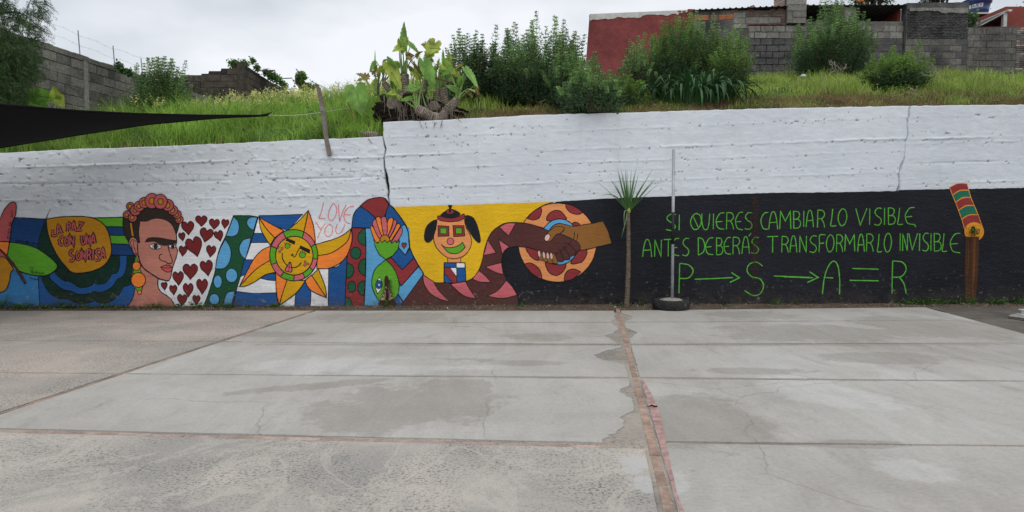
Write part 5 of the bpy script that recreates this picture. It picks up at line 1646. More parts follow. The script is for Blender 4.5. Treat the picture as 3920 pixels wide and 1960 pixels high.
rw = thing('rubble_wall', 'tall black stained rubble wall with pale plaster patches near its top', 'wall', (X_(3570), YB - .2, 5.4))
o4 = V2(X_(3457), YB - .12); l4 = X_(3692) - X_(3457)
tr_ = lambda x: Z_(16 - 3 * x / l4) + .015 * (float(vn(x * 5, 3, 3)) - .5)
core(rw, o4, d1, l4, 4.8, tr_, 0.3, M_BL_D, n=60)
def rubble(parent, px0, px1, py0, py1, Y, n, mat):
    m = MB(); rows_ = int((py1 - py0) / 6.0)
    for r in range(rows_):
        py = py0 + r * (py1 - py0) / rows_
        x = px0 + random.uniform(0, 5)
        while x < px1 - 3:
            w = random.uniform(8, 26); h = random.uniform(3.6, 5.8)
            a, b = X_(x), X_(min(x + w, px1)); z1, z0_ = Z_(py + random.uniform(-.5, .5)), Z_(py + h)
            pr = random.uniform(.012, .045); c = .012
            vs = [(a, Y + .02, z0_), (b, Y + .02, z0_), (b, Y + .02, z1), (a, Y + .02, z1), (a + c, Y - pr, z0_ + c * .6), (b - c, Y - pr * .7, z0_ + c * .6), (b - c * 1.5, Y - pr, z1 - c * .6), (a + c * 1.4, Y - pr * .8, z1 - c * .6)]
            m.add(vs, [(4, 5, 6, 7), (0, 1, 5, 4), (1, 2, 6, 5), (2, 3, 7, 6), (3, 0, 4, 7)])
            x += w + random.uniform(1, 2.5)
    o = m.build('rubble_stone', mat, parent); o['kind'] = 'stuff'
rubble(rw, 3458, 3691, 50, 152, YB - .12, 0, M_BL_D)
m = MB(); m.box((X_(3457) + .0, YB - .155, Z_(42)), (X_(3692), YB - .118, Z_(17))); m.build('cap_render', M_BL_D, rw)
tp, bt = [], []
for i in range(81):
    s = i / 80; px = 3466 + (3688 - 3466) * s
    up = 33 + 5 * float(fbm(s * 9, 1, 3)); lo_ = 42 + 22 * float(fbm(s * 6, 4, 8, 4)) ** 1.5 * (1.4 if s > .4 else .6)
    tp.append((X_(px), YB - .166, Z_(up))); bt.append((X_(px), YB - .166, Z_(lo_ + 3)))
m = MB(); m.add(tp + bt, [(i, i + 81, i + 82, i + 1) for i in range(80)]); m.build('plaster_patch', M_BL_G, rw)
lay(rw, o4, d1, l4, Z_(152) - 7 * 0.203, 7, 0.385, 0.188, 0.014, lambda r, x, z: M_BL_M if random.random() < .55 else M_BL_D, None, proud=.012)

ew = thing('end_block_wall', 'lower grey block wall under the blue water tank, ending in thin brick courses', 'wall', (X_(3780), YB - .2, 5.4))
o5 = V2(X_(3694), YB - .10); l5 = X_(4300) - X_(3694)
te = lambda x: Z_(108 - 4 * x / (X_(3880) - X_(3694))) if x < X_(3876) - X_(3694) else Z_(106)
core(ew, o5, d1, l5, 4.8, te, 0.25, M_BL_D, n=60)
lay(ew, o5, d1, X_(3878) - X_(3694), Z_(108) - 8 * 0.203 - .01, 8, 0.385, 0.188, 0.014, lambda r, x, z: M_BL_M if random.random() < .8 else M_BL_L, te, proud=.012)
lay(ew, V2(X_(3880), YB - .10), d1, 1.3, Z_(108) - 24 * 0.066, 24, 0.24, 0.055, 0.011, lambda r, x, z: random.choice((M_BL_M, M_BRICKP, M_BL_L, M_BL_M)), te, nm='brick', proud=.012)

# water tank on its slab
YT = 26.0
tc = at(3730, 47, YT)
tank = thing('water_tank', 'round blue water tank with a white lettered label standing on a pale slab', 'water tank', (tc.x, tc.y + .45, tc.z))
M_TANK = mottled('blue_tank_plastic', (0.022, 0.055, 0.19, 1), 0.12, 2, 0.4, 0.1, 20, spec=.45)
M_TLAB = mottled('tank_label', (0.62, 0.64, 0.66, 1), 0.08, 6, 0.6)
def lathe(prof, n=32, c=(0, 0, 0)):
    vs, fs = [], []
    for (r, z) in prof:
        for k in range(n):
            vs.append((c[0] + r * cos(2 * pi * k / n), c[1] + r * sin(2 * pi * k / n), c[2] + z))
    for i in range(len(prof) - 1):
        for k in range(n):
            a = i * n + k; b = i * n + (k + 1) % n
            fs.append((a, b, b + n, a + n))
    fs.append(tuple(reversed(range(n)))); fs.append(tuple((len(prof) - 1) * n + k for k in range(n)))
    m = MB(); m.add(vs, fs); return m
pw = FPX / YT
r0, r1 = 38 / pw, 46 / pw
tcx = (at(3737, 47, YT + .46).x, YT + .46, tc.z)
lathe([(r0, 0), (r0 + .01, .02), (r0 + .02, .14), (r0 + .032, .15), (r0 + .032, .17), (r0 + .025, .18), (r1, .42), (r1 + .04, .44), (r1 + .045, .50), (r1 + .01, .52)], 32, tcx).build('tank_body', M_TANK, tank, True)
lathe([(r1 + .05, .52), (r1 + .06, .54), (r1 * .6, .66), (.12, .70), (.02, .705)], 32, tcx).build('lid', M_TANK, tank, True)
# label wraps the body; dark letters T L E V show past the wall
m = MB(); lm = MB()
def cyl(a, z, pr): 
    r = r0 + .02 + (z - .15) / .27 * (r1 - r0 - .02) + pr
    return (tcx[0] + r * sin(a), tcx[1] - r * cos(a), tcx[2] + z)
za, zb2 = .185, .325
aa = np.linspace(-1.35, -0.10, 20)
m.add([cyl(a, za + .03 * (a + 1.35), .012) for a in aa] + [cyl(a, zb2 + .025 * (a + 1.35), .012) for a in aa], [(i, i + 1, i + 21, i + 20) for i in range(19)])
m.build('label', M_TLAB, tank, True)
LET = {'T': [((0, 1), (1, 1)), ((.5, 1), (.5, 0))], 'L': [((0, 1), (0, 0)), ((0, 0), (1, 0))], 'E': [((0, 1), (0, 0)), ((0, 1), (1, 1)), ((0, .5), (.8, .5)), ((0, 0), (1, 0))], 'V': [((0, 1), (.5, 0)), ((.5, 0), (1, 1))]}
for ci, ch in enumerate('TLEV'):
    a0 = -1.02 + ci * .225
    for (p, q) in LET[ch]:
        A_ = lambda t: (a0 + .15 * t[0], za + .045 + .03 * (a0 + 1.35) + .085 * t[1])
        (x1, z1), (x2, z2) = A_(p), A_(q)
        dxx, dz = x2 - x1, z2 - z1; L_ = math.hypot(dxx * .4, dz) or 1
        nx_, nz_ = -dz / L_ * .022, dxx * .4 / L_ * .011
        lm.add([cyl(x1 + nx_, z1 + nz_, .016), cyl(x2 + nx_, z2 + nz_, .016), cyl(x2 - nx_, z2 - nz_, .016), cyl(x1 - nx_, z1 - nz_, .016)], [(0, 1, 2, 3)])
lm.build('lettering', M_TANK, tank)
plat = thing('tank_platform', 'pale concrete slab on a dark splayed support below the water tank', 'platform', (tc.x, YT + .4, 7))
m = MB(); m.box((at(3690, 50, YT).x, YT, z_at(52, YT)), (at(3789, 50, YT).x, YT + .95, z_at(47.5, YT))); m.build('slab', M_WHT, plat)
m = MB(); zz0, zz1 = z_at(75, YT), z_at(52.5, YT)
m.hexa([(at(3728, 75, YT).x, YT + .3, zz0), (at(3760, 75, YT).x, YT + .3, zz0), (at(3760, 75, YT).x, YT + .6, zz0), (at(3728, 75, YT).x, YT + .6, zz0),
        (at(3705, 52, YT).x, YT + .05, zz1), (at(3783, 52, YT).x, YT + .05, zz1), (at(3783, 52, YT).x, YT + .9, zz1), (at(3705, 52, YT).x, YT + .9, zz1)])
m.box((at(3728, 75, YT).x, YT + .3, 5.2), (at(3758, 75, YT).x, YT + .6, zz0 - .002)); m.build('support', M_BEAM, plat)
# annex roof with gutter
ann = thing('red_annex', 'brick red annex with a sloping roof edge, white post and half round gutter, far right', 'house', (X_(3860), 23.5, 5.4))
Y2 = 23.5
def a2(px, py, Y=Y2): return at(px, py, Y)
m = MB(); p = a2(3850, 25); q = a2(4330, 20)
m.box((p.x, Y2, 5), (q.x + 1.5, Y2 + 4, p.z)); m.build('wall', M_RED2, ann)
m = MB(); p0, p1 = a2(3722, 110), a2(3846, 46)
m.hexa([(p0.x, Y2 - .35, p0.z - .05), (p1.x, Y2 - .35, p1.z - .05), (p1.x, Y2 + 2.5, p1.z - .05), (p0.x, Y2 + 2.5, p0.z - .05), (p0.x, Y2 - .35, p0.z), (p1.x, Y2 - .35, p1.z), (p1.x, Y2 + 2.5, p1.z), (p0.x, Y2 + 2.5, p0.z)])
m.build('roof', M_ROOF, ann)
m = MB(); m.tube([(p0.x, Y2 - .37, p0.z - .01), (p1.x - .25, Y2 - .37, p1.z - .13)], .009, 6); m.build('roof_trim', M_WHT, ann)
m = MB(); m.box((a2(3760, 90).x, Y2 + .6, 5), (p.x - .01, Y2 + .7, a2(3790, 76).z)); m.box((a2(3722, 90).x, Y2 + 1.0, 5), (a2(3762, 90).x, Y2 + 1.1, a2(3790, 92).z)); m.build('wall', M_RED2, ann)
m = MB(); m.box((a2(3813, 80).x, Y2 - .36, 5), (a2(3826, 80).x, Y2 - .24, a2(3820, 61).z)); m.build('post', M_WHT, ann)
m = MB(); g = a2(3826, 53)
ringp = [(cos(a) * .075, sin(a) * .075) for a in np.linspace(pi, 2 * pi, 9)]
m.add([(g.x + x, Y2 - .5, g.z + z) for x, z in ringp] + [(g.x + x, Y2 + 2, g.z + z) for x, z in ringp], [tuple(range(8, -1, -1)), tuple(range(9, 18))] + [(i, i + 1, i + 10, i + 9) for i in range(8)] + [(0, 9, 17, 8)])
m.build('gutter', M_WHT, ann)
m = MB(); m.box((a2(3735, 70).x, Y2 + 1.5, 5), (a2(3800, 70).x, Y2 + 1.8, a2(3790, 74).z)); m.build('lintel', M_BL_M, ann)

# yellow breasted bird on the roof edge
bz = Z_(31.5)
def bird():
    bm = bmesh.new()
    prof = [(-.13, .006, -.035), (-.085, .012, -.015), (-.05, .028, .0), (-.01, .042, .015), (.03, .040, .03), (.058, .028, .052), (.078, .027, .066), (.098, .018, .068), (.118, .005, .066), (.135, .001, .065)]
    rings = []
    for (x, r, z) in prof:
        rings.append([bm.verts.new((x, r * .8 * cos(2 * pi * k / 8), z + r * sin(2 * pi * k / 8))) for k in range(8)])
    for a, b in zip(rings, rings[1:]):
        for k in range(8): bm.faces.new((a[k], a[(k + 1) % 8], b[(k + 1) % 8], b[k]))
    bm.faces.new(rings[0][::-1]); bm.faces.new(rings[-1])
    me = bpy.data.meshes.new('bird'); bm.to_mesh(me); bm.free(); me.polygons.foreach_set('use_smooth', [True] * len(me.polygons))
    t = NT('bird_plumage'); tc_ = t.N.new('ShaderNodeTexCoord'); s = t.N.new('ShaderNodeSeparateXYZ'); t.L.new(tc_.outputs['Object'], s.inputs[0])
    c = t.ramp(t.math('SUBTRACT', s.outputs[2], t.math('MULTIPLY', s.outputs[0], .45)), [(0.0, (0.45, 0.36, 0.05, 1)), (0.018, (0.09, 0.06, 0.04, 1))])
    me.materials.append(t.done(c, 0.7))
    o = obj('bird', me, None, (X_(2870), YB - .02, bz + .005))
    tag(o, 'small yellow breasted bird perched on the corrugated roof edge', 'bird')
    m = MB()
    for s_ in (-.012, .012): m.tube([(-.005, s_, -.022), (0, s_, -.055)], .003, 4)
    lg = obj('leg', m.mesh('leg', M_BEAM), o, world=False)
bird()

# ================================================================== COURT OBJECTS
# pole standing in a tyre
M_GALV = mottled('galvanised_steel', (0.36, 0.38, 0.41, 1), 0.22, 5, 0.5, 0.2, 40, spec=.5, metal=.25)
M_BPAINT = mottled('black_overpaint', (0.018, 0.018, 0.02, 1), .2, 12, .5)
tyc = gp(2573, 1192); tyc.y += 0.315; tyc.x = (2573 - 1960) / FPX * tyc.y * CP
tyre = thing('tyre_base', 'old car tyre lying flat filled with cement at the foot of the black wall', 'tyre', (tyc.x, tyc.y, 0.004))
def tyre_m():
    R, r, H = .318, .185, .165
    prof = [(r, .02), (r + .02, .0), (R - .05, 0.0), (R - .015, .012), (R, .04), (R + .004, .083), (R, .126), (R - .015, .152), (R - .045, .164), (r + .05, .158), (r, .145), (r - .012, .128)]
    n = 72; vs, fs = [], []
    for j, (rr, z) in enumerate(prof):
        for k in range(n):
            g = 0
            if 3 <= j <= 7 and k % 2 == (j % 2): g = -.008
            if j in (4, 6): g -= .003
            a = 2 * pi * k / n
            vs.append(((rr + g) * cos(a), (rr + g) * sin(a), z))
    for j in range(len(prof) - 1):
        for k in range(n):
            a = j * n + k; b = j * n + (k + 1) % n
            fs.append((a, b, b + n, a + n))
    m = MB(); m.add(vs, fs)
    t = NT('old_rubber')
    c = t.ramp(t.noise(10, 6, .65), [(.35, (.012, .012, .013, 1)), (.7, (.035, .035, .036, 1))])
    w = t.ramp(t.noise(26, 3, .6, sc=(1, 1, .5)), [(.66, 0.), (.70, 1.)])
    c = t.mix(t.math('MULTIPLY', w, .55), c, (.33, .33, .33, 1))
    return m.mesh('tyre_body', t.done(c, .75, t.bump(t.noise(60, 3), .3, .005)))
obj('tyre_body', tyre_m(), tyre, world=False)
M_CEM = mottled('lumpy_cement', (0.30, 0.28, 0.25, 1), .35, 8, .95, .9, 30, .02)
bm = bmesh.new(); bmesh.ops.create_grid(bm, x_segments=18, y_segments=18, size=.2)
for v in bm.verts:
    d = v.co.xy.length; 
    if d > .19: v.co.xy *= .19 / d
    v.co.z = .150 + .035 * (1 - (d / .21) ** 2) + .03 * (float(fbm(v.co.x * 14, v.co.y * 14, 3)) - .5)
me = bpy.data.meshes.new('cement_fill'); bm.to_mesh(me); bm.free(); me.materials.append(M_CEM); obj('cement_fill', me, tyre, world=False)
pole = thing('steel_pole', 'thin galvanised steel pole, black painted for a stretch, standing in the tyre', 'pole', (tyc.x + .015, tyc.y - .02, .17))
def pz(py): return z_at(py, tyc.y - .02)
zt_ = pz(571) - .17
topx = (at(2579, 571, tyc.y - .02).x - tyc.x - .015)
def prange(z0, z1, r):
    m = MB(); m.tube([(topx * z0 / zt_, 0, z0), (topx * z1 / zt_, 0, z1)], r, 14); return m
obj('shaft', prange(-.12, zt_, .0255).mesh('shaft', M_GALV, True), pole, world=False)
obj('painted_stretch', prange(pz(935) - .17, pz(812) - .17, .0263).mesh('painted_stretch', M_BPAINT, True), pole, world=False)
for py in (658, 668): 
    z = pz(py) - .17; m = MB(); m.tube([(topx * z / zt_ - .035, 0, z), (topx * z / zt_ + .035, -.01, z + .004)], .005, 5); obj('wire_tie', m.mesh('wire_tie', M_WIRE), pole, world=False)
m = MB(); z = pz(663) - .17; m.tube([(topx * z / zt_ + .027 + .012 * cos(a), -.01, z + .02 * sin(a)) for a in np.linspace(-1.6, 1.6, 7)], .004, 5); obj('eyelet', m.mesh('eyelet', M_WIRE), pole, world=False)

# leaning wooden stake and shade cloth
M_WOOD = mottled('grey_weathered_timber', (0.17, 0.145, 0.125, 1), .3, 9, .9, .7, 30, .01)
ys = ywall(-3.3) - .035
s0, s1 = at(1262, 595, ys - .02), at(1219, 330, ys + .30)
stake = thing('wooden_stake', 'weathered wooden stake leaning over the white wall, holding the shade cloth rope', 'stake', s0)
m = MB(); d_ = (s1 - s0).normalized(); sd = d_.cross(Vector((0, 1, 0))).normalized(); up_ = sd.cross(d_)
vs = []
for t_, w_ in ((0, .034), (.02, .038), (.25, .036), (.5, .040), (.75, .036), (.97, .030), (1, .016)):
    c = s0.lerp(s1, t_) + sd * .008 * sin(t_ * 7)
    for a_, b_ in ((-1, -1), (1, -1), (1, 1), (-1, 1)): vs.append(c + sd * a_ * w_ * (.9 + .2 * random.random()) + up_ * b_ * .02)
m.add(vs, [(i * 4 + k, i * 4 + (k + 1) % 4, i * 4 + 4 + (k + 1) % 4, i * 4 + 4 + k) for i in range(6) for k in range(4)] + [(3, 2, 1, 0), (24, 25, 26, 27)])
obj('shaft', m.mesh('shaft', M_WOOD), stake)
M_ROPE = mottled('pale_rope', (0.50, 0.50, 0.46, 1), .2, 30, .9)
sr = s0.lerp(s1, .62)
m = MB(); m.tube([sr + sd * .042 * cos(a) + up_ * .03 * sin(a) + d_ * .006 * a for a in np.linspace(0, 4 * pi, 26)], .005, 5); obj('rope_lashing', m.mesh('rope_lashing', M_ROPE), stake)

tip = at(1020, 440, ys - .25)
sail = thing('shade_cloth', 'black shade cloth stretched to a point by a pale rope, upper left', 'shade cloth', tip)
def sail_mesh():
    top_px = [(1012, 441), (900, 441), (760, 440), (517, 434), (300, 423), (0, 399), (-300, 372), (-2600, 40)]  # outermost corners lie out of view, drawn out to shade the left wall
    bot_px = [(1012, 444), (900, 449), (822, 453), (563, 477), (300, 517), (0, 566), (-300, 622), (-1400, 900)]
    Yt = [tip.y, tip.y - .15, tip.y - .35, tip.y - .8, tip.y - 1.3, tip.y - 2.0, tip.y - 2.7, tip.y - 6.2]
    Yb = [tip.y, tip.y - .05, tip.y - .1, tip.y - .15, tip.y - .2, tip.y - .3, tip.y - .45, tip.y - 2.0]
    ns, nt = 60, 14
    s_ = np.linspace(0, 7, ns)
    def interp(px, Ys, s):
        i = min(int(s), 6); f = s - i
        P_ = at(*px[i], Ys[i]).lerp(at(*px[i + 1], Ys[i + 1]), f)
        return P_
    V = []
    for s in s_:
        a = interp(top_px, Yt, s); b = interp(bot_px, Yb, s)
        for j in range(nt):
            t = j / (nt - 1)
            p = a.lerp(b, t)
            p += Vector((0, 1, -.5)) * (.10 * sin(pi * t) * (s / 7)) + Vector((0, .02 * sin(t * 9 + s * 2.0) * s / 7, 0))
            V.append(tuple(p))
    i = np.arange(ns * nt).reshape(ns, nt)
    F = np.stack([i[:-1, :-1], i[1:, :-1], i[1:, 1:], i[:-1, 1:]], -1).reshape(-1, 4)
    t = NT('black_shade_net')
    wv = t.ramp(t.noise(90, 2, .5, sc=(1, 1, .15)), [(.3, .8), (.7, 1.2)])
    c = t.mix(1.0, (.012, .012, .013, 1), wv, 'MULTIPLY')
    me = mesh_np('cloth', V, F, t.done(c, .85, None, .12), True)
    o = obj('cloth', me, sail)
    md = o.modifiers.new('thickness', 'SOLIDIFY'); md.thickness = .004
    for px, Ys in ((top_px, Yt), (bot_px, Yb)):
        m = MB(); pts = [interp(px, Ys, s) for s in s_]
        m.tube(pts, .011, 5); obj('hem', m.mesh('hem', t.m, True), sail)
    m = MB(); k0 = tip; m.tube([at(1000, 442, tip.y), tip, at(1030, 434, tip.y), at(1044, 427, tip.y)], [.02, .026, .012, .004], 6); obj('knot', m.mesh('knot', t.m, True), sail)
    m = MB()
    pts = [tip.lerp(sr, k / 10) + Vector((0, 0, -.03 * sin(pi * k / 10))) for k in range(11)]
    m.tube(pts, .0045, 4); e = on_hill(1345, 440); e.z += .9
    e = at(1345, 412, ys + 1.2)
    pts = [sr.lerp(e, k / 8) for k in range(9)]
    m.tube(pts, .0035, 4); obj('rope', m.mesh('rope', M_ROPE), sail)
sail_mesh()

# concrete plate with a white post foot, right edge
pl = gp(3878, 1222)
plate = thing('post_footing', 'thin pale concrete plate with a white foot at the right edge of the yard', 'footing', (pl.x, pl.y, 0))
M_WPAINT = mottled('white_gloss_paint', (0.66, 0.66, 0.65, 1), .08, 6, .4)
a, b, c = gp(3860, 1218), gp(4040, 1244), gp(3990, 1207)
m = MB(); d_ = a + (c - b)
d_ = gp(3872, 1210.5)
m.hexa([a + Vector((.02, .01, .0)), b, c, d_, a + Vector((0, 0, .035)), b + Vector((0, 0, .035)), c + Vector((0, 0, .035)), d_ + Vector((0, 0, .035))])
m.build('plate', M_BL_G, plate)
q = gp(3923, 1215); 
m = MB(); m.box((q.x - .05, q.y - .03, .036), (q.x + .18, q.y + .12, .045)); m.box((q.x - .0, q.y + .0, .046), (q.x + .08, q.y + .08, .104)); m.box((q.x - .03, q.y - .02, .105), (q.x + .12, q.y + .10, .12)); m.build('post_foot', M_WPAINT, plate)

# dry curled leaf on the slab
q = gp(2501, 1560)
m = MB()
vs = []
for i in range(7):
    x = -.03 + i * .0105
    w = .011 * sin(pi * (i + .4) / 7)
    for s in (-1, 0, 1): vs.append((q.x + x, q.y + s * w, .006 + (abs(s) * .012 + .005 * sin(i))))
m.add(vs, [(i * 3 + k, i * 3 + k + 1, i * 3 + k + 4, i * 3 + k + 3) for i in range(6) for k in range(2)])
m.tube([(q.x - .03, q.y, .008), (q.x - .055, q.y + .01, .004)], .002, 4)
o = m.build('dry_leaf', mottled('dry_dark_leaf', (.035, .027, .02, 1), .3, 30)); tag(o, 'small dark curled leaf lying on the right hand slabs near the brick line', 'leaf')

# ================================================================== VEGETATION
def rotv(a, ax, ang):
    """rotate rows of a about rows of ax (unit) by ang"""
    c, s = np.cos(ang)[:, None], np.sin(ang)[:, None]
    return a * c + np.cross(ax, a) * s + ax * (np.sum(a * ax, 1)[:, None]) * (1 - c)
def unit(v): return v / np.maximum(np.linalg.norm(v, axis=1)[:, None], 1e-9)

def leaf_quads(P, D, L, Wd, rng, droop=0.0):
    """rhombic leaves: P base, D direction, L length, Wd half width"""
    n = len(P)
    r = unit(rng.normal(size=(n, 3)))
    S = unit(np.cross(D, r))
    mid = P + D * (L * .45)[:, None] + np.cross(S, D) * (L * .06)[:, None]
    tip = P + D * L[:, None]; tip[:, 2] -= droop * L
    V = np.stack([P, mid - S * Wd[:, None], tip, mid + S * Wd[:, None]], 1)
    return V.reshape(-1, 3), np.arange(n * 4).reshape(n, 4)

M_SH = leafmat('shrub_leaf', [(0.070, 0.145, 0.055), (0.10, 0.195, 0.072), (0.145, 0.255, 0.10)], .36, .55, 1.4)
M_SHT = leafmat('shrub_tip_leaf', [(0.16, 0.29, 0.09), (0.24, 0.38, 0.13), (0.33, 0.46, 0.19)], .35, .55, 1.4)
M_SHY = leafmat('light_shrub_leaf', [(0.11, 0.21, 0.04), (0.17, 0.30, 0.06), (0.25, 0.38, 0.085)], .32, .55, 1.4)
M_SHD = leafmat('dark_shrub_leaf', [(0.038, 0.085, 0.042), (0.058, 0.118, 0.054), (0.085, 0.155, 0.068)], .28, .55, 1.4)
M_STEM = mottled('green_brown_stem', (0.10, 0.09, 0.05, 1), .3, 8, .9)
M_TRUNK = mottled('grey_bark', (0.09, 0.075, 0.06, 1), .35, 8, .95, .8, 30, .02)

def shrub(px, pbase, ptop, w_px, label, name='leafy_shrub', dens=1.0, seed=0, mats=None, depth=None, body=(.42, .84), lean=0.0, sprigs=0.42, taper=.62, low=.02):
    rng = np.random.default_rng(100 + seed)
    b = on_hill(px, pbase)
    if depth:
        b = at(px, pbase, depth); b.z = float(hill_h(b.x, depth))
    H = at(px, ptop, b.y).z - b.z + .05
    R = w_px / 2 * b.y / FPX
    g = thing(name, label, 'shrub', b, 'upright shrubs on the slope above the wall')
    ns = int(125 * dens * (R / .7) ** 1.4) + 30
    V, F = [], []; VT = []; 
    Pl, Dl, Ll, Wl, Tt = [], [], [], [], []
    m = MB()
    for i in range(ns):
        a = rng.uniform(0, 2 * pi); rr = math.sqrt(rng.random())
        bx, by = .55 * R * rr * cos(a), .55 * R * rr * sin(a)
        tx, ty = R * rr * cos(a) * rng.uniform(.75, 1.1) + lean * H, R * rr * sin(a) * rng.uniform(.75, 1.1)
        h = H * (1 - (1 - taper) * rr ** 2) * rng.uniform(*body)
        spr = rng.random() < sprigs
        if spr: h = min(H, h * rng.uniform(1.12, 1.5))
        k = 30
        t = np.linspace(0.0, 1, k)
        X = bx + (tx - bx) * t ** .8 + .03 * np.sin(t * 6 + i); Y = by + (ty - by) * t ** .8; Z = h * t
        if i % 3 == 0 or spr:
            m.tube([(X[j], Y[j], Z[j]) for j in range(0, k, 5)] + [(X[-1], Y[-1], Z[-1])], [.010 * (1 - .75 * q) for q in np.linspace(0, 1, 7)], 3, cap=False)
        nl = int(h * 150 * dens)
        tt = rng.uniform(low, 1, nl) ** .9
        # leaves sit on short side twigs low down, tight to the stem near the tip
        spread = .17 * (1 - tt ** 2.2) + .012
        aa = rng.uniform(0, 2 * pi, nl)
        base = np.stack([np.interp(tt, t, X), np.interp(tt, t, Y), np.interp(tt, t, Z)], 1)
        off = np.stack([np.cos(aa), np.sin(aa), rng.uniform(-.3, .8, nl)], 1) * (spread * rng.random(nl) ** .6)[:, None]
        D = unit(np.stack([np.cos(aa), np.sin(aa), rng.uniform(-.25, .9, nl)], 1))
        Pl.append(base + off); Dl.append(D)
        sc = rng.uniform(.7, 1.25, nl) * (1 - .35 * tt)
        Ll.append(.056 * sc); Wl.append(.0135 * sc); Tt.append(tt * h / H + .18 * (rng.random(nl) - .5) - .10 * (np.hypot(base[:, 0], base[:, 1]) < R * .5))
        if spr:   # leaf whorls stepped up the bare tip
            for q in np.arange(.72, 1.0, .045):
                c = np.array([np.interp(q, t, X), np.interp(q, t, Y), np.interp(q, t, Z)])
                a4 = np.arange(5) * 1.257 + q * 30
                Pl.append(np.repeat(c[None], 5, 0)); Dl.append(unit(np.stack([np.cos(a4), np.sin(a4), np.full(5, .55)], 1)))
                Ll.append(np.full(5, .078 * (1.25 - q * .6))); Wl.append(np.full(5, .014)); Tt.append(np.full(5, .9))
    P, D, L, Wd, T = map(np.concatenate, (Pl, Dl, Ll, Wl, Tt))
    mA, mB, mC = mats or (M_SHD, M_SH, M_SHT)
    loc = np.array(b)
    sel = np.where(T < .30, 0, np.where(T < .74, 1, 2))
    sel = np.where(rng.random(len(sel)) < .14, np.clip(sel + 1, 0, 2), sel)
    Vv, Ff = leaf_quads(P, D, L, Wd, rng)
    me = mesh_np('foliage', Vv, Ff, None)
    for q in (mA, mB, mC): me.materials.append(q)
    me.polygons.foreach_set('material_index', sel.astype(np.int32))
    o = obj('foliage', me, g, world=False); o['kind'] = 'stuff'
    obj('stem', m.mesh('stem', M_STEM), g, world=False)
    return g

SHRUBS = [
 (618, 436, 228, 230, 'dark green upright shrub in the yellow flowers, leftmost on the slope', dict(dens=1.2, depth=16.2, body=(.5, .88))),
 (1775, 395, 130, 230, 'thin lightly leaved shrub directly right of the elephant ear plants', dict(dens=.8, mats=(M_SH, M_SH, M_SHT))),
 (1860, 395, 150, 190, 'dark shrub behind the first thin shrub, left part of the long shrub row', dict(dens=.8, mats=(M_SHD, M_SHD, M_SH))),
 (1975, 402, 92, 260, 'tall shrub with many thin upright tips left of the middle of the shrub row', {}),
 (2085, 405, 66, 260, 'tallest dark shrub in the middle of the row, seen against the sky', dict(dens=1.0)),
 (2190, 418, 100, 230, 'shrub at the left edge of the red house wall, half against the sky', dict(mats=(M_SHD, M_SH, M_SHT), body=(.35, .7))),
 (2262, 440, 150, 270, 'dense dark shrub lowest in the row, before the left part of the red house wall', dict(dens=1.0, body=(.3, .62), taper=.5)),
 (2440, 362, 48, 170, 'tall thin stemmed shrub in front of the middle of the red house wall', dict(dens=.55, sprigs=.6, body=(.2, .55))),
 (2570, 352, 58, 240, 'large bushy shrub in front of the right end of the red house wall', dict(dens=1.1, mats=(M_SHD, M_SH, M_SHY))),
 (2655, 350, 56, 270, 'bushy shrub behind the strap leaved plant, in front of the orange hollow bricks', dict(dens=1.0)),
 (2775, 345, 105, 230, 'thin pale shrub at the right end of the bushy group, before the dark render', dict(dens=.75, mats=(M_SH, M_SHY, M_SHT))),
 (3175, 292, -12, 330, 'large round shrub in front of the grey block wall, taller than the wall', dict(dens=1.0, taper=.5, depth=19.5)),
 (3430, 352, 165, 270, 'low light green bush on the grassy slope at the right, before the rubble wall', dict(dens=1.1, mats=(M_SHD, M_SHY, M_SHY), sprigs=.25, taper=.45)),
 (2395, 415, 290, 160, 'small low light green bush between the shrub row and the strap leaved plant', dict(dens=.8, mats=(M_SH, M_SHY, M_SHY))),
]
for i, (px, pb, pt, w, lb, kw) in enumerate(SHRUBS): shrub(px, pb, pt, w, lb, seed=i, **kw)

# ------------------------------------------------------------------ grass
def blades(n_, region, hfun, wfun, colmat, name, label, cat, seed, lean=.35, dens_fun=None, clump=True):
    rng = np.random.default_rng(seed)
    x0, x1, t0, t1 = region
    x = rng.uniform(x0, x1, n_)
    t = t0 + (t1 - t0) * rng.random(n_) ** 1.35
    if clump:
        cx = fbm(x * 3.1, t * 3.1, seed, 3); keep = rng.random(n_) < np.clip((cx - .33) * 3.6, .06, 1)
        x, t = x[keep], t[keep]
    y = ywall_np(x) + t
    if dens_fun is not None:
        k = rng.random(len(x)) < dens_fun(x, t); x, y, t = x[k], y[k], t[k]
    n = len(x)
    z = hill_h(x, y)
    h = hfun(x, t, rng, n); w = wfun(n, rng)
    a = rng.uniform(0, 2 * pi, n); la = rng.uniform(0, 2 * pi, n)
    ln = h * lean * rng.random(n)
    dx, dy = np.cos(a) * w, np.sin(a) * w
    lx, ly = np.cos(la) * ln, np.sin(la) * ln
    base = np.stack([x, y, z - .02], 1)
    m1 = base + np.stack([lx * .25, ly * .25, h * .55], 1)
    tp = base + np.stack([lx, ly, h * (1 - .25 * rng.random(n))], 1)
    d = np.stack([dx, dy, np.zeros(n)], 1)
    V = np.stack([base - d, base + d, m1 + d * .75, m1 - d * .75, tp], 1).reshape(-1, 3)
    b = np.arange(n)[:, None] * 5
    me = mesh_np(name, V, [b + np.array([[0, 1, 2, 3]]), b + np.array([[3, 2, 4]])], colmat)
    o = obj(name, me); tag(o, label, cat, kind='stuff')
    return o
def ywall_np(x): return WP0.y + (x - WP0.x) * WDIR.y / WDIR.x
M_GR = leafmat('meadow_grass', [(0.15, 0.28, 0.04), (0.24, 0.43, 0.06), (0.34, 0.54, 0.09), (0.46, 0.62, 0.16)], .45, .5, .9)
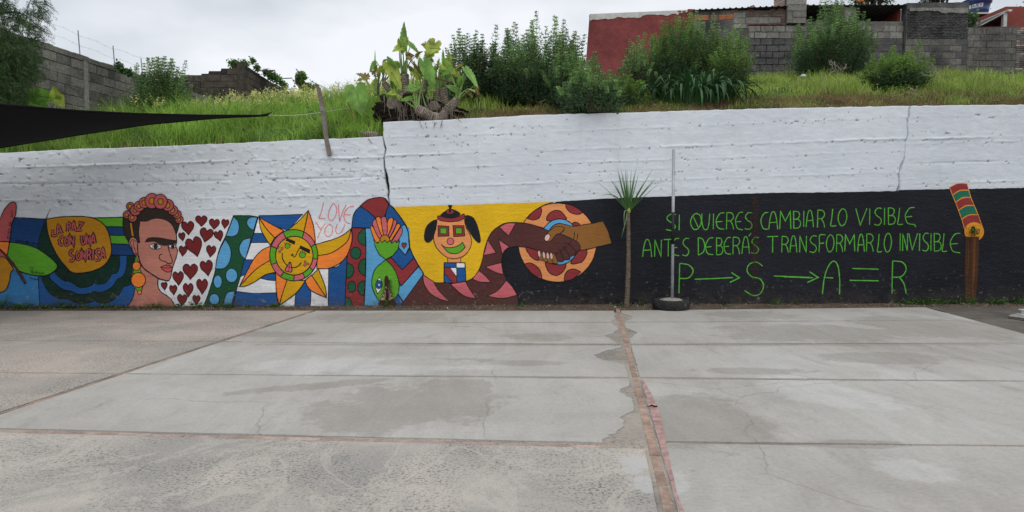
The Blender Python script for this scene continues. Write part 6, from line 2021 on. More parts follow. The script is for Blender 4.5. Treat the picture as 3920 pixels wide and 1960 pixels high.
M_GRR = leafmat('bank_grass', [(0.16, 0.27, 0.04), (0.28, 0.42, 0.06), (0.42, 0.53, 0.11), (0.52, 0.52, 0.22)], .45, .55, .8)
M_DRY = leafmat('dry_grass', [(0.16, 0.10, 0.05), (0.28, 0.19, 0.095), (0.38, 0.29, 0.16), (0.10, 0.07, 0.04)], .2, .8, 1.5)
left = (-11.5, X_STEP - .02); right = (X_STEP + .3, 13.5)
blades(105000, (left[0], left[1], .16, 11.5), lambda x, t, r, n: (.14 + .40 * np.clip(t / 1.0, 0, 1)) * r.uniform(.45, 1.25, n) * (.15 + 1.7 * fbm(x * 2.2, t * 2.2, 3, 3)), lambda n, r: r.uniform(.004, .011, n), M_GR, 'tall_meadow_grass', 'tall bright green grass growing on the slope above the left part of the wall', 'grass', 1, .9)
blades(90000, (right[0], right[1], .3, 10.5), lambda x, t, r, n: (.05 + .20 * np.clip(t / 1.6, .0, 1)) * r.uniform(.35, 1.3, n) * (.2 + 1.8 * fbm(x * 1.7, t * 1.7, 4, 3) ** 1.3), lambda n, r: r.uniform(.0035, .009, n), M_GRR, 'short_bank_grass', 'yellowish green grass covering the bank above the tall part of the wall', 'grass', 2, .7)
def dry_d(x, t):
    e = np.exp(-((t - .25) / .45) ** 2)
    return np.clip(e * np.interp(x, [-12, X_STEP, 0, 3, 13], [.25, .35, .7, .9, 1.0]) * (1.6 * fbm(x * 1.4, t * 2, 8, 3)) + .22 * (fbm(x * .8, t * .8, 12, 3) > .55) * (x > 3), 0, 1)
def edge_d(x, t):
    return np.clip(np.interp(x, [-12, X_STEP, 0, 3, 13], [.12, .25, .7, .95, 1.0]) * (2.4 * fbm(x * 1.2, t * 1.5, 18, 3) - .35) * np.clip((1.5 - t) * 1.1, 0, 1), 0, 1)
blades(85000, (left[0], right[1], .10, 1.5), lambda x, t, r, n: (.05 + .15 * np.clip(t, 0, .6)) * r.uniform(.5, 1.5, n), lambda n, r: r.uniform(.0028, .0055, n), M_DRY, 'dry_edge_grass', 'fringe of dry brown grass hanging at the very edge of the retaining wall', 'dry grass', 13, 1.6, edge_d, False)
blades(45000, (left[0], right[1], .12, 9.0), lambda x, t, r, n: (.05 + .10 * np.clip(t, 0, 1)) * r.uniform(.5, 1.4, n), lambda n, r: r.uniform(.0028, .0055, n), M_DRY, 'dry_grass', 'scattered dry straw coloured grass in patches over the slope', 'dry grass', 3, 1.9, dry_d, False)
# soft low weeds mixed into the grass
def weeds_mix(n_, region, hmax, mat, name, label, seed, cat='weeds', dens=None, size=.03):
    rng = np.random.default_rng(seed)
    x = rng.uniform(region[0], region[1], n_); t = region[2] + (region[3] - region[2]) * rng.random(n_) ** 1.2
    keep = fbm(x * 1.1, t * 1.1, seed, 3) > .50
    if dens is not None: keep &= rng.random(n_) < dens(x, t)
    x, t = x[keep], t[keep]; n = len(x); y = ywall_np(x) + t
    P = np.stack([x, y, hill_h(x, y) + rng.random(n) ** .8 * hmax * (.4 + fbm(x * 2, t * 2, seed + 3, 2))], 1)
    a = rng.uniform(0, 2 * pi, n)
    D = unit(np.stack([np.cos(a), np.sin(a), rng.uniform(-.3, .8, n)], 1))
    s = rng.uniform(.6, 1.4, n) * size
    V, F = leaf_quads(P, D, s, s * .34, rng)
    o = obj(name, mesh_np(name, V, F, mat)); tag(o, label, cat, kind='stuff')
weeds_mix(60000, (left[0], left[1], .12, 8), .32, M_SH, 'broad_weeds', 'dark leafy weeds mixed into the grass above the left part of the wall', 21)
weeds_mix(50000, (right[0], right[1], .25, 9), .16, M_SHY, 'low_weeds', 'low leafy weeds mixed into the grass above the tall part of the wall', 22)

# ---- yellow mustard flowers
def mustard():
    rng = np.random.default_rng(5)
    n0 = 2600
    x = rng.uniform(-11, X_STEP + .1, n0); t = rng.uniform(1.6, 10.8, n0)
    w = np.clip((t - 1.2) / 4.2, 0.04, 1) * np.clip(fbm(x * .9, t * .9, 6, 3) * 2.6 - .65, .22, 1)
    k = rng.random(n0) < w; x, t = x[k], t[k]; y = ywall_np(x) + t; z = hill_h(x, y)
    PV, DV, LV, WV = [], [], [], []; FP, FD, FL = [], [], []
    for i in range(len(x)):
        h = rng.uniform(.30, .78); a = rng.uniform(0, 6.28); ln = rng.uniform(0, .2)
        for b in range(rng.integers(3, 6)):
            ba = rng.uniform(0, 6.28); br = rng.uniform(.03, .20); q0 = rng.uniform(.35, .6)
            c0 = np.array([x[i] + ln * cos(a) * q0, y[i] + ln * sin(a) * q0, z[i] + h * q0])
            c1 = np.array([x[i] + ln * cos(a) + br * cos(ba), y[i] + ln * sin(a) + br * sin(ba), z[i] + h * rng.uniform(.8, 1.02)])
            d = c1 - c0; L = np.linalg.norm(d)
            PV.append(c0); DV.append(d / L); LV.append(L); WV.append(.004)
            nf = rng.integers(5, 11)
            for f in range(nf):
                q = rng.uniform(.72, 1.05)
                FP.append(c0 + d * q + rng.normal(size=3) * .017); FL.append(rng.uniform(.011, .02))
        nl = 7
        for f in range(nl):
            q = rng.uniform(.05, .6); ba = rng.uniform(0, 6.28)
            PV.append(np.array([x[i], y[i], z[i] + h * q])); DV.append(np.array([cos(ba) * .8, sin(ba) * .8, .35])); LV.append(rng.uniform(.05, .12)); WV.append(.014)
    P = np.array(PV); D = unit(np.array(DV)); V, F = leaf_quads(P, D, np.array(LV), np.array(WV), rng)
    mm = leafmat('mustard_stem', [(0.07, 0.14, 0.03), (0.12, 0.21, 0.05)], .3)
    me = mesh_np('flower_stems', V, F, mm)
    P = np.array(FP); n = len(P); s = np.array(FL)
    nr = unit(rng.normal(size=(n, 3)) + np.array([0, -.6, .6])); u = unit(np.cross(nr, rng.normal(size=(n, 3)))); v = np.cross(nr, u)
    V = np.stack([P - u * s[:, None], P - v * s[:, None], P + u * s[:, None], P + v * s[:, None]], 1).reshape(-1, 3)
    mf = leafmat('mustard_flower', [(0.55, 0.50, 0.10), (0.68, 0.66, 0.24), (0.76, 0.76, 0.44)], .3)
    me2 = mesh_np('flower_heads', V, np.arange(n * 4).reshape(n, 4), mf)
    o = obj('flowering_mustard', me); tag(o, 'mass of small pale yellow mustard flowers on the slope in front of the block ruin', 'wild flowers', kind='stuff')
    o2 = obj('flower_heads', me2, o, world=False); o2['kind'] = 'stuff'
mustard()

# ------------------------------------------------------------------ elephant ear plants
M_EE = leafmat('elephant_ear_leaf', [(0.20, 0.42, 0.08), (0.26, 0.47, 0.09)], .45, .38, 5, .4)
M_EEY = leafmat('yellowing_leaf', [(0.42, 0.56, 0.08), (0.50, 0.56, 0.10)], .45, .4, 5, .4)
M_EEB = leafmat('browning_leaf', [(0.30, 0.24, 0.06), (0.24, 0.16, 0.05)], .25, .6, 9)
M_DEAD = leafmat('dead_leaf', [(0.12, 0.055, 0.03), (0.16, 0.08, 0.045)], .1, .8, 9)
M_PET = mottled('pale_green_stalk', (0.20, 0.31, 0.09, 1), .2, 9, .5, .1)
M_PETB = mottled('brown_stalk', (0.14, 0.09, 0.045, 1), .3, 9, .7, .2)
def scar_trunk_mat():
    t = NT('ringed_trunk')
    c = t.ramp(t.noise(11, 5, .6), [(.3, (.17, .14, .11, 1)), (.7, (.42, .37, .31, 1))])
    at_ = t.N.new('ShaderNodeAttribute'); at_.attribute_name = 'ring'
    c = t.mix(at_.outputs['Fac'], c, (.05, .035, .025, 1))
    return t.done(c, .95, t.bump(t.noise(50, 4, .6), .6, .01), .1)
M_RING = scar_trunk_mat()
M_DTR = mottled('dark_rotting_trunk', (0.03, 0.024, 0.02, 1), .45, 9, .95, .9, 30, .03)
M_ROOTB = mottled('earthy_root_mass', (0.026, 0.019, 0.014, 1), .5, 14, .95, 1.0, 40, .03)
ZF = (1280, 50, 620 / 1597)
def zf(x, y, Y): return at(ZF[0] + x * ZF[2], ZF[1] + y * ZF[2], Y)

def ringed(parent, pts, rad, rings_per_m=34, name='trunk', mat=None):
    pts = [Vector(p) for p in pts]
    # resample
    L = sum((pts[i + 1] - pts[i]).length for i in range(len(pts) - 1))
    n = max(10, int(L * rings_per_m) * 4)
    P, A = [], []
    cum = [0]
    for i in range(len(pts) - 1): cum.append(cum[-1] + (pts[i + 1] - pts[i]).length)
    for k in range(n + 1):
        s = L * k / n; i = min(max(0, sum(1 for c in cum if c <= s) - 1), len(pts) - 2)
        f = (s - cum[i]) / max(cum[i + 1] - cum[i], 1e-6)
        P.append(pts[i].lerp(pts[i + 1], f))
    V, F, R = [], [], []; ns = 12
    side = None
    for k, p in enumerate(P):
        t = (P[min(k + 1, n)] - P[max(k - 1, 0)]).normalized()
        if side is None: side = t.cross(Vector((0, 1, .1))).normalized()
        side = (side - t * side.dot(t)).normalized(); up = t.cross(side)
        for j in range(ns):
            ph = (k / 4 + .35 * sin(2 * pi * j / ns * 1 + k * .13)) % 1.0
            saw = 1.0 + .13 * (1 - ph) - .05
            r = rad * saw * (1 + .06 * random.uniform(-1, 1)) * (.86 if k in (0, n) else 1)
            a = 2 * pi * j / ns
            V.append(tuple(p + side * cos(a) * r + up * sin(a) * r)); R.append(1.0 if (ph < .16 or ph > .9) else 0.15 * random.random())
    for k in range(n):
        for j in range(ns):
            a = k * ns + j; b = k * ns + (j + 1) % ns
            F.append((a, b, b + ns, a + ns))
    me = bpy.data.meshes.new(name); me.from_pydata(V, [], F + [tuple(reversed(range(ns))), tuple(n * ns + j for j in range(ns))])
    me.materials.append(mat or M_RING); me.update()
    at_ = me.attributes.new('ring', 'FLOAT', 'POINT'); at_.data.foreach_set('value', np.array(R, np.float32))
    return obj(name, me, parent)

def big_leaf(parent, base, tip, width, mat, lobes=True, fold=.25, wav=.06, tilt=0.0, seed=0, facing=1.0, curl=0.0, torn=0.0):
    """arrow shaped leaf: base = where the stalk joins, tip; width across in metres"""
    r = random.Random(seed)
    base, tip = Vector(base), Vector(tip)
    ax = tip - base; L = ax.length; ax.normalize()
    view = Vector((0, -1, 0.15 + tilt)).normalized()
    side = ax.cross(view).normalized(); nrm = side.cross(ax).normalized()
    side = (side * facing + nrm * math.sqrt(max(0, 1 - facing ** 2))).normalized(); nrm = side.cross(ax).normalized()
    if lobes: prof = [(-.42, .30, .10), (-.30, .42, .03), (-.12, .49, 0), (.08, .50, 0), (.28, .44, 0), (.48, .34, 0), (.66, .24, 0), (.82, .14, 0), (.94, .05, 0), (1.0, 0, 0)]
    else: prof = [(0, .10, 0), (.15, .38, 0), (.32, .48, 0), (.5, .46, 0), (.66, .36, 0), (.8, .24, 0), (.92, .10, 0), (1, 0, 0)]
    vs, fs = [], []
    fine = []
    for i in range(len(prof) - 1):
        for k in range(3):
            f = k / 3; a, b = prof[i], prof[i + 1]
            w_ = a[1] + (b[1] - a[1]) * f
            notch = 1 - (.14 + .5 * torn * r.random()) * (1 if k == 1 else 0) * (1 if w_ > .08 else 0)
            fine.append((a[0] + (b[0] - a[0]) * f, w_ * notch, a[2] + (b[2] - a[2]) * f))
    prof = fine + [prof[-1]]
    nn = len(prof); cols = 5
    def pt(s, w, q, sg):
        z = fold * abs(w) * q * .9 + wav * width * sin(s * 16 + sg * 1.3 + seed) * q * q
        c = -curl * (s ** 2) * L
        return base + ax * (s * L) + side * (sg * w * q * width) + nrm * (z * width) + Vector((0, 0, c))
    for (s, w, inner) in prof:
        w2 = w * (1 + r.uniform(-.10, .10)) * (1 - torn * (r.random() < .35) * .6)
        for sg in (-1, 1):
            for c in range(cols):
                q = inner / max(w, .01) + (1 - inner / max(w, .01)) * c / (cols - 1)
                ss = s if s >= 0 else s * (1 if c > 0 else 1)
                # side veins: shallow pleats
                p = pt(ss, w2, q, sg) + nrm * (.012 * width * (1 if (c % 2) else -1) * (w > .05))
                vs.append(p)
    for i in range(nn - 1):
        for h in (0, 1):
            for c in range(cols - 1):
                a = i * 2 * cols + h * cols + c
                f = (a, a + 1, a + 1 + 2 * cols, a + 2 * cols)
                fs.append(f if h else f[::-1])
    me = bpy.data.meshes.new('leaf'); me.from_pydata(vs, [], fs)
    me.polygons.foreach_set('use_smooth', [True] * len(me.polygons)); me.materials.append(mat); me.update()
    o = obj('leaf', me, parent)
    # pale midrib
    m = MB(); pts = [pt(s, 0, 0, 1) + Vector(view) * .004 for s in (0, .25, .5, .75, .97)]
    m.tube(pts, [.007, .006, .005, .003, .001], 4); obj('midrib', m.mesh('midrib', M_PET), o)
    return o
def stalk(parent, pts, r0=.014, r1=.006, mat=None):
    P = []
    pts = [Vector(p) for p in pts]
    for i in range(9):
        t = i / 8
        if len(pts) == 2: P.append(pts[0].lerp(pts[1], t))
        else: P.append(pts[0] * (1 - t) ** 2 + pts[1] * 2 * t * (1 - t) + pts[2] * t * t)
    m = MB(); m.tube(P, [r0 + (r1 - r0) * i / 8 for i in range(9)], 6)
    return obj('leaf_stalk', m.mesh('leaf_stalk', mat or M_PET, True), parent)

yb = ywall(-2.3)
EY = yb + .55
ee = thing('elephant_ear_plant', 'large clump of elephant ear plants with ringed trunks sprawling over the step in the wall', 'plant', zf(780, 1040, yb + .3))
# earthy root mound
bm = bmesh.new(); bmesh.ops.create_icosphere(bm, subdivisions=5, radius=1)
c0 = zf(835, 985, EY + .15)
for v in bm.verts:
    p = v.co
    k = 1 + .5 * (float(fbm(p.x * 3 + 5, p.z * 3 + p.y * 2, 4, 4)) - .5) + .22 * (float(vn(p.x * 14, p.z * 14 + p.y * 9, 7)) - .5)
    v.co = Vector((c0.x + p.x * .84 * k, c0.y + p.y * .38 * k, c0.z - .05 + p.z * .27 * k * (1 - .25 * p.x)))
me = bpy.data.meshes.new('root_mound'); bm.to_mesh(me); bm.free(); me.materials.append(M_ROOTB); obj('root_mound', me, ee)
S = 1 / (FPX / EY) * ZF[2]           # zoom px -> metres
def T(pts, w, mat=None, dy=0.0): 
    return ringed(ee, [zf(x, y, EY + dy + (q[0] if q else 0)) for (x, y, *q) in pts], w * S / 2, mat=mat)
T([(705, 800), (690, 700), (692, 600)], 86)
T([(730, 1055), (735, 950), (715, 800)], 100, M_DTR, -.05)
T([(640, 1060), (600, 960), (566, 905)], 90, M_DTR, -.10)
T([(530, 1050), (515, 900), (470, 810)], 62, M_DTR)
T([(560, 770), (520, 730), (490, 690)], 62)
T([(830, 830), (890, 750), (912, 672)], 82)
T([(1045, 1040, -.30), (960, 1020, -.38), (870, 975, -.42), (812, 945, -.40)], 92, None, -.05)
T([(1080, 1000, -.2), (1130, 930, -.24), (1215, 855, -.26)], 84)
T([(1095, 900), (1075, 820), (1068, 728)], 74)
T([(1000, 870), (1005, 800), (1012, 742)], 56)
T([(900, 900), (880, 850), (850, 800)], 60, M_DTR)
T([(1180, 960), (1060, 1000, -.1)], 70, M_DTR)
for (x, y, r, dy) in ((568, 888, 52, -.22), (980, 912, 46, -.30), (1072, 998, 36, -.45), (650, 808, 34, -.1)):
    c = zf(x, y, EY + dy)
    o = ringed(ee, [c + Vector((0, .25, -.02)), c], r * S, name='cut_trunk')
    m = MB(); 
    for k in range(3):
        rr = r * S * (.85 - .25 * k)
        m.tube([c + Vector((rr * cos(a), -.006 - .004 * k, rr * sin(a))) for a in np.linspace(0, 2 * pi, 13)], .006, 4, cap=False)
    obj('cut_ring', m.mesh('cut_ring', M_RING), o)
# roots
m = MB(); rr = random.Random(3)
for i in range(54):
    x = rr.uniform(480, 1180); y = rr.uniform(800, 960); l = rr.uniform(60, 230)
    dyy = rr.uniform(-.42, -.28)
    pts = [zf(x + rr.uniform(-18, 18) * k / 3, min(y + l * k / 3, 1075), EY + dyy - .01 * k) for k in range(4)]
    m.tube(pts, rr.uniform(.003, .008), 4)
for (x0, y0, x1, y1) in ((1160, 960, 1330, 1000), (1150, 1000, 1255, 1085), (1170, 940, 1240, 990), (1150, 880, 1145, 1040), (975, 1040, 980, 1140), (1060, 1000, 1045, 1130), (1000, 1060, 990, 1110), (805, 1060, 875, 1145), (890, 1060, 895, 1105), (1035, 1060, 1062, 1135), (820, 1040, 845, 1095)):
    dd = -.52 if y1 > 1060 else -.4
    a, b = zf(x0, y0, EY - .42), zf(x1, y1, yb - .03 if y1 > 1060 else EY - .35)
    m.tube([a, a.lerp(b, .5) + Vector((.02, -.02, .01)), b], [.007, .006, .003], 4)
obj('root', m.mesh('root', mottled('pale_root', (0.19, 0.155, 0.125, 1), .4, 12, .95), True), ee)

LV = [  # trunk top, stalk bend, leaf base, tip, width(px), mat, dy, kwargs
 ((700, 600), (715, 480), (708, 380), (690, 105), 118, M_EE, 0, dict(lobes=False, facing=.75, fold=.5)),
 ((672, 600), (655, 420), (652, 330), (632, 250), 50, M_EEY, -.05, dict(lobes=False)),
 ((665, 595), (640, 450), (640, 345), (575, 380), 80, M_EEY, -.08, dict(torn=.6)),
 ((710, 600), (720, 420), (708, 270), (712, 340), 60, M_EEY, -.1, dict(torn=.5)),
 ((425, 800), (400, 640), (404, 560), (402, 372), 34, M_EE, 0, dict(lobes=False, facing=.6)),
 ((418, 805), (410, 680), (395, 585), (425, 510), 80, M_EEB, .0, dict(torn=.7)),
 ((418, 805), (330, 720), (310, 625), (218, 598), 80, M_EEB, -.1, dict(torn=.9)),
 ((418, 805), (340, 730), (300, 640), (225, 668), 70, M_EEB, -.12, dict(torn=.9)),
 ((430, 800), (430, 620), (490, 475), (525, 455), 40, M_DEAD, -.05, dict(torn=.5)),
 ((560, 770), (545, 640), (560, 560), (655, 755), 165, M_EEY, -.08, dict(facing=.85)),
 ((560, 770), (600, 640), (600, 560), (525, 432), 110, M_EE, -.04, dict(lobes=False, facing=.8)),
 ((500, 700), (480, 640), (490, 570), (432, 548), 60, M_EEY, 0, dict(torn=.3)),
 ((470, 700), (560, 600), (550, 590), (500, 560), 66, M_EEY, 0, {}),
 ((478, 700), (480, 560), (484, 505), (484, 470), 22, M_EE, .05, dict(lobes=False)),
 ((900, 670), (930, 560), (955, 440), (890, 500), 120, M_EE, .08, dict(lobes=False)),
 ((912, 665), (945, 560), (945, 350), (1040, 350), 190, M_EEY, .0, dict(tilt=.3, torn=.3)),
 ((905, 665), (960, 500), (975, 330), (900, 480), 170, M_EEY, .03, dict(torn=.3)),
 ((915, 668), (900, 440), (905, 330), (855, 310), 100, M_EEB, .05, dict(torn=.8)),
 ((900, 670), (880, 560), (905, 540), (988, 765), 150, M_EE, -.15, dict(facing=.9)),
 ((835, 790), (850, 700), (845, 660), (800, 510), 120, M_EEY, .1, dict(lobes=False, facing=.8)),
 ((890, 670), (830, 600), (760, 560), (722, 515), 60, M_EEB, -.05, dict(torn=.4)),
 ((910, 650), (800, 520), (740, 430), (790, 400), 70, M_DEAD, -.1, dict(torn=.5, curl=.3)),
 ((890, 640), (770, 500), (720, 430), (700, 405), 45, M_DEAD, -.1, dict(torn=.5)),
 ((1065, 725), (1080, 640), (1085, 560), (1072, 365), 60, M_EE, 0, dict(lobes=False, facing=.7)),
 ((1070, 725), (1110, 600), (1115, 500), (1135, 395), 84, M_EEY, .03, dict(torn=.5)),
 ((1075, 725), (1090, 600), (1100, 530), (1195, 600), 130, M_EEY, -.05, dict(torn=.4)),
 ((1070, 735), (1120, 580), (1180, 590), (1255, 640), 90, M_EEY, -.02, dict(torn=.6)),
 ((1012, 740), (1000, 620), (1010, 560), (1032, 440), 26, M_EEY, 0, dict(lobes=False, facing=.5)),
 ((1215, 850), (1215, 740), (1225, 720), (1240, 630), 70, M_EE, -.2, dict(lobes=False, facing=.8)),
 ((1225, 850), (1270, 640), (1320, 590), (1412, 735), 100, M_EE, -.25, dict(facing=.8)),
 ((1215, 850), (1250, 760), (1262, 680), (1272, 590), 26, M_EE, -.25, dict(lobes=False)),
 ((1205, 850), (1200, 760), (1195, 755), (1100, 705), 66, M_EE, -.3, dict(curl=.1)),
 ((1235, 850), (1380, 740), (1400, 745), (1420, 810), 60, M_DEAD, -.2, dict(torn=.4)),
 ((1225, 850), (1300, 780), (1380, 715), (1385, 690), 20, M_EE, -.2, {}),
 ((812, 945), (775, 800), (770, 740), (700, 760), 90, M_EE, -.42, {}),
 ((815, 945), (830, 820), (880, 680), (905, 560), 70, M_EE, -.40, dict(lobes=False, facing=.5)),
 ((806, 945), (720, 880), (640, 830), (610, 800), 40, M_EEY, -.45, dict(torn=.3)),
 ((815, 940), (760, 760), (765, 620), (760, 575), 36, M_EEY, -.40, dict(lobes=False)),
 ((905, 935), (870, 830), (855, 740), (850, 700), 20, M_EEY, -.35, dict(lobes=False)),
 ((975, 640), (1100, 660), (1220, 712), (1235, 720), 14, M_DEAD, -.12, {}),
 ((940, 770), (930, 760), (935, 750), (975, 735), 60, M_EE, -.3, {}),
 ((560, 800), (560, 700), (580, 790), (520, 800), 60, M_EEY, -.3, dict(torn=.3)),
]
for i, (a, b, c, d, w, mt, dy, kw) in enumerate(LV):
    yy = EY + dy
    A_, B_, C_, D_ = zf(*a, yy), zf(*b, yy - .02), zf(*c, yy - .03), zf(*d, yy - .06 - .05 * (i % 3))
    stalk(ee, (A_, B_ * 1.0, C_), .022 if i < 1 else .017, .007, M_PETB if mt in (M_DEAD,) else M_PET)
    D_ = C_ + (D_ - C_) * 1.08
    big_leaf(ee, C_, D_, w * S * 1.02, mt, seed=i, **kw)
rl_ = random.Random(21)
ORG_ = [((690, 600), 0), ((912, 665), 0), ((1065, 728), .02), ((1218, 850), -.22), ((418, 805), 0), ((812, 945), -.38), ((560, 770), 0), ((1012, 742), .05), ((850, 800), .1), ((490, 690), .1), ((1120, 830), .15), ((760, 800), .15)]
for i in range(44):
    (ox_, oy_), dy = ORG_[i % len(ORG_)]
    yy = EY + dy + rl_.uniform(-.1, .25)
    tx_, ty_ = ox_ + rl_.uniform(-110, 110), oy_ - rl_.uniform(70, 300)
    A_, C_ = zf(ox_ + rl_.uniform(-15, 15), oy_, yy), zf(tx_, ty_, yy)
    B_ = zf((ox_ * 2 + tx_) / 3, (oy_ + ty_ * 2) / 3, yy)
    dxx = (tx_ - ox_) * .8 + rl_.uniform(-60, 60)
    D_ = zf(tx_ + dxx, ty_ + rl_.uniform(-130, 110), yy - rl_.uniform(.0, .2))
    stalk(ee, (A_, B_, C_), .015, .006)
    big_leaf(ee, C_, D_, rl_.uniform(45, 100) * S, rl_.choice([M_EE, M_EE, M_EEY, M_EEY, M_EEB]), seed=200 + i, lobes=rl_.random() < .5, facing=rl_.uniform(.55, 1), torn=rl_.uniform(0, .6), curl=rl_.uniform(0, .2))
# thick pale sheaths round the growing tips
for (x, y, h) in ((690, 600, 150), (912, 665, 90), (812, 945, 130), (1218, 850, 130), (1065, 728, 110), (418, 805, 140), (1012, 742, 90)):
    dy = -.42 if (x, y) == (812, 945) else (-.25 if x == 1218 else 0)
    for k in range(3):
        a = zf(x - 12 + 12 * k, y + 6, EY + dy - .01 * k); b = zf(x - 26 + 26 * k + random.uniform(-8, 8), y - h * random.uniform(.8, 1.2), EY + dy)
        stalk(ee, (a, a.lerp(b, .5) + Vector((0, 0, .02)), b), .030, .006)

# single large leaf plant left of the clump
e2 = thing('elephant_ear_seedling', 'single big hanging elephant ear leaf left of the large clump, over the meadow edge', 'plant', zf(205, 1120, yb + .5))
Y3 = yb + .55
stalk(e2, (zf(212, 1120, Y3), zf(180, 980, Y3), zf(130, 880, Y3)), .018, .010, M_EEB and mottled('yellow_brown_stalk', (.25, .20, .07, 1), .2, 9))
stalk(e2, (zf(232, 1110, Y3), zf(225, 900, Y3 + .05), zf(222, 790, Y3 - .02)), .014, .009)
big_leaf(e2, zf(222, 790, Y3 - .04), zf(272, 1018, Y3 - .12), 240 * S, M_EE, seed=77, fold=.12, wav=.05, facing=1.0)
big_leaf(e2, zf(236, 960, Y3 + .05), zf(205, 1000, Y3), 70 * S, M_EEB, seed=78, lobes=False)
fl = thing('fallen_trunk', 'short ringed trunk lying on the top of the low wall beside the step', 'trunk', zf(330, 1190, yb + .15))
ringed(fl, [zf(250, 1185, yb + .22), zf(330, 1190, yb + .16), zf(440, 1200, yb + .12)], 46 * S / 2)
m = MB()
for (x0, y0, x1, y1, dd) in ((260, 1200, 375, 1290, -.04), (100, 1225, 260, 1180, .15), (440, 1190, 468, 1225, .02), (90, 1240, 85, 1285, -.03), (130, 1200, 250, 1170, .2)):
    a, b = zf(x0, y0, yb + max(dd, .1)), zf(x1, y1, yb + dd)
    m.tube([a, a.lerp(b, .5) + Vector((0, -.02, .05)), b], [.009, .008, .003], 5)
obj('root', m.mesh('root', M_PETB, True), fl)
# the three leaves behind the shade cloth
e3 = thing('elephant_ear_plant', 'small elephant ear plant with glossy leaves behind the shade cloth at the far left', 'plant', at(160, 420, 12.6))
Z0 = (0, 0, 700 / 1503)
def z0(x, y, Y): return at(x * Z0[2], y * Z0[2], Y)
YL = 12.5; S0 = Z0[2] * YL / FPX
for i, (b, bend, c, d, w, mt) in enumerate([((380, 960), (340, 880), (300, 810), (180, 850), 150, M_EE), ((390, 960), (380, 840), (330, 790), (520, 815), 130, M_EE), ((400, 960), (400, 850), (265, 800), (270, 720), 120, M_EE),
        ((410, 960), (430, 860), (470, 800), (440, 705), 120, M_EEY), ((420, 960), (470, 900), (490, 820), (530, 885), 100, M_EEY), ((380, 960), (360, 900), (345, 860), (400, 870), 90, M_EE)]):
    A_, B_, C_, D_ = z0(*b, YL), z0(*bend, YL), z0(*c, YL - .03 * i), z0(*d, YL - .1 - .03 * i)
    stalk(e3, (A_, B_, C_)); big_leaf(e3, C_, D_, w * S0, mt, seed=40 + i)

# ------------------------------------------------------------------ strap leaved plant (agapanthus)
M_AG = leafmat('strap_leaf', [(0.028, 0.085, 0.03), (0.05, 0.13, 0.04)], .15, .5, 2, .3)
M_AG.node_tree.nodes
def strap_mesh(L, w, bend, seed):
    r = random.Random(seed); n = 10
    vs, fs = [], []
    x, z, a = 0, 0, radians(82 - seed * 3)
    for i in range(n + 1):
        t = i / n
        ww = w * (1 - .15 * abs(t - .4)) * (1 - max(0, t - .8) * 4.4)
        vs += [(x, -ww, z + .25 * ww), (x, 0, z), (x, ww, z + .25 * ww)]
        x += L / n * cos(a); z += L / n * sin(a); a -= bend / n * (1.0 + 1.5 * t)
    for i in range(n):
        for k in (0, 1): fs.append((i * 3 + k, i * 3 + k + 1, i * 3 + k + 4, i * 3 + k + 3))
    me = bpy.data.meshes.new('leaf'); me.from_pydata(vs, [], fs); me.materials.append(M_AG)
    me.polygons.foreach_set('use_smooth', [True] * len(me.polygons)); me.update(); return me
sv = [strap_mesh(.60 + .05 * k, .0145, 0.9 + .26 * k, k) for k in range(7)]
ac = on_hill(2650, 402)
ag = thing('strap_leaved_plant', 'wide clump of dark arching strap leaves on the bank in front of the bushy shrubs', 'plant', ac)
ra = random.Random(9)
for i in range(290):
    a = ra.uniform(0, 2 * pi); q = math.sqrt(ra.random())
    x, y = .82 * q * cos(a), .5 * q * sin(a)
    o = obj('leaf', sv[ra.randrange(7)], ag, world=False)
    o.location = (x, y, float(hill_h(ac.x + x, ac.y + y)) - ac.z)
    o.rotation_euler = (0, ra.uniform(-.45, .1), a + ra.uniform(-.9, .9))
    s = ra.uniform(.9, 1.4) * (1.2 - .3 * q); o.scale = (s, s * 1.05, s)

# ------------------------------------------------------------------ cordyline palm by the wall
pb = gp(2402, 1180)
pb.y = ywall(pb.x) - .28; pb.x = (2402 - 1960) / FPX * (pb.y * CP)
palm = thing('cabbage_palm', 'slim young cabbage palm with one tuft of sword leaves against the black wall', 'palm', (pb.x, pb.y, 0))
def tr_mat():
    t = NT('palm_bark')
    c = t.ramp(t.noise(14, 6, .65, sc=(1, 1, 2.5)), [(.3, (.07, .052, .038, 1)), (.7, (.23, .18, .13, 1))])
    return t.done(c, .95, t.bump(t.noise(40, 4, .7, sc=(1, 1, 2)), .9, .015), .1)
M_PB = tr_mat()
ptz = z_at(806, pb.y)
tk = MB(); pts = []; rs = []
for i in range(30):
    z = -.02 + (ptz + .02) * i / 29
    pts.append((.014 * sin(z * 2.2) + .02 * z / 1.7, 0, z)); rs.append(.045 - .016 * (z / 1.7) + (.02 if i == 0 else .006 if i == 1 else 0) + random.uniform(-.002, .002))
tk.tube(pts, rs, 12); obj('trunk', tk.mesh('trunk', M_PB, True), palm, world=False)
M_SW = leafmat('sword_leaf', [(0.04, 0.12, 0.03), (0.09, 0.20, 0.045)], .2, .4, 4)
M_SWD = leafmat('old_sword_leaf', [(0.16, 0.24, 0.12), (0.20, 0.26, 0.15)], .2, .6, 4)
YP = pb.y
def P8(x, y, d=0): return at(2200 + x * 500 / 1789, 540 + y * 500 / 1789, YP + d)
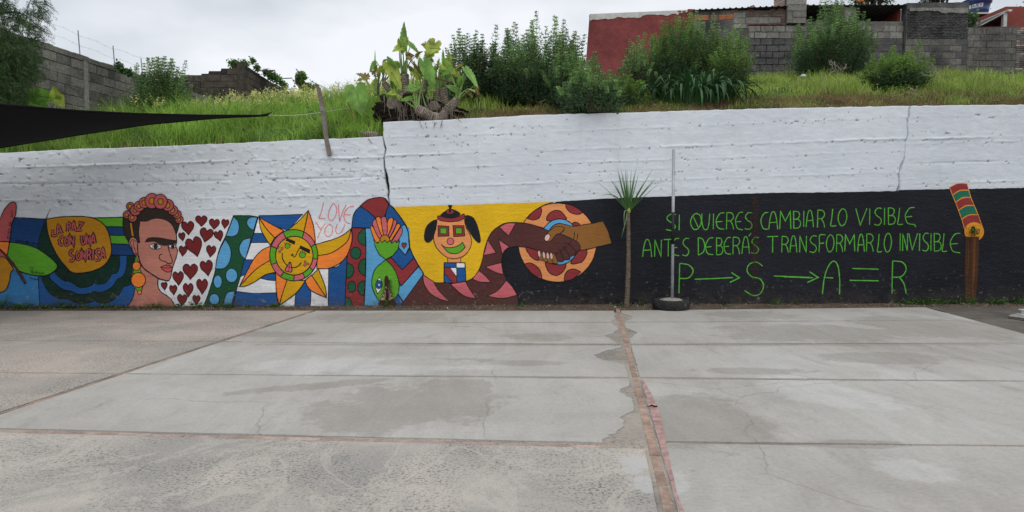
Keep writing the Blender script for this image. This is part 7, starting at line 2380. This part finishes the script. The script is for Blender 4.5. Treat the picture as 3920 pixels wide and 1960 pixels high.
def sword(pts, w, mat):
    n = 12; P = []
    for i in range(n + 1):
        t = i / n
        if len(pts) == 2: P.append(pts[0].lerp(pts[1], t))
        else: P.append(pts[0] * (1 - t) ** 2 + pts[1] * 2 * t * (1 - t) + pts[2] * t * t)
    vs, fs = [], []
    for i, p in enumerate(P):
        t = i / n; d = (P[min(i + 1, n)] - P[max(i - 1, 0)]).normalized()
        s = d.cross(Vector((.25 * sin(len(palm.children) * 2.1), -1, .1))).normalized()
        ww = w * (.65 + .35 * min(1, t * 4)) * (1 - t ** 2.2) + .0006
        vs += [p - s * ww, p + Vector((0, .35 * ww, 0)), p + s * ww]
    for i in range(n):
        for k in (0, 1): fs.append((i * 3 + k, i * 3 + k + 1, i * 3 + k + 4, i * 3 + k + 3))
    me = bpy.data.meshes.new('leaf'); me.from_pydata(vs, [], fs); me.materials.append(mat); me.update()
    obj('leaf', me, palm)
c = (738, 950)
SWL = [((583, 370), (650, 700)), ((632, 365), (690, 700)), ((697, 370), (700, 700)), ((718, 378), (715, 700)), ((775, 385), (760, 700)), ((845, 350), (785, 700)), ((880, 430), (800, 720)), ((1072, 380), (850, 740)), ((1105, 505), (880, 760)),
       ((1222, 530), (950, 740)), ((485, 510), (620, 720)), ((262, 520), (560, 760)), ((352, 760), (560, 650)), ((600, 420), (670, 720)), ((660, 440), (700, 720)), ((735, 560), (735, 760)), ((820, 420), (770, 720)), ((700, 410), (705, 700)), ((1110, 530), (900, 740)), ((545, 560), (650, 790)), ((950, 560), (820, 790)), ((1000, 640), (850, 820)), ((600, 680), (660, 860))]
for i, (tp_, bd) in enumerate(SWL):
    dd = .22 * sin(i * 2.4)
    sword((P8(738 + (tp_[0] - 738) * .04, 955), P8(*bd, dd * .5), P8(*tp_, dd)), .011 if tp_[0] not in (262, 1222) else .005, M_SW)
sword((P8(715, 960), P8(660, 900, -.05), P8(683, 1200, -.06)), .010, M_SWD); sword((P8(738, 970), P8(700, 1080, -.05), P8(640, 1330, -.06)), .010, M_SWD); sword((P8(725, 965), P8(705, 1050, -.07), P8(700, 1130, -.06)), .008, M_SWD)
m = MB(); m.tube([P8(738, 985), P8(740, 955), P8(742, 915)], [.028, .032, .018], 8); obj('leaf_sheath', m.mesh('leaf_sheath', mottled('yellow_green_sheath', (.28, .36, .06, 1), .15, 8)), palm)

# ------------------------------------------------------------------ trees
def branch_tree(name, label, base, H, spread, seed, mat, leaf=None, levels=4, r0=.12, nleaf=0, leafmat_=None, cat='tree', lsize=.05, group=None, tilt=(0, 0)):
    rg = random.Random(seed)
    g = thing(name, label, cat, base, group)
    m = MB(); tips = []
    def grow(p, d, L, r, lv):
        n = 5; pts = [p]; q = p.copy(); dd = d.copy()
        for i in range(n):
            dd = (dd + Vector((rg.uniform(-.16, .16), rg.uniform(-.16, .16), rg.uniform(-.05, .12)))).normalized()
            q = q + dd * (L / n); pts.append(q.copy())
        m.tube(pts, [r * (1 - .45 * i / n) for i in range(n + 1)], 6 if lv < 2 else 4, cap=lv == 0)
        if lv >= levels:
            tips.append(q); tips.append(pts[3]); return
        k = rg.randint(2, 4) if lv else rg.randint(4, 5)
        for j in range(k):
            a = rg.uniform(0, 2 * pi); e = rg.uniform(.35, .95) * spread
            nd = (dd + Vector((cos(a) * e, sin(a) * e, rg.uniform(-.15, .3)))).normalized()
            st = pts[rg.randint(2, n)] if j else q
            grow(st, nd, L * rg.uniform(.6, .8), r * .55, lv + 1)
    grow(Vector((0, 0, 0)), Vector((tilt[0], tilt[1], 1)).normalized(), H * .32, r0, 0)
    obj('trunk', m.mesh('trunk', mat), g, world=False)
    if nleaf:
        rng = np.random.default_rng(seed)
        tp = np.array([tuple(t) for t in tips])
        idx = rng.integers(0, len(tp), nleaf)
        P = tp[idx] + rng.normal(size=(nleaf, 3)) * .16 * H / 3
        D = unit(rng.normal(size=(nleaf, 3))); L = rng.uniform(.7, 1.3, nleaf) * lsize
        V, F = leaf_quads(P, D, L, L * .33, rng)
        o = obj('crown', mesh_np('crown', V, F, leafmat_), g, world=False); o['kind'] = 'stuff'
    return g, tips

# pepper tree at the upper left: trunk just outside the picture, drooping feathery sprays
M_PEP = leafmat('pepper_leaf', [(0.035, 0.07, 0.025), (0.06, 0.11, 0.035), (0.09, 0.15, 0.05)], .25, .55, 2)
pp = on_hill(-190, 470)
pt_, _ = branch_tree('pepper_tree', 'feathery drooping pepper tree at the upper left corner in front of the block wall', pp, .1, 1, 31, M_TRUNK, levels=0)
for ch in list(pt_.children): bpy.data.objects.remove(ch)
def pepper():
    rng = np.random.default_rng(8); m = MB()
    Yp = 12.2
    base = at(-190, 470, Yp); base.z = float(hill_h(base.x, base.y)) - .1
    top = at(-120, 60, Yp)
    m.tube([base, base.lerp(top, .5) + Vector((-.1, 0, 0)), top, at(-40, -120, Yp)], [.16, .13, .10, .06], 9)
    limbs = [((-130, 100), (20, 20), (100, 60)), ((-140, 60), (-20, -60), (110, -30)), ((-150, 160), (-30, 130), (70, 170)), ((-150, 240), (-60, 190), (60, 250)), ((-120, 40), (-60, -100), (40, -110)), ((-150, 200), (-50, 160), (20, 240))]
    segs = []
    for k, (a, b, c) in enumerate(limbs):
        A_, B_, C_ = at(*a, Yp), at(*b, Yp + rng.uniform(-.4, .3)), at(*c, Yp + rng.uniform(-.4, .2))
        pts = [A_ * (1 - t) ** 2 + B_ * 2 * t * (1 - t) + C_ * t * t for t in np.linspace(0, 1, 8)]
        m.tube(pts, [.05 * (1 - .8 * t) for t in np.linspace(0, 1, 8)], 5); segs.append(pts)
    obj('trunk', m.mesh('trunk', M_TRUNK), pt_)
    Pl, Dl, Ll, Wl = [], [], [], []
    spots = []
    for _ in range(4600):
        px, py = rng.uniform(-260, 175), rng.uniform(-160, 400)
        lim = 170 if py < 150 else 178 - (py - 150) * .42
        if py < 165 and px > 95: 
            if rng.random() < .35: continue
        if 165 < py < 215 and px > 105: continue
        edge = 1 if px < lim else 0
        if not edge: continue
        if py < 150 and rng.random() < .45: continue
        if fbm(px * .014, py * .014, 3, 3) < .43 and py < 150: continue
        spots.append((px, py))
    for (px, py) in spots:
        Y = Yp + rng.normal() * .45
        p = np.array(at(px, py, Y)); a = rng.uniform(0, 6.28)
        d = np.array([cos(a) * .6 + .3, sin(a) * .6, rng.uniform(-.9, .35)]); d /= np.linalg.norm(d)
        L = rng.uniform(.16, .30); k = 13
        for j in range(k):
            t = j / k
            c = p + d * L * t + np.array([0, 0, -.09 * t * t])
            dd = d + np.array([0, 0, -.5 * t]); dd /= np.linalg.norm(dd)
            s = np.cross(dd, [0.2, 1, .3]); s /= np.linalg.norm(s)
            for sg in (-1, 1):
                Pl.append(c); Dl.append(s * sg + dd * .7); Ll.append(.055 * (1.1 - .5 * t)); Wl.append(.0055)
        Pl.append(p); Dl.append(d); Ll.append(L); Wl.append(.002)
    V, F = leaf_quads(np.array(Pl), unit(np.array(Dl)), np.array(Ll), np.array(Wl), rng)
    o = obj('foliage', mesh_np('foliage', V, F, M_PEP), pt_); o['kind'] = 'stuff'
pepper()

def at3(px, py, Y): return at(px, py, Y)
M_EVG = leafmat('evergreen_leaf', [(0.02, 0.045, 0.015), (0.035, 0.07, 0.022), (0.055, 0.10, 0.03)], .15, .5, 1.2)
def crown_tree(name, label, px, py_c, rx, rz, Y, seed, n, mat, lsize=.07, holes=.42, trunk=True):
    """crown of leaf clumps round (px, py_c), real trunk down to the hill"""
    rng = np.random.default_rng(seed)
    c = at(px, py_c, Y); gz = float(hill_h(c.x, Y)); 
    g = thing(name, label, 'tree', (c.x, Y, gz))
    m = MB(); top = c.z - gz
    m.tube([(0, 0, -.1), (.05, 0, top * .5), (0, 0, top)], [.14, .11, .06], 7)
    for k in range(9):
        a = k * .7 + seed; m.tube([(0, 0, top * (.45 + .05 * k)), (cos(a) * rx * .5, sin(a) * rx * .5, top + rz * (.1 * k - .3)), (cos(a) * rx * .9, sin(a) * rx * .9, top + rz * (.14 * k - .45))], [.05, .03, .01], 4)
    obj('trunk', m.mesh('trunk', M_TRUNK), g, world=False)
    nc = 70; cc = unit(rng.normal(size=(nc, 3))) * (rng.random(nc) ** .4)[:, None]
    cc = cc * np.array([rx, rx * .8, rz]); cc[:, 2] += top
    idx = rng.integers(0, nc, n); P = cc[idx] + rng.normal(size=(n, 3)) * rx * .13
    D = unit(rng.normal(size=(n, 3))); L = rng.uniform(.6, 1.3, n) * lsize
    V, F = leaf_quads(P, D, L, L * .36, rng)
    o = obj('crown', mesh_np('crown', V, F, mat), g, world=False); o['kind'] = 'stuff'
    return g, c
g, c = crown_tree('evergreen_tree', 'dark evergreen tree with a few orange blossoms behind the lean-to roof', 3345, -45, .95, .8, 29, 3, 9000, M_EVG)
M_ORG = mottled('orange_blossom', (.65, .20, .03, 1), .2, 9)
m = MB()
for (px, py) in ((3289, 5), (3300, 3), (3283, 3), (3306, 12)):
    p = at(px, py, 28.1); m.tube([p + Vector((0, 0, -.04)), p, p + Vector((.02, 0, .05))], [.02, .05, .01], 6)
obj('blossom', m.mesh('blossom', M_ORG), g)
crown_tree('evergreen_tree', 'dark evergreen tree behind the rubble wall, right of the tree with orange blossoms', 3590, -60, 1.15, .85, 30, 4, 11000, M_EVG)
g, tips = branch_tree('bare_tree', 'nearly leafless tree with spreading grey twigs behind the water tank and red annex', at(3850, 180, 31), 7.0, 1.05, 15, M_TRUNK, levels=5, r0=.11, nleaf=900, leafmat_=leafmat('sparse_leaf', [(.14, .10, .04), (.08, .12, .03)], .2), lsize=.07)
g.location.z = 5.3
g, tips = branch_tree('bare_tree', 'small bare twiggy tree between the lean-to roof and the rubble wall', at(3490, 180, 28), 5.0, 1.0, 16, M_TRUNK, levels=4, r0=.05, nleaf=0)
g.location.z = 5.3
M_LG = leafmat('bright_tree_leaf', [(0.07, 0.16, 0.03), (0.12, 0.24, 0.05), (0.18, 0.30, 0.08)], .3, .5, 1.5)
crown_tree('young_tree', 'small bright green tree on the skyline right of the block ruin', 1152, 305, .22, .30, 25, 6, 900, M_LG, .09)
crown_tree('young_tree', 'low bright green tree beside the small blue railing on the skyline', 1190, 335, .30, .16, 25.5, 7, 800, M_LG, .08)
# creeper hanging over the ruin wall and little plants around
def creeper(label, spots, Y, seed, name='creeper', mat=None, n=420, s=.08, cat='creeper'):
    rng = np.random.default_rng(seed)
    P = []
    for (px, py, r) in spots:
        c = np.array(at(px, py, Y)); P.append(c + rng.normal(size=(int(n * r), 3)) * np.array([.13, .12, .14]) * r)
    P = np.concatenate(P); nn = len(P); D = unit(rng.normal(size=(nn, 3)) + np.array([0, 0, .3])); L = rng.uniform(.6, 1.3, nn) * s
    V, F = leaf_quads(P, D, L, L * .33, rng)
    g = thing(name, label, cat, at(spots[0][0], spots[0][1] + 20, Y))
    o = obj('foliage', mesh_np('foliage', V, F, mat or M_LG), g); o['kind'] = 'stuff'
    m = MB(); pts = [at(px, py + 6, Y + .1) for (px, py, r) in spots]
    if len(pts) > 1:
        for a, b in zip(pts, pts[1:]): m.tube([a, a.lerp(b, .5) + Vector((0, 0, .04)), b], .008, 4)
        obj('stem', m.mesh('stem', M_STEM), g)
creeper('bright green creeper climbing along the receding top of the block ruin', [(938, 243, .4), (968, 232, .3), (985, 262, .4), (1018, 278, .4), (1040, 292, .6), (1055, 304, .6), (1078, 318, .35), (1090, 328, .3)], 23.0, 41)
creeper('small green sprig at the highest broken corner of the block ruin', [(893, 248, .5), (902, 244, .4)], 21.6, 42)
creeper('leafy green shrub squeezed behind the end of the rubble wall under the water tank', [(3700, 62, .8), (3712, 74, .9), (3722, 70, .6), (3702, 92, .7), (3705, 105, .6)], 22.9, 43, mat=M_SH, name='leafy_shrub', cat='shrub')
creeper('weedy tuft growing on top of the grey boundary wall near its wire posts', [(452, 252, .22), (465, 268, .2), (487, 275, .22), (495, 280, .2)], 16.2, 44, mat=M_SH)
# small blue railing on the skyline
rl = thing('railing', 'small blue metal railing on the skyline right of the block ruin', 'railing', at(1215, 350, 24.5))
m = MB(); a, b = at(1192, 312, 24.5), at(1250, 338, 24.5)
m.tube([at(1186, 303, 24.5), a, b, at(1251, 352, 24.5)], .010, 5); m.build('rail', mottled('blue_grey_metal', (.12, .16, .2, 1), .1), rl)
for k in range(9):
    p = a.lerp(b, k / 8); m = MB(); m.tube([p, p - Vector((0, 0, .22))], .006, 4); m.build('baluster', bpy.data.materials['blue_grey_metal'], rl)
fp = thing('fence_post', 'thin leaning fence post with a wire on the skyline above the yellow flowers', 'post', at(1294, 355, 23.5))
m = MB(); m.tube([at(1293, 360, 23.5), at(1298, 315, 23.5)], .014, 5); m.build('post', M_WIRE, fp)
m = MB(); m.tube([at(1251, 340, 23.5), at(1297, 336, 23.5), at(1345, 326, 23.5)], .004, 3); m.tube([at(1251, 346, 23.5), at(1296, 345, 23.5), at(1345, 340, 23.5)], .004, 3); m.build('wire', M_WIRE, fp)

# dry branches lying on the slope
M_TW = mottled('bleached_twig', (.30, .26, .20, 1), .3, 12, .95)
def dead_branch(label, lines, seed, pb_):
    g = thing('dry_branch', label, 'branch', on_hill(*pb_)); r = random.Random(seed); b0 = on_hill(*pb_)
    for (x0, y0, x1, y1) in lines:
        m = MB()
        a, b = at(x0, y0, b0.y - .1), at(x1, y1, b0.y - .25)
        pts = [a.lerp(b, t) + Vector((r.uniform(-.03, .03), r.uniform(-.05, .05), r.uniform(-.03, .03))) for t in np.linspace(0, 1, 6)]
        m.tube(pts, [.014 * (1 - .8 * t) for t in np.linspace(0, 1, 6)], 4)
        for k in (2, 3, 4):
            q = pts[k]; m.tube([q, q + Vector((r.uniform(-.2, .2), r.uniform(-.1, .1), r.uniform(-.05, .2)))], [.006, .002], 3)
        m.build('twig', M_TW, g)
dead_branch('bleached dry branches lying under the large round shrub in front of the grey wall', [(3120, 320, 3196, 272), (3180, 232, 3236, 292), (3170, 240, 3198, 272), (3190, 240, 3215, 300), (3240, 250, 3220, 268), (3195, 270, 3130, 330)], 3, (3190, 300))
dead_branch('dry stalks bending over the dead grass below the tall dark shrubs', [(2105, 360, 2150, 335), (2110, 358, 2140, 352), (2060, 395, 2120, 360), (2090, 420, 2160, 370), (2140, 425, 2250, 380)], 4, (2120, 415))
dead_branch('short dry twigs on the bank at the top of the right hand wall joint', [(3230, 408, 3290, 386), (3480, 338, 3530, 372), (3530, 278, 3620, 288), (3600, 398, 3680, 402)], 5, (3500, 385))

# ------------------------------------------------------------------ heaps of thatch and stones on the bank
def thatch(label, px, py, w, h, seed):
    rng = np.random.default_rng(seed); b = on_hill(px, py); n = int(900 * w)
    x = rng.normal(size=n) * w * .4; y = rng.normal(size=n) * .16; z = np.exp(-(x / w) ** 2 * 3) * h * rng.random(n)
    P = np.stack([b.x + x, b.y + y - .1, hill_h(b.x + x, b.y + y - .1) + z], 1)
    D = unit(rng.normal(size=(n, 3)) * np.array([1, 1, .5])); L = rng.uniform(.06, .2, n)
    V, F = leaf_quads(P, D, L, np.full(n, .003), rng)
    o = obj('dry_thatch', mesh_np('dry_thatch', V, F, M_DRY)); tag(o, label, 'dry grass', kind='stuff')
thatch('heap of dead grass below the tall dark shrubs', 2110, 400, .55, .32, 1)
thatch('second heap of dead grass below the low dense shrub', 2210, 425, .45, .22, 2)
thatch('pale tuft of dead grass on the wall edge under the strap leaved plant', 2510, 425, .35, .14, 3)
thatch('rounded tuft of dead grass left of the right hand wall joint', 3325, 392, .3, .16, 4)
thatch('brown tuft of dead grass just right of the rounded tuft near the wall joint', 3410, 392, .3, .14, 5)
for (px, py, r, lb) in ((3064, 312, .09, 'pale stone half hidden in the grass below the large round shrub'), (2868, 232, .0, '')):
    if r:
        b = on_hill(px, py); bm = bmesh.new(); bmesh.ops.create_icosphere(bm, subdivisions=3, radius=r)
        for v in bm.verts: v.co *= 1 + .5 * (float(fbm(v.co.x * 9 + 3, v.co.z * 9 + v.co.y * 5, 3)) - .5)
        me = bpy.data.meshes.new('stone'); bm.to_mesh(me); bm.free(); me.materials.append(M_WHT)
        o = obj('stone', me, None, (b.x, b.y - .2, b.z + .10)); o.scale = (.9, .7, .55); tag(o, lb, 'stone')

# ------------------------------------------------------------------ weeds along the foot of the wall
M_WD = leafmat('wall_foot_weed', [(0.03, 0.07, 0.015), (0.06, 0.13, 0.025), (0.10, 0.19, 0.04)], .25, .6, 5)
def tuft(px, w_px, h_px, label, seed, kind_='leafy', t=.10):
    rng = np.random.default_rng(seed)
    u, v = W(px, 1170); b = wpos(u, 0, t); b.z = -.005
    sc = b.y / FPX
    w, h = w_px * sc / 2, h_px * sc
    g = thing('weed_tuft', label, 'weed', b, 'weeds along the foot of the painted wall')
    n = int(np.clip(w * h * 9000, 30, 900))
    P, D, L, Wd = [], [], [], []
    if kind_ == 'grass':
        n = 40; a = rng.uniform(0, 6.28, n)
        P = np.stack([rng.normal(size=n) * w * .25, rng.normal(size=n) * .02, np.zeros(n)], 1)
        D = unit(np.stack([np.cos(a) * .55, np.sin(a) * .3, np.full(n, 1.)], 1)); L = rng.uniform(.5, 1.1, n) * h; Wd = np.full(n, .004)
    else:
        P = np.stack([rng.normal(size=n) * w * .5, rng.normal(size=n) * .035, rng.random(n) ** 1.4 * h * .7], 1); a = rng.uniform(0, 6.28, n)
        P[:, 2] *= (.35 + fbm(P[:, 0] * 9 + seed, 0 * P[:, 0], seed, 3))
        D = unit(np.stack([np.cos(a), np.sin(a), rng.uniform(0, 1.1, n)], 1)); L = rng.uniform(.018, .05, n); Wd = L * .27
    V, F = leaf_quads(P, D, L, Wd, rng, .1)
    o = obj('foliage', mesh_np('foliage', V, F, M_WD), g, world=False); o['kind'] = 'stuff'
TF = [(15, 70, 75, 'grass tuft at the foot of the light blue field, left edge', 'grass'), (90, 120, 34, 'low dark weeds below the light blue painted field', ''), (180, 80, 26, 'dark weeds at the seam of light and dark blue paint', ''), (255, 90, 42, 'taller weed sprig below the scalloped ring pattern', ''),
      (330, 110, 30, 'weeds below the middle of the scalloped ring pattern', ''), (420, 90, 26, 'weeds at the right end of the scalloped ring pattern', ''), (485, 60, 22, 'small weeds below the painted portrait shoulder', ''), (615, 90, 26, 'weeds below the right of the painted portrait neck', ''), (690, 40, 24, 'small weed below the left painted hearts', ''), (762, 60, 34, 'pointed weed below the last painted hearts', ''),
      (850, 60, 26, 'weed at the foot of the spotted green band', ''), (888, 50, 36, 'taller weed at the right foot of the spotted green band', ''), (960, 40, 18, 'tiny weed below the blue stripe left of the sun', ''), (1052, 70, 26, 'weed below the lowest sun ray', ''), (1482, 20, 40, 'green sprig in the broken mouth of the painted fish', ''),
      (1985, 60, 16, 'dry grey weed where the serpent arm meets the black field', ''), (2365, 40, 16, 'small weed just left of the palm trunk', ''), (2450, 60, 30, 'fresh weed just right of the palm trunk', 'grass'), (2962, 60, 38, 'grass tuft under the big letter S', 'grass'), (3035, 40, 26, 'small grass tuft right of the big letter S', 'grass'), (2770, 30, 18, 'tiny weed just right of the tyre', ''),
      (3480, 110, 44, 'leafy weeds below the joint right of the letter R', ''), (3570, 130, 40, 'dense weeds between the letter R and the painted pipe', ''), (3640, 60, 34, 'weeds just left of the painted pipe drips', ''), (3705, 80, 48, 'grass tuft below the painted pipe', 'grass'), (3800, 110, 30, 'weeds right of the painted pipe', ''), (3895, 70, 40, 'weeds at the right edge of the black wall', '')]
for i, (px, w, h, lb, kd) in enumerate(TF): tuft(px, w, h, lb, 60 + i, kd or 'leafy')
# sprouts in the drain hole
u, v = W(3722, 885)
rng = np.random.default_rng(4); n = 170
P = np.stack([rng.normal(size=n) * .045, -rng.random(n) * .05, rng.normal(size=n) * .045], 1); D = unit(rng.normal(size=(n, 3)) + np.array([0, -.8, -.1])); L = rng.uniform(.015, .035, n)
V, F = leaf_quads(P, D, L, L * .35, rng)
g = thing('wall_sprout', 'small green plant sprouting from the drain hole in the orange pipe mouth', 'plant', wpos(u, v, .02))
o = obj('foliage', mesh_np('foliage', V, F, M_WD), g, world=False); o['kind'] = 'stuff'
# leaf litter (uncountable) at the left foot of the wall
rng = np.random.default_rng(14); n = 5200; uu = rng.uniform(-1, 23, n)
keep = rng.random(n) < np.clip(np.interp(uu, [-1, 0, 3.4, 5, 8, 18, 20, 23], [1, 1, 1, .35, .2, .12, .7, .9]), 0, 1); uu = uu[keep]; n = len(uu)
tt = .03 + rng.random(n) ** 1.6 * .28
P = np.array(WP0)[None] + uu[:, None] * np.array(WDIR) + tt[:, None] * np.array(WNRM); P[:, 2] = .012 + rng.random(n) * .04 * (tt < .15)
D = unit(rng.normal(size=(n, 3)) * np.array([1, 1, .35])); L = rng.uniform(.015, .045, n)
V, F = leaf_quads(P, D, L, L * .3, rng)
o = obj('leaf_litter', mesh_np('leaf_litter', V, F, leafmat('litter', [(.035, .022, .014), (.09, .06, .035), (.16, .12, .07), (.05, .06, .02)], .1, .9, 6)))
tag(o, 'dead leaves and twigs gathered at the foot of the painted wall', 'leaf litter', kind='stuff')
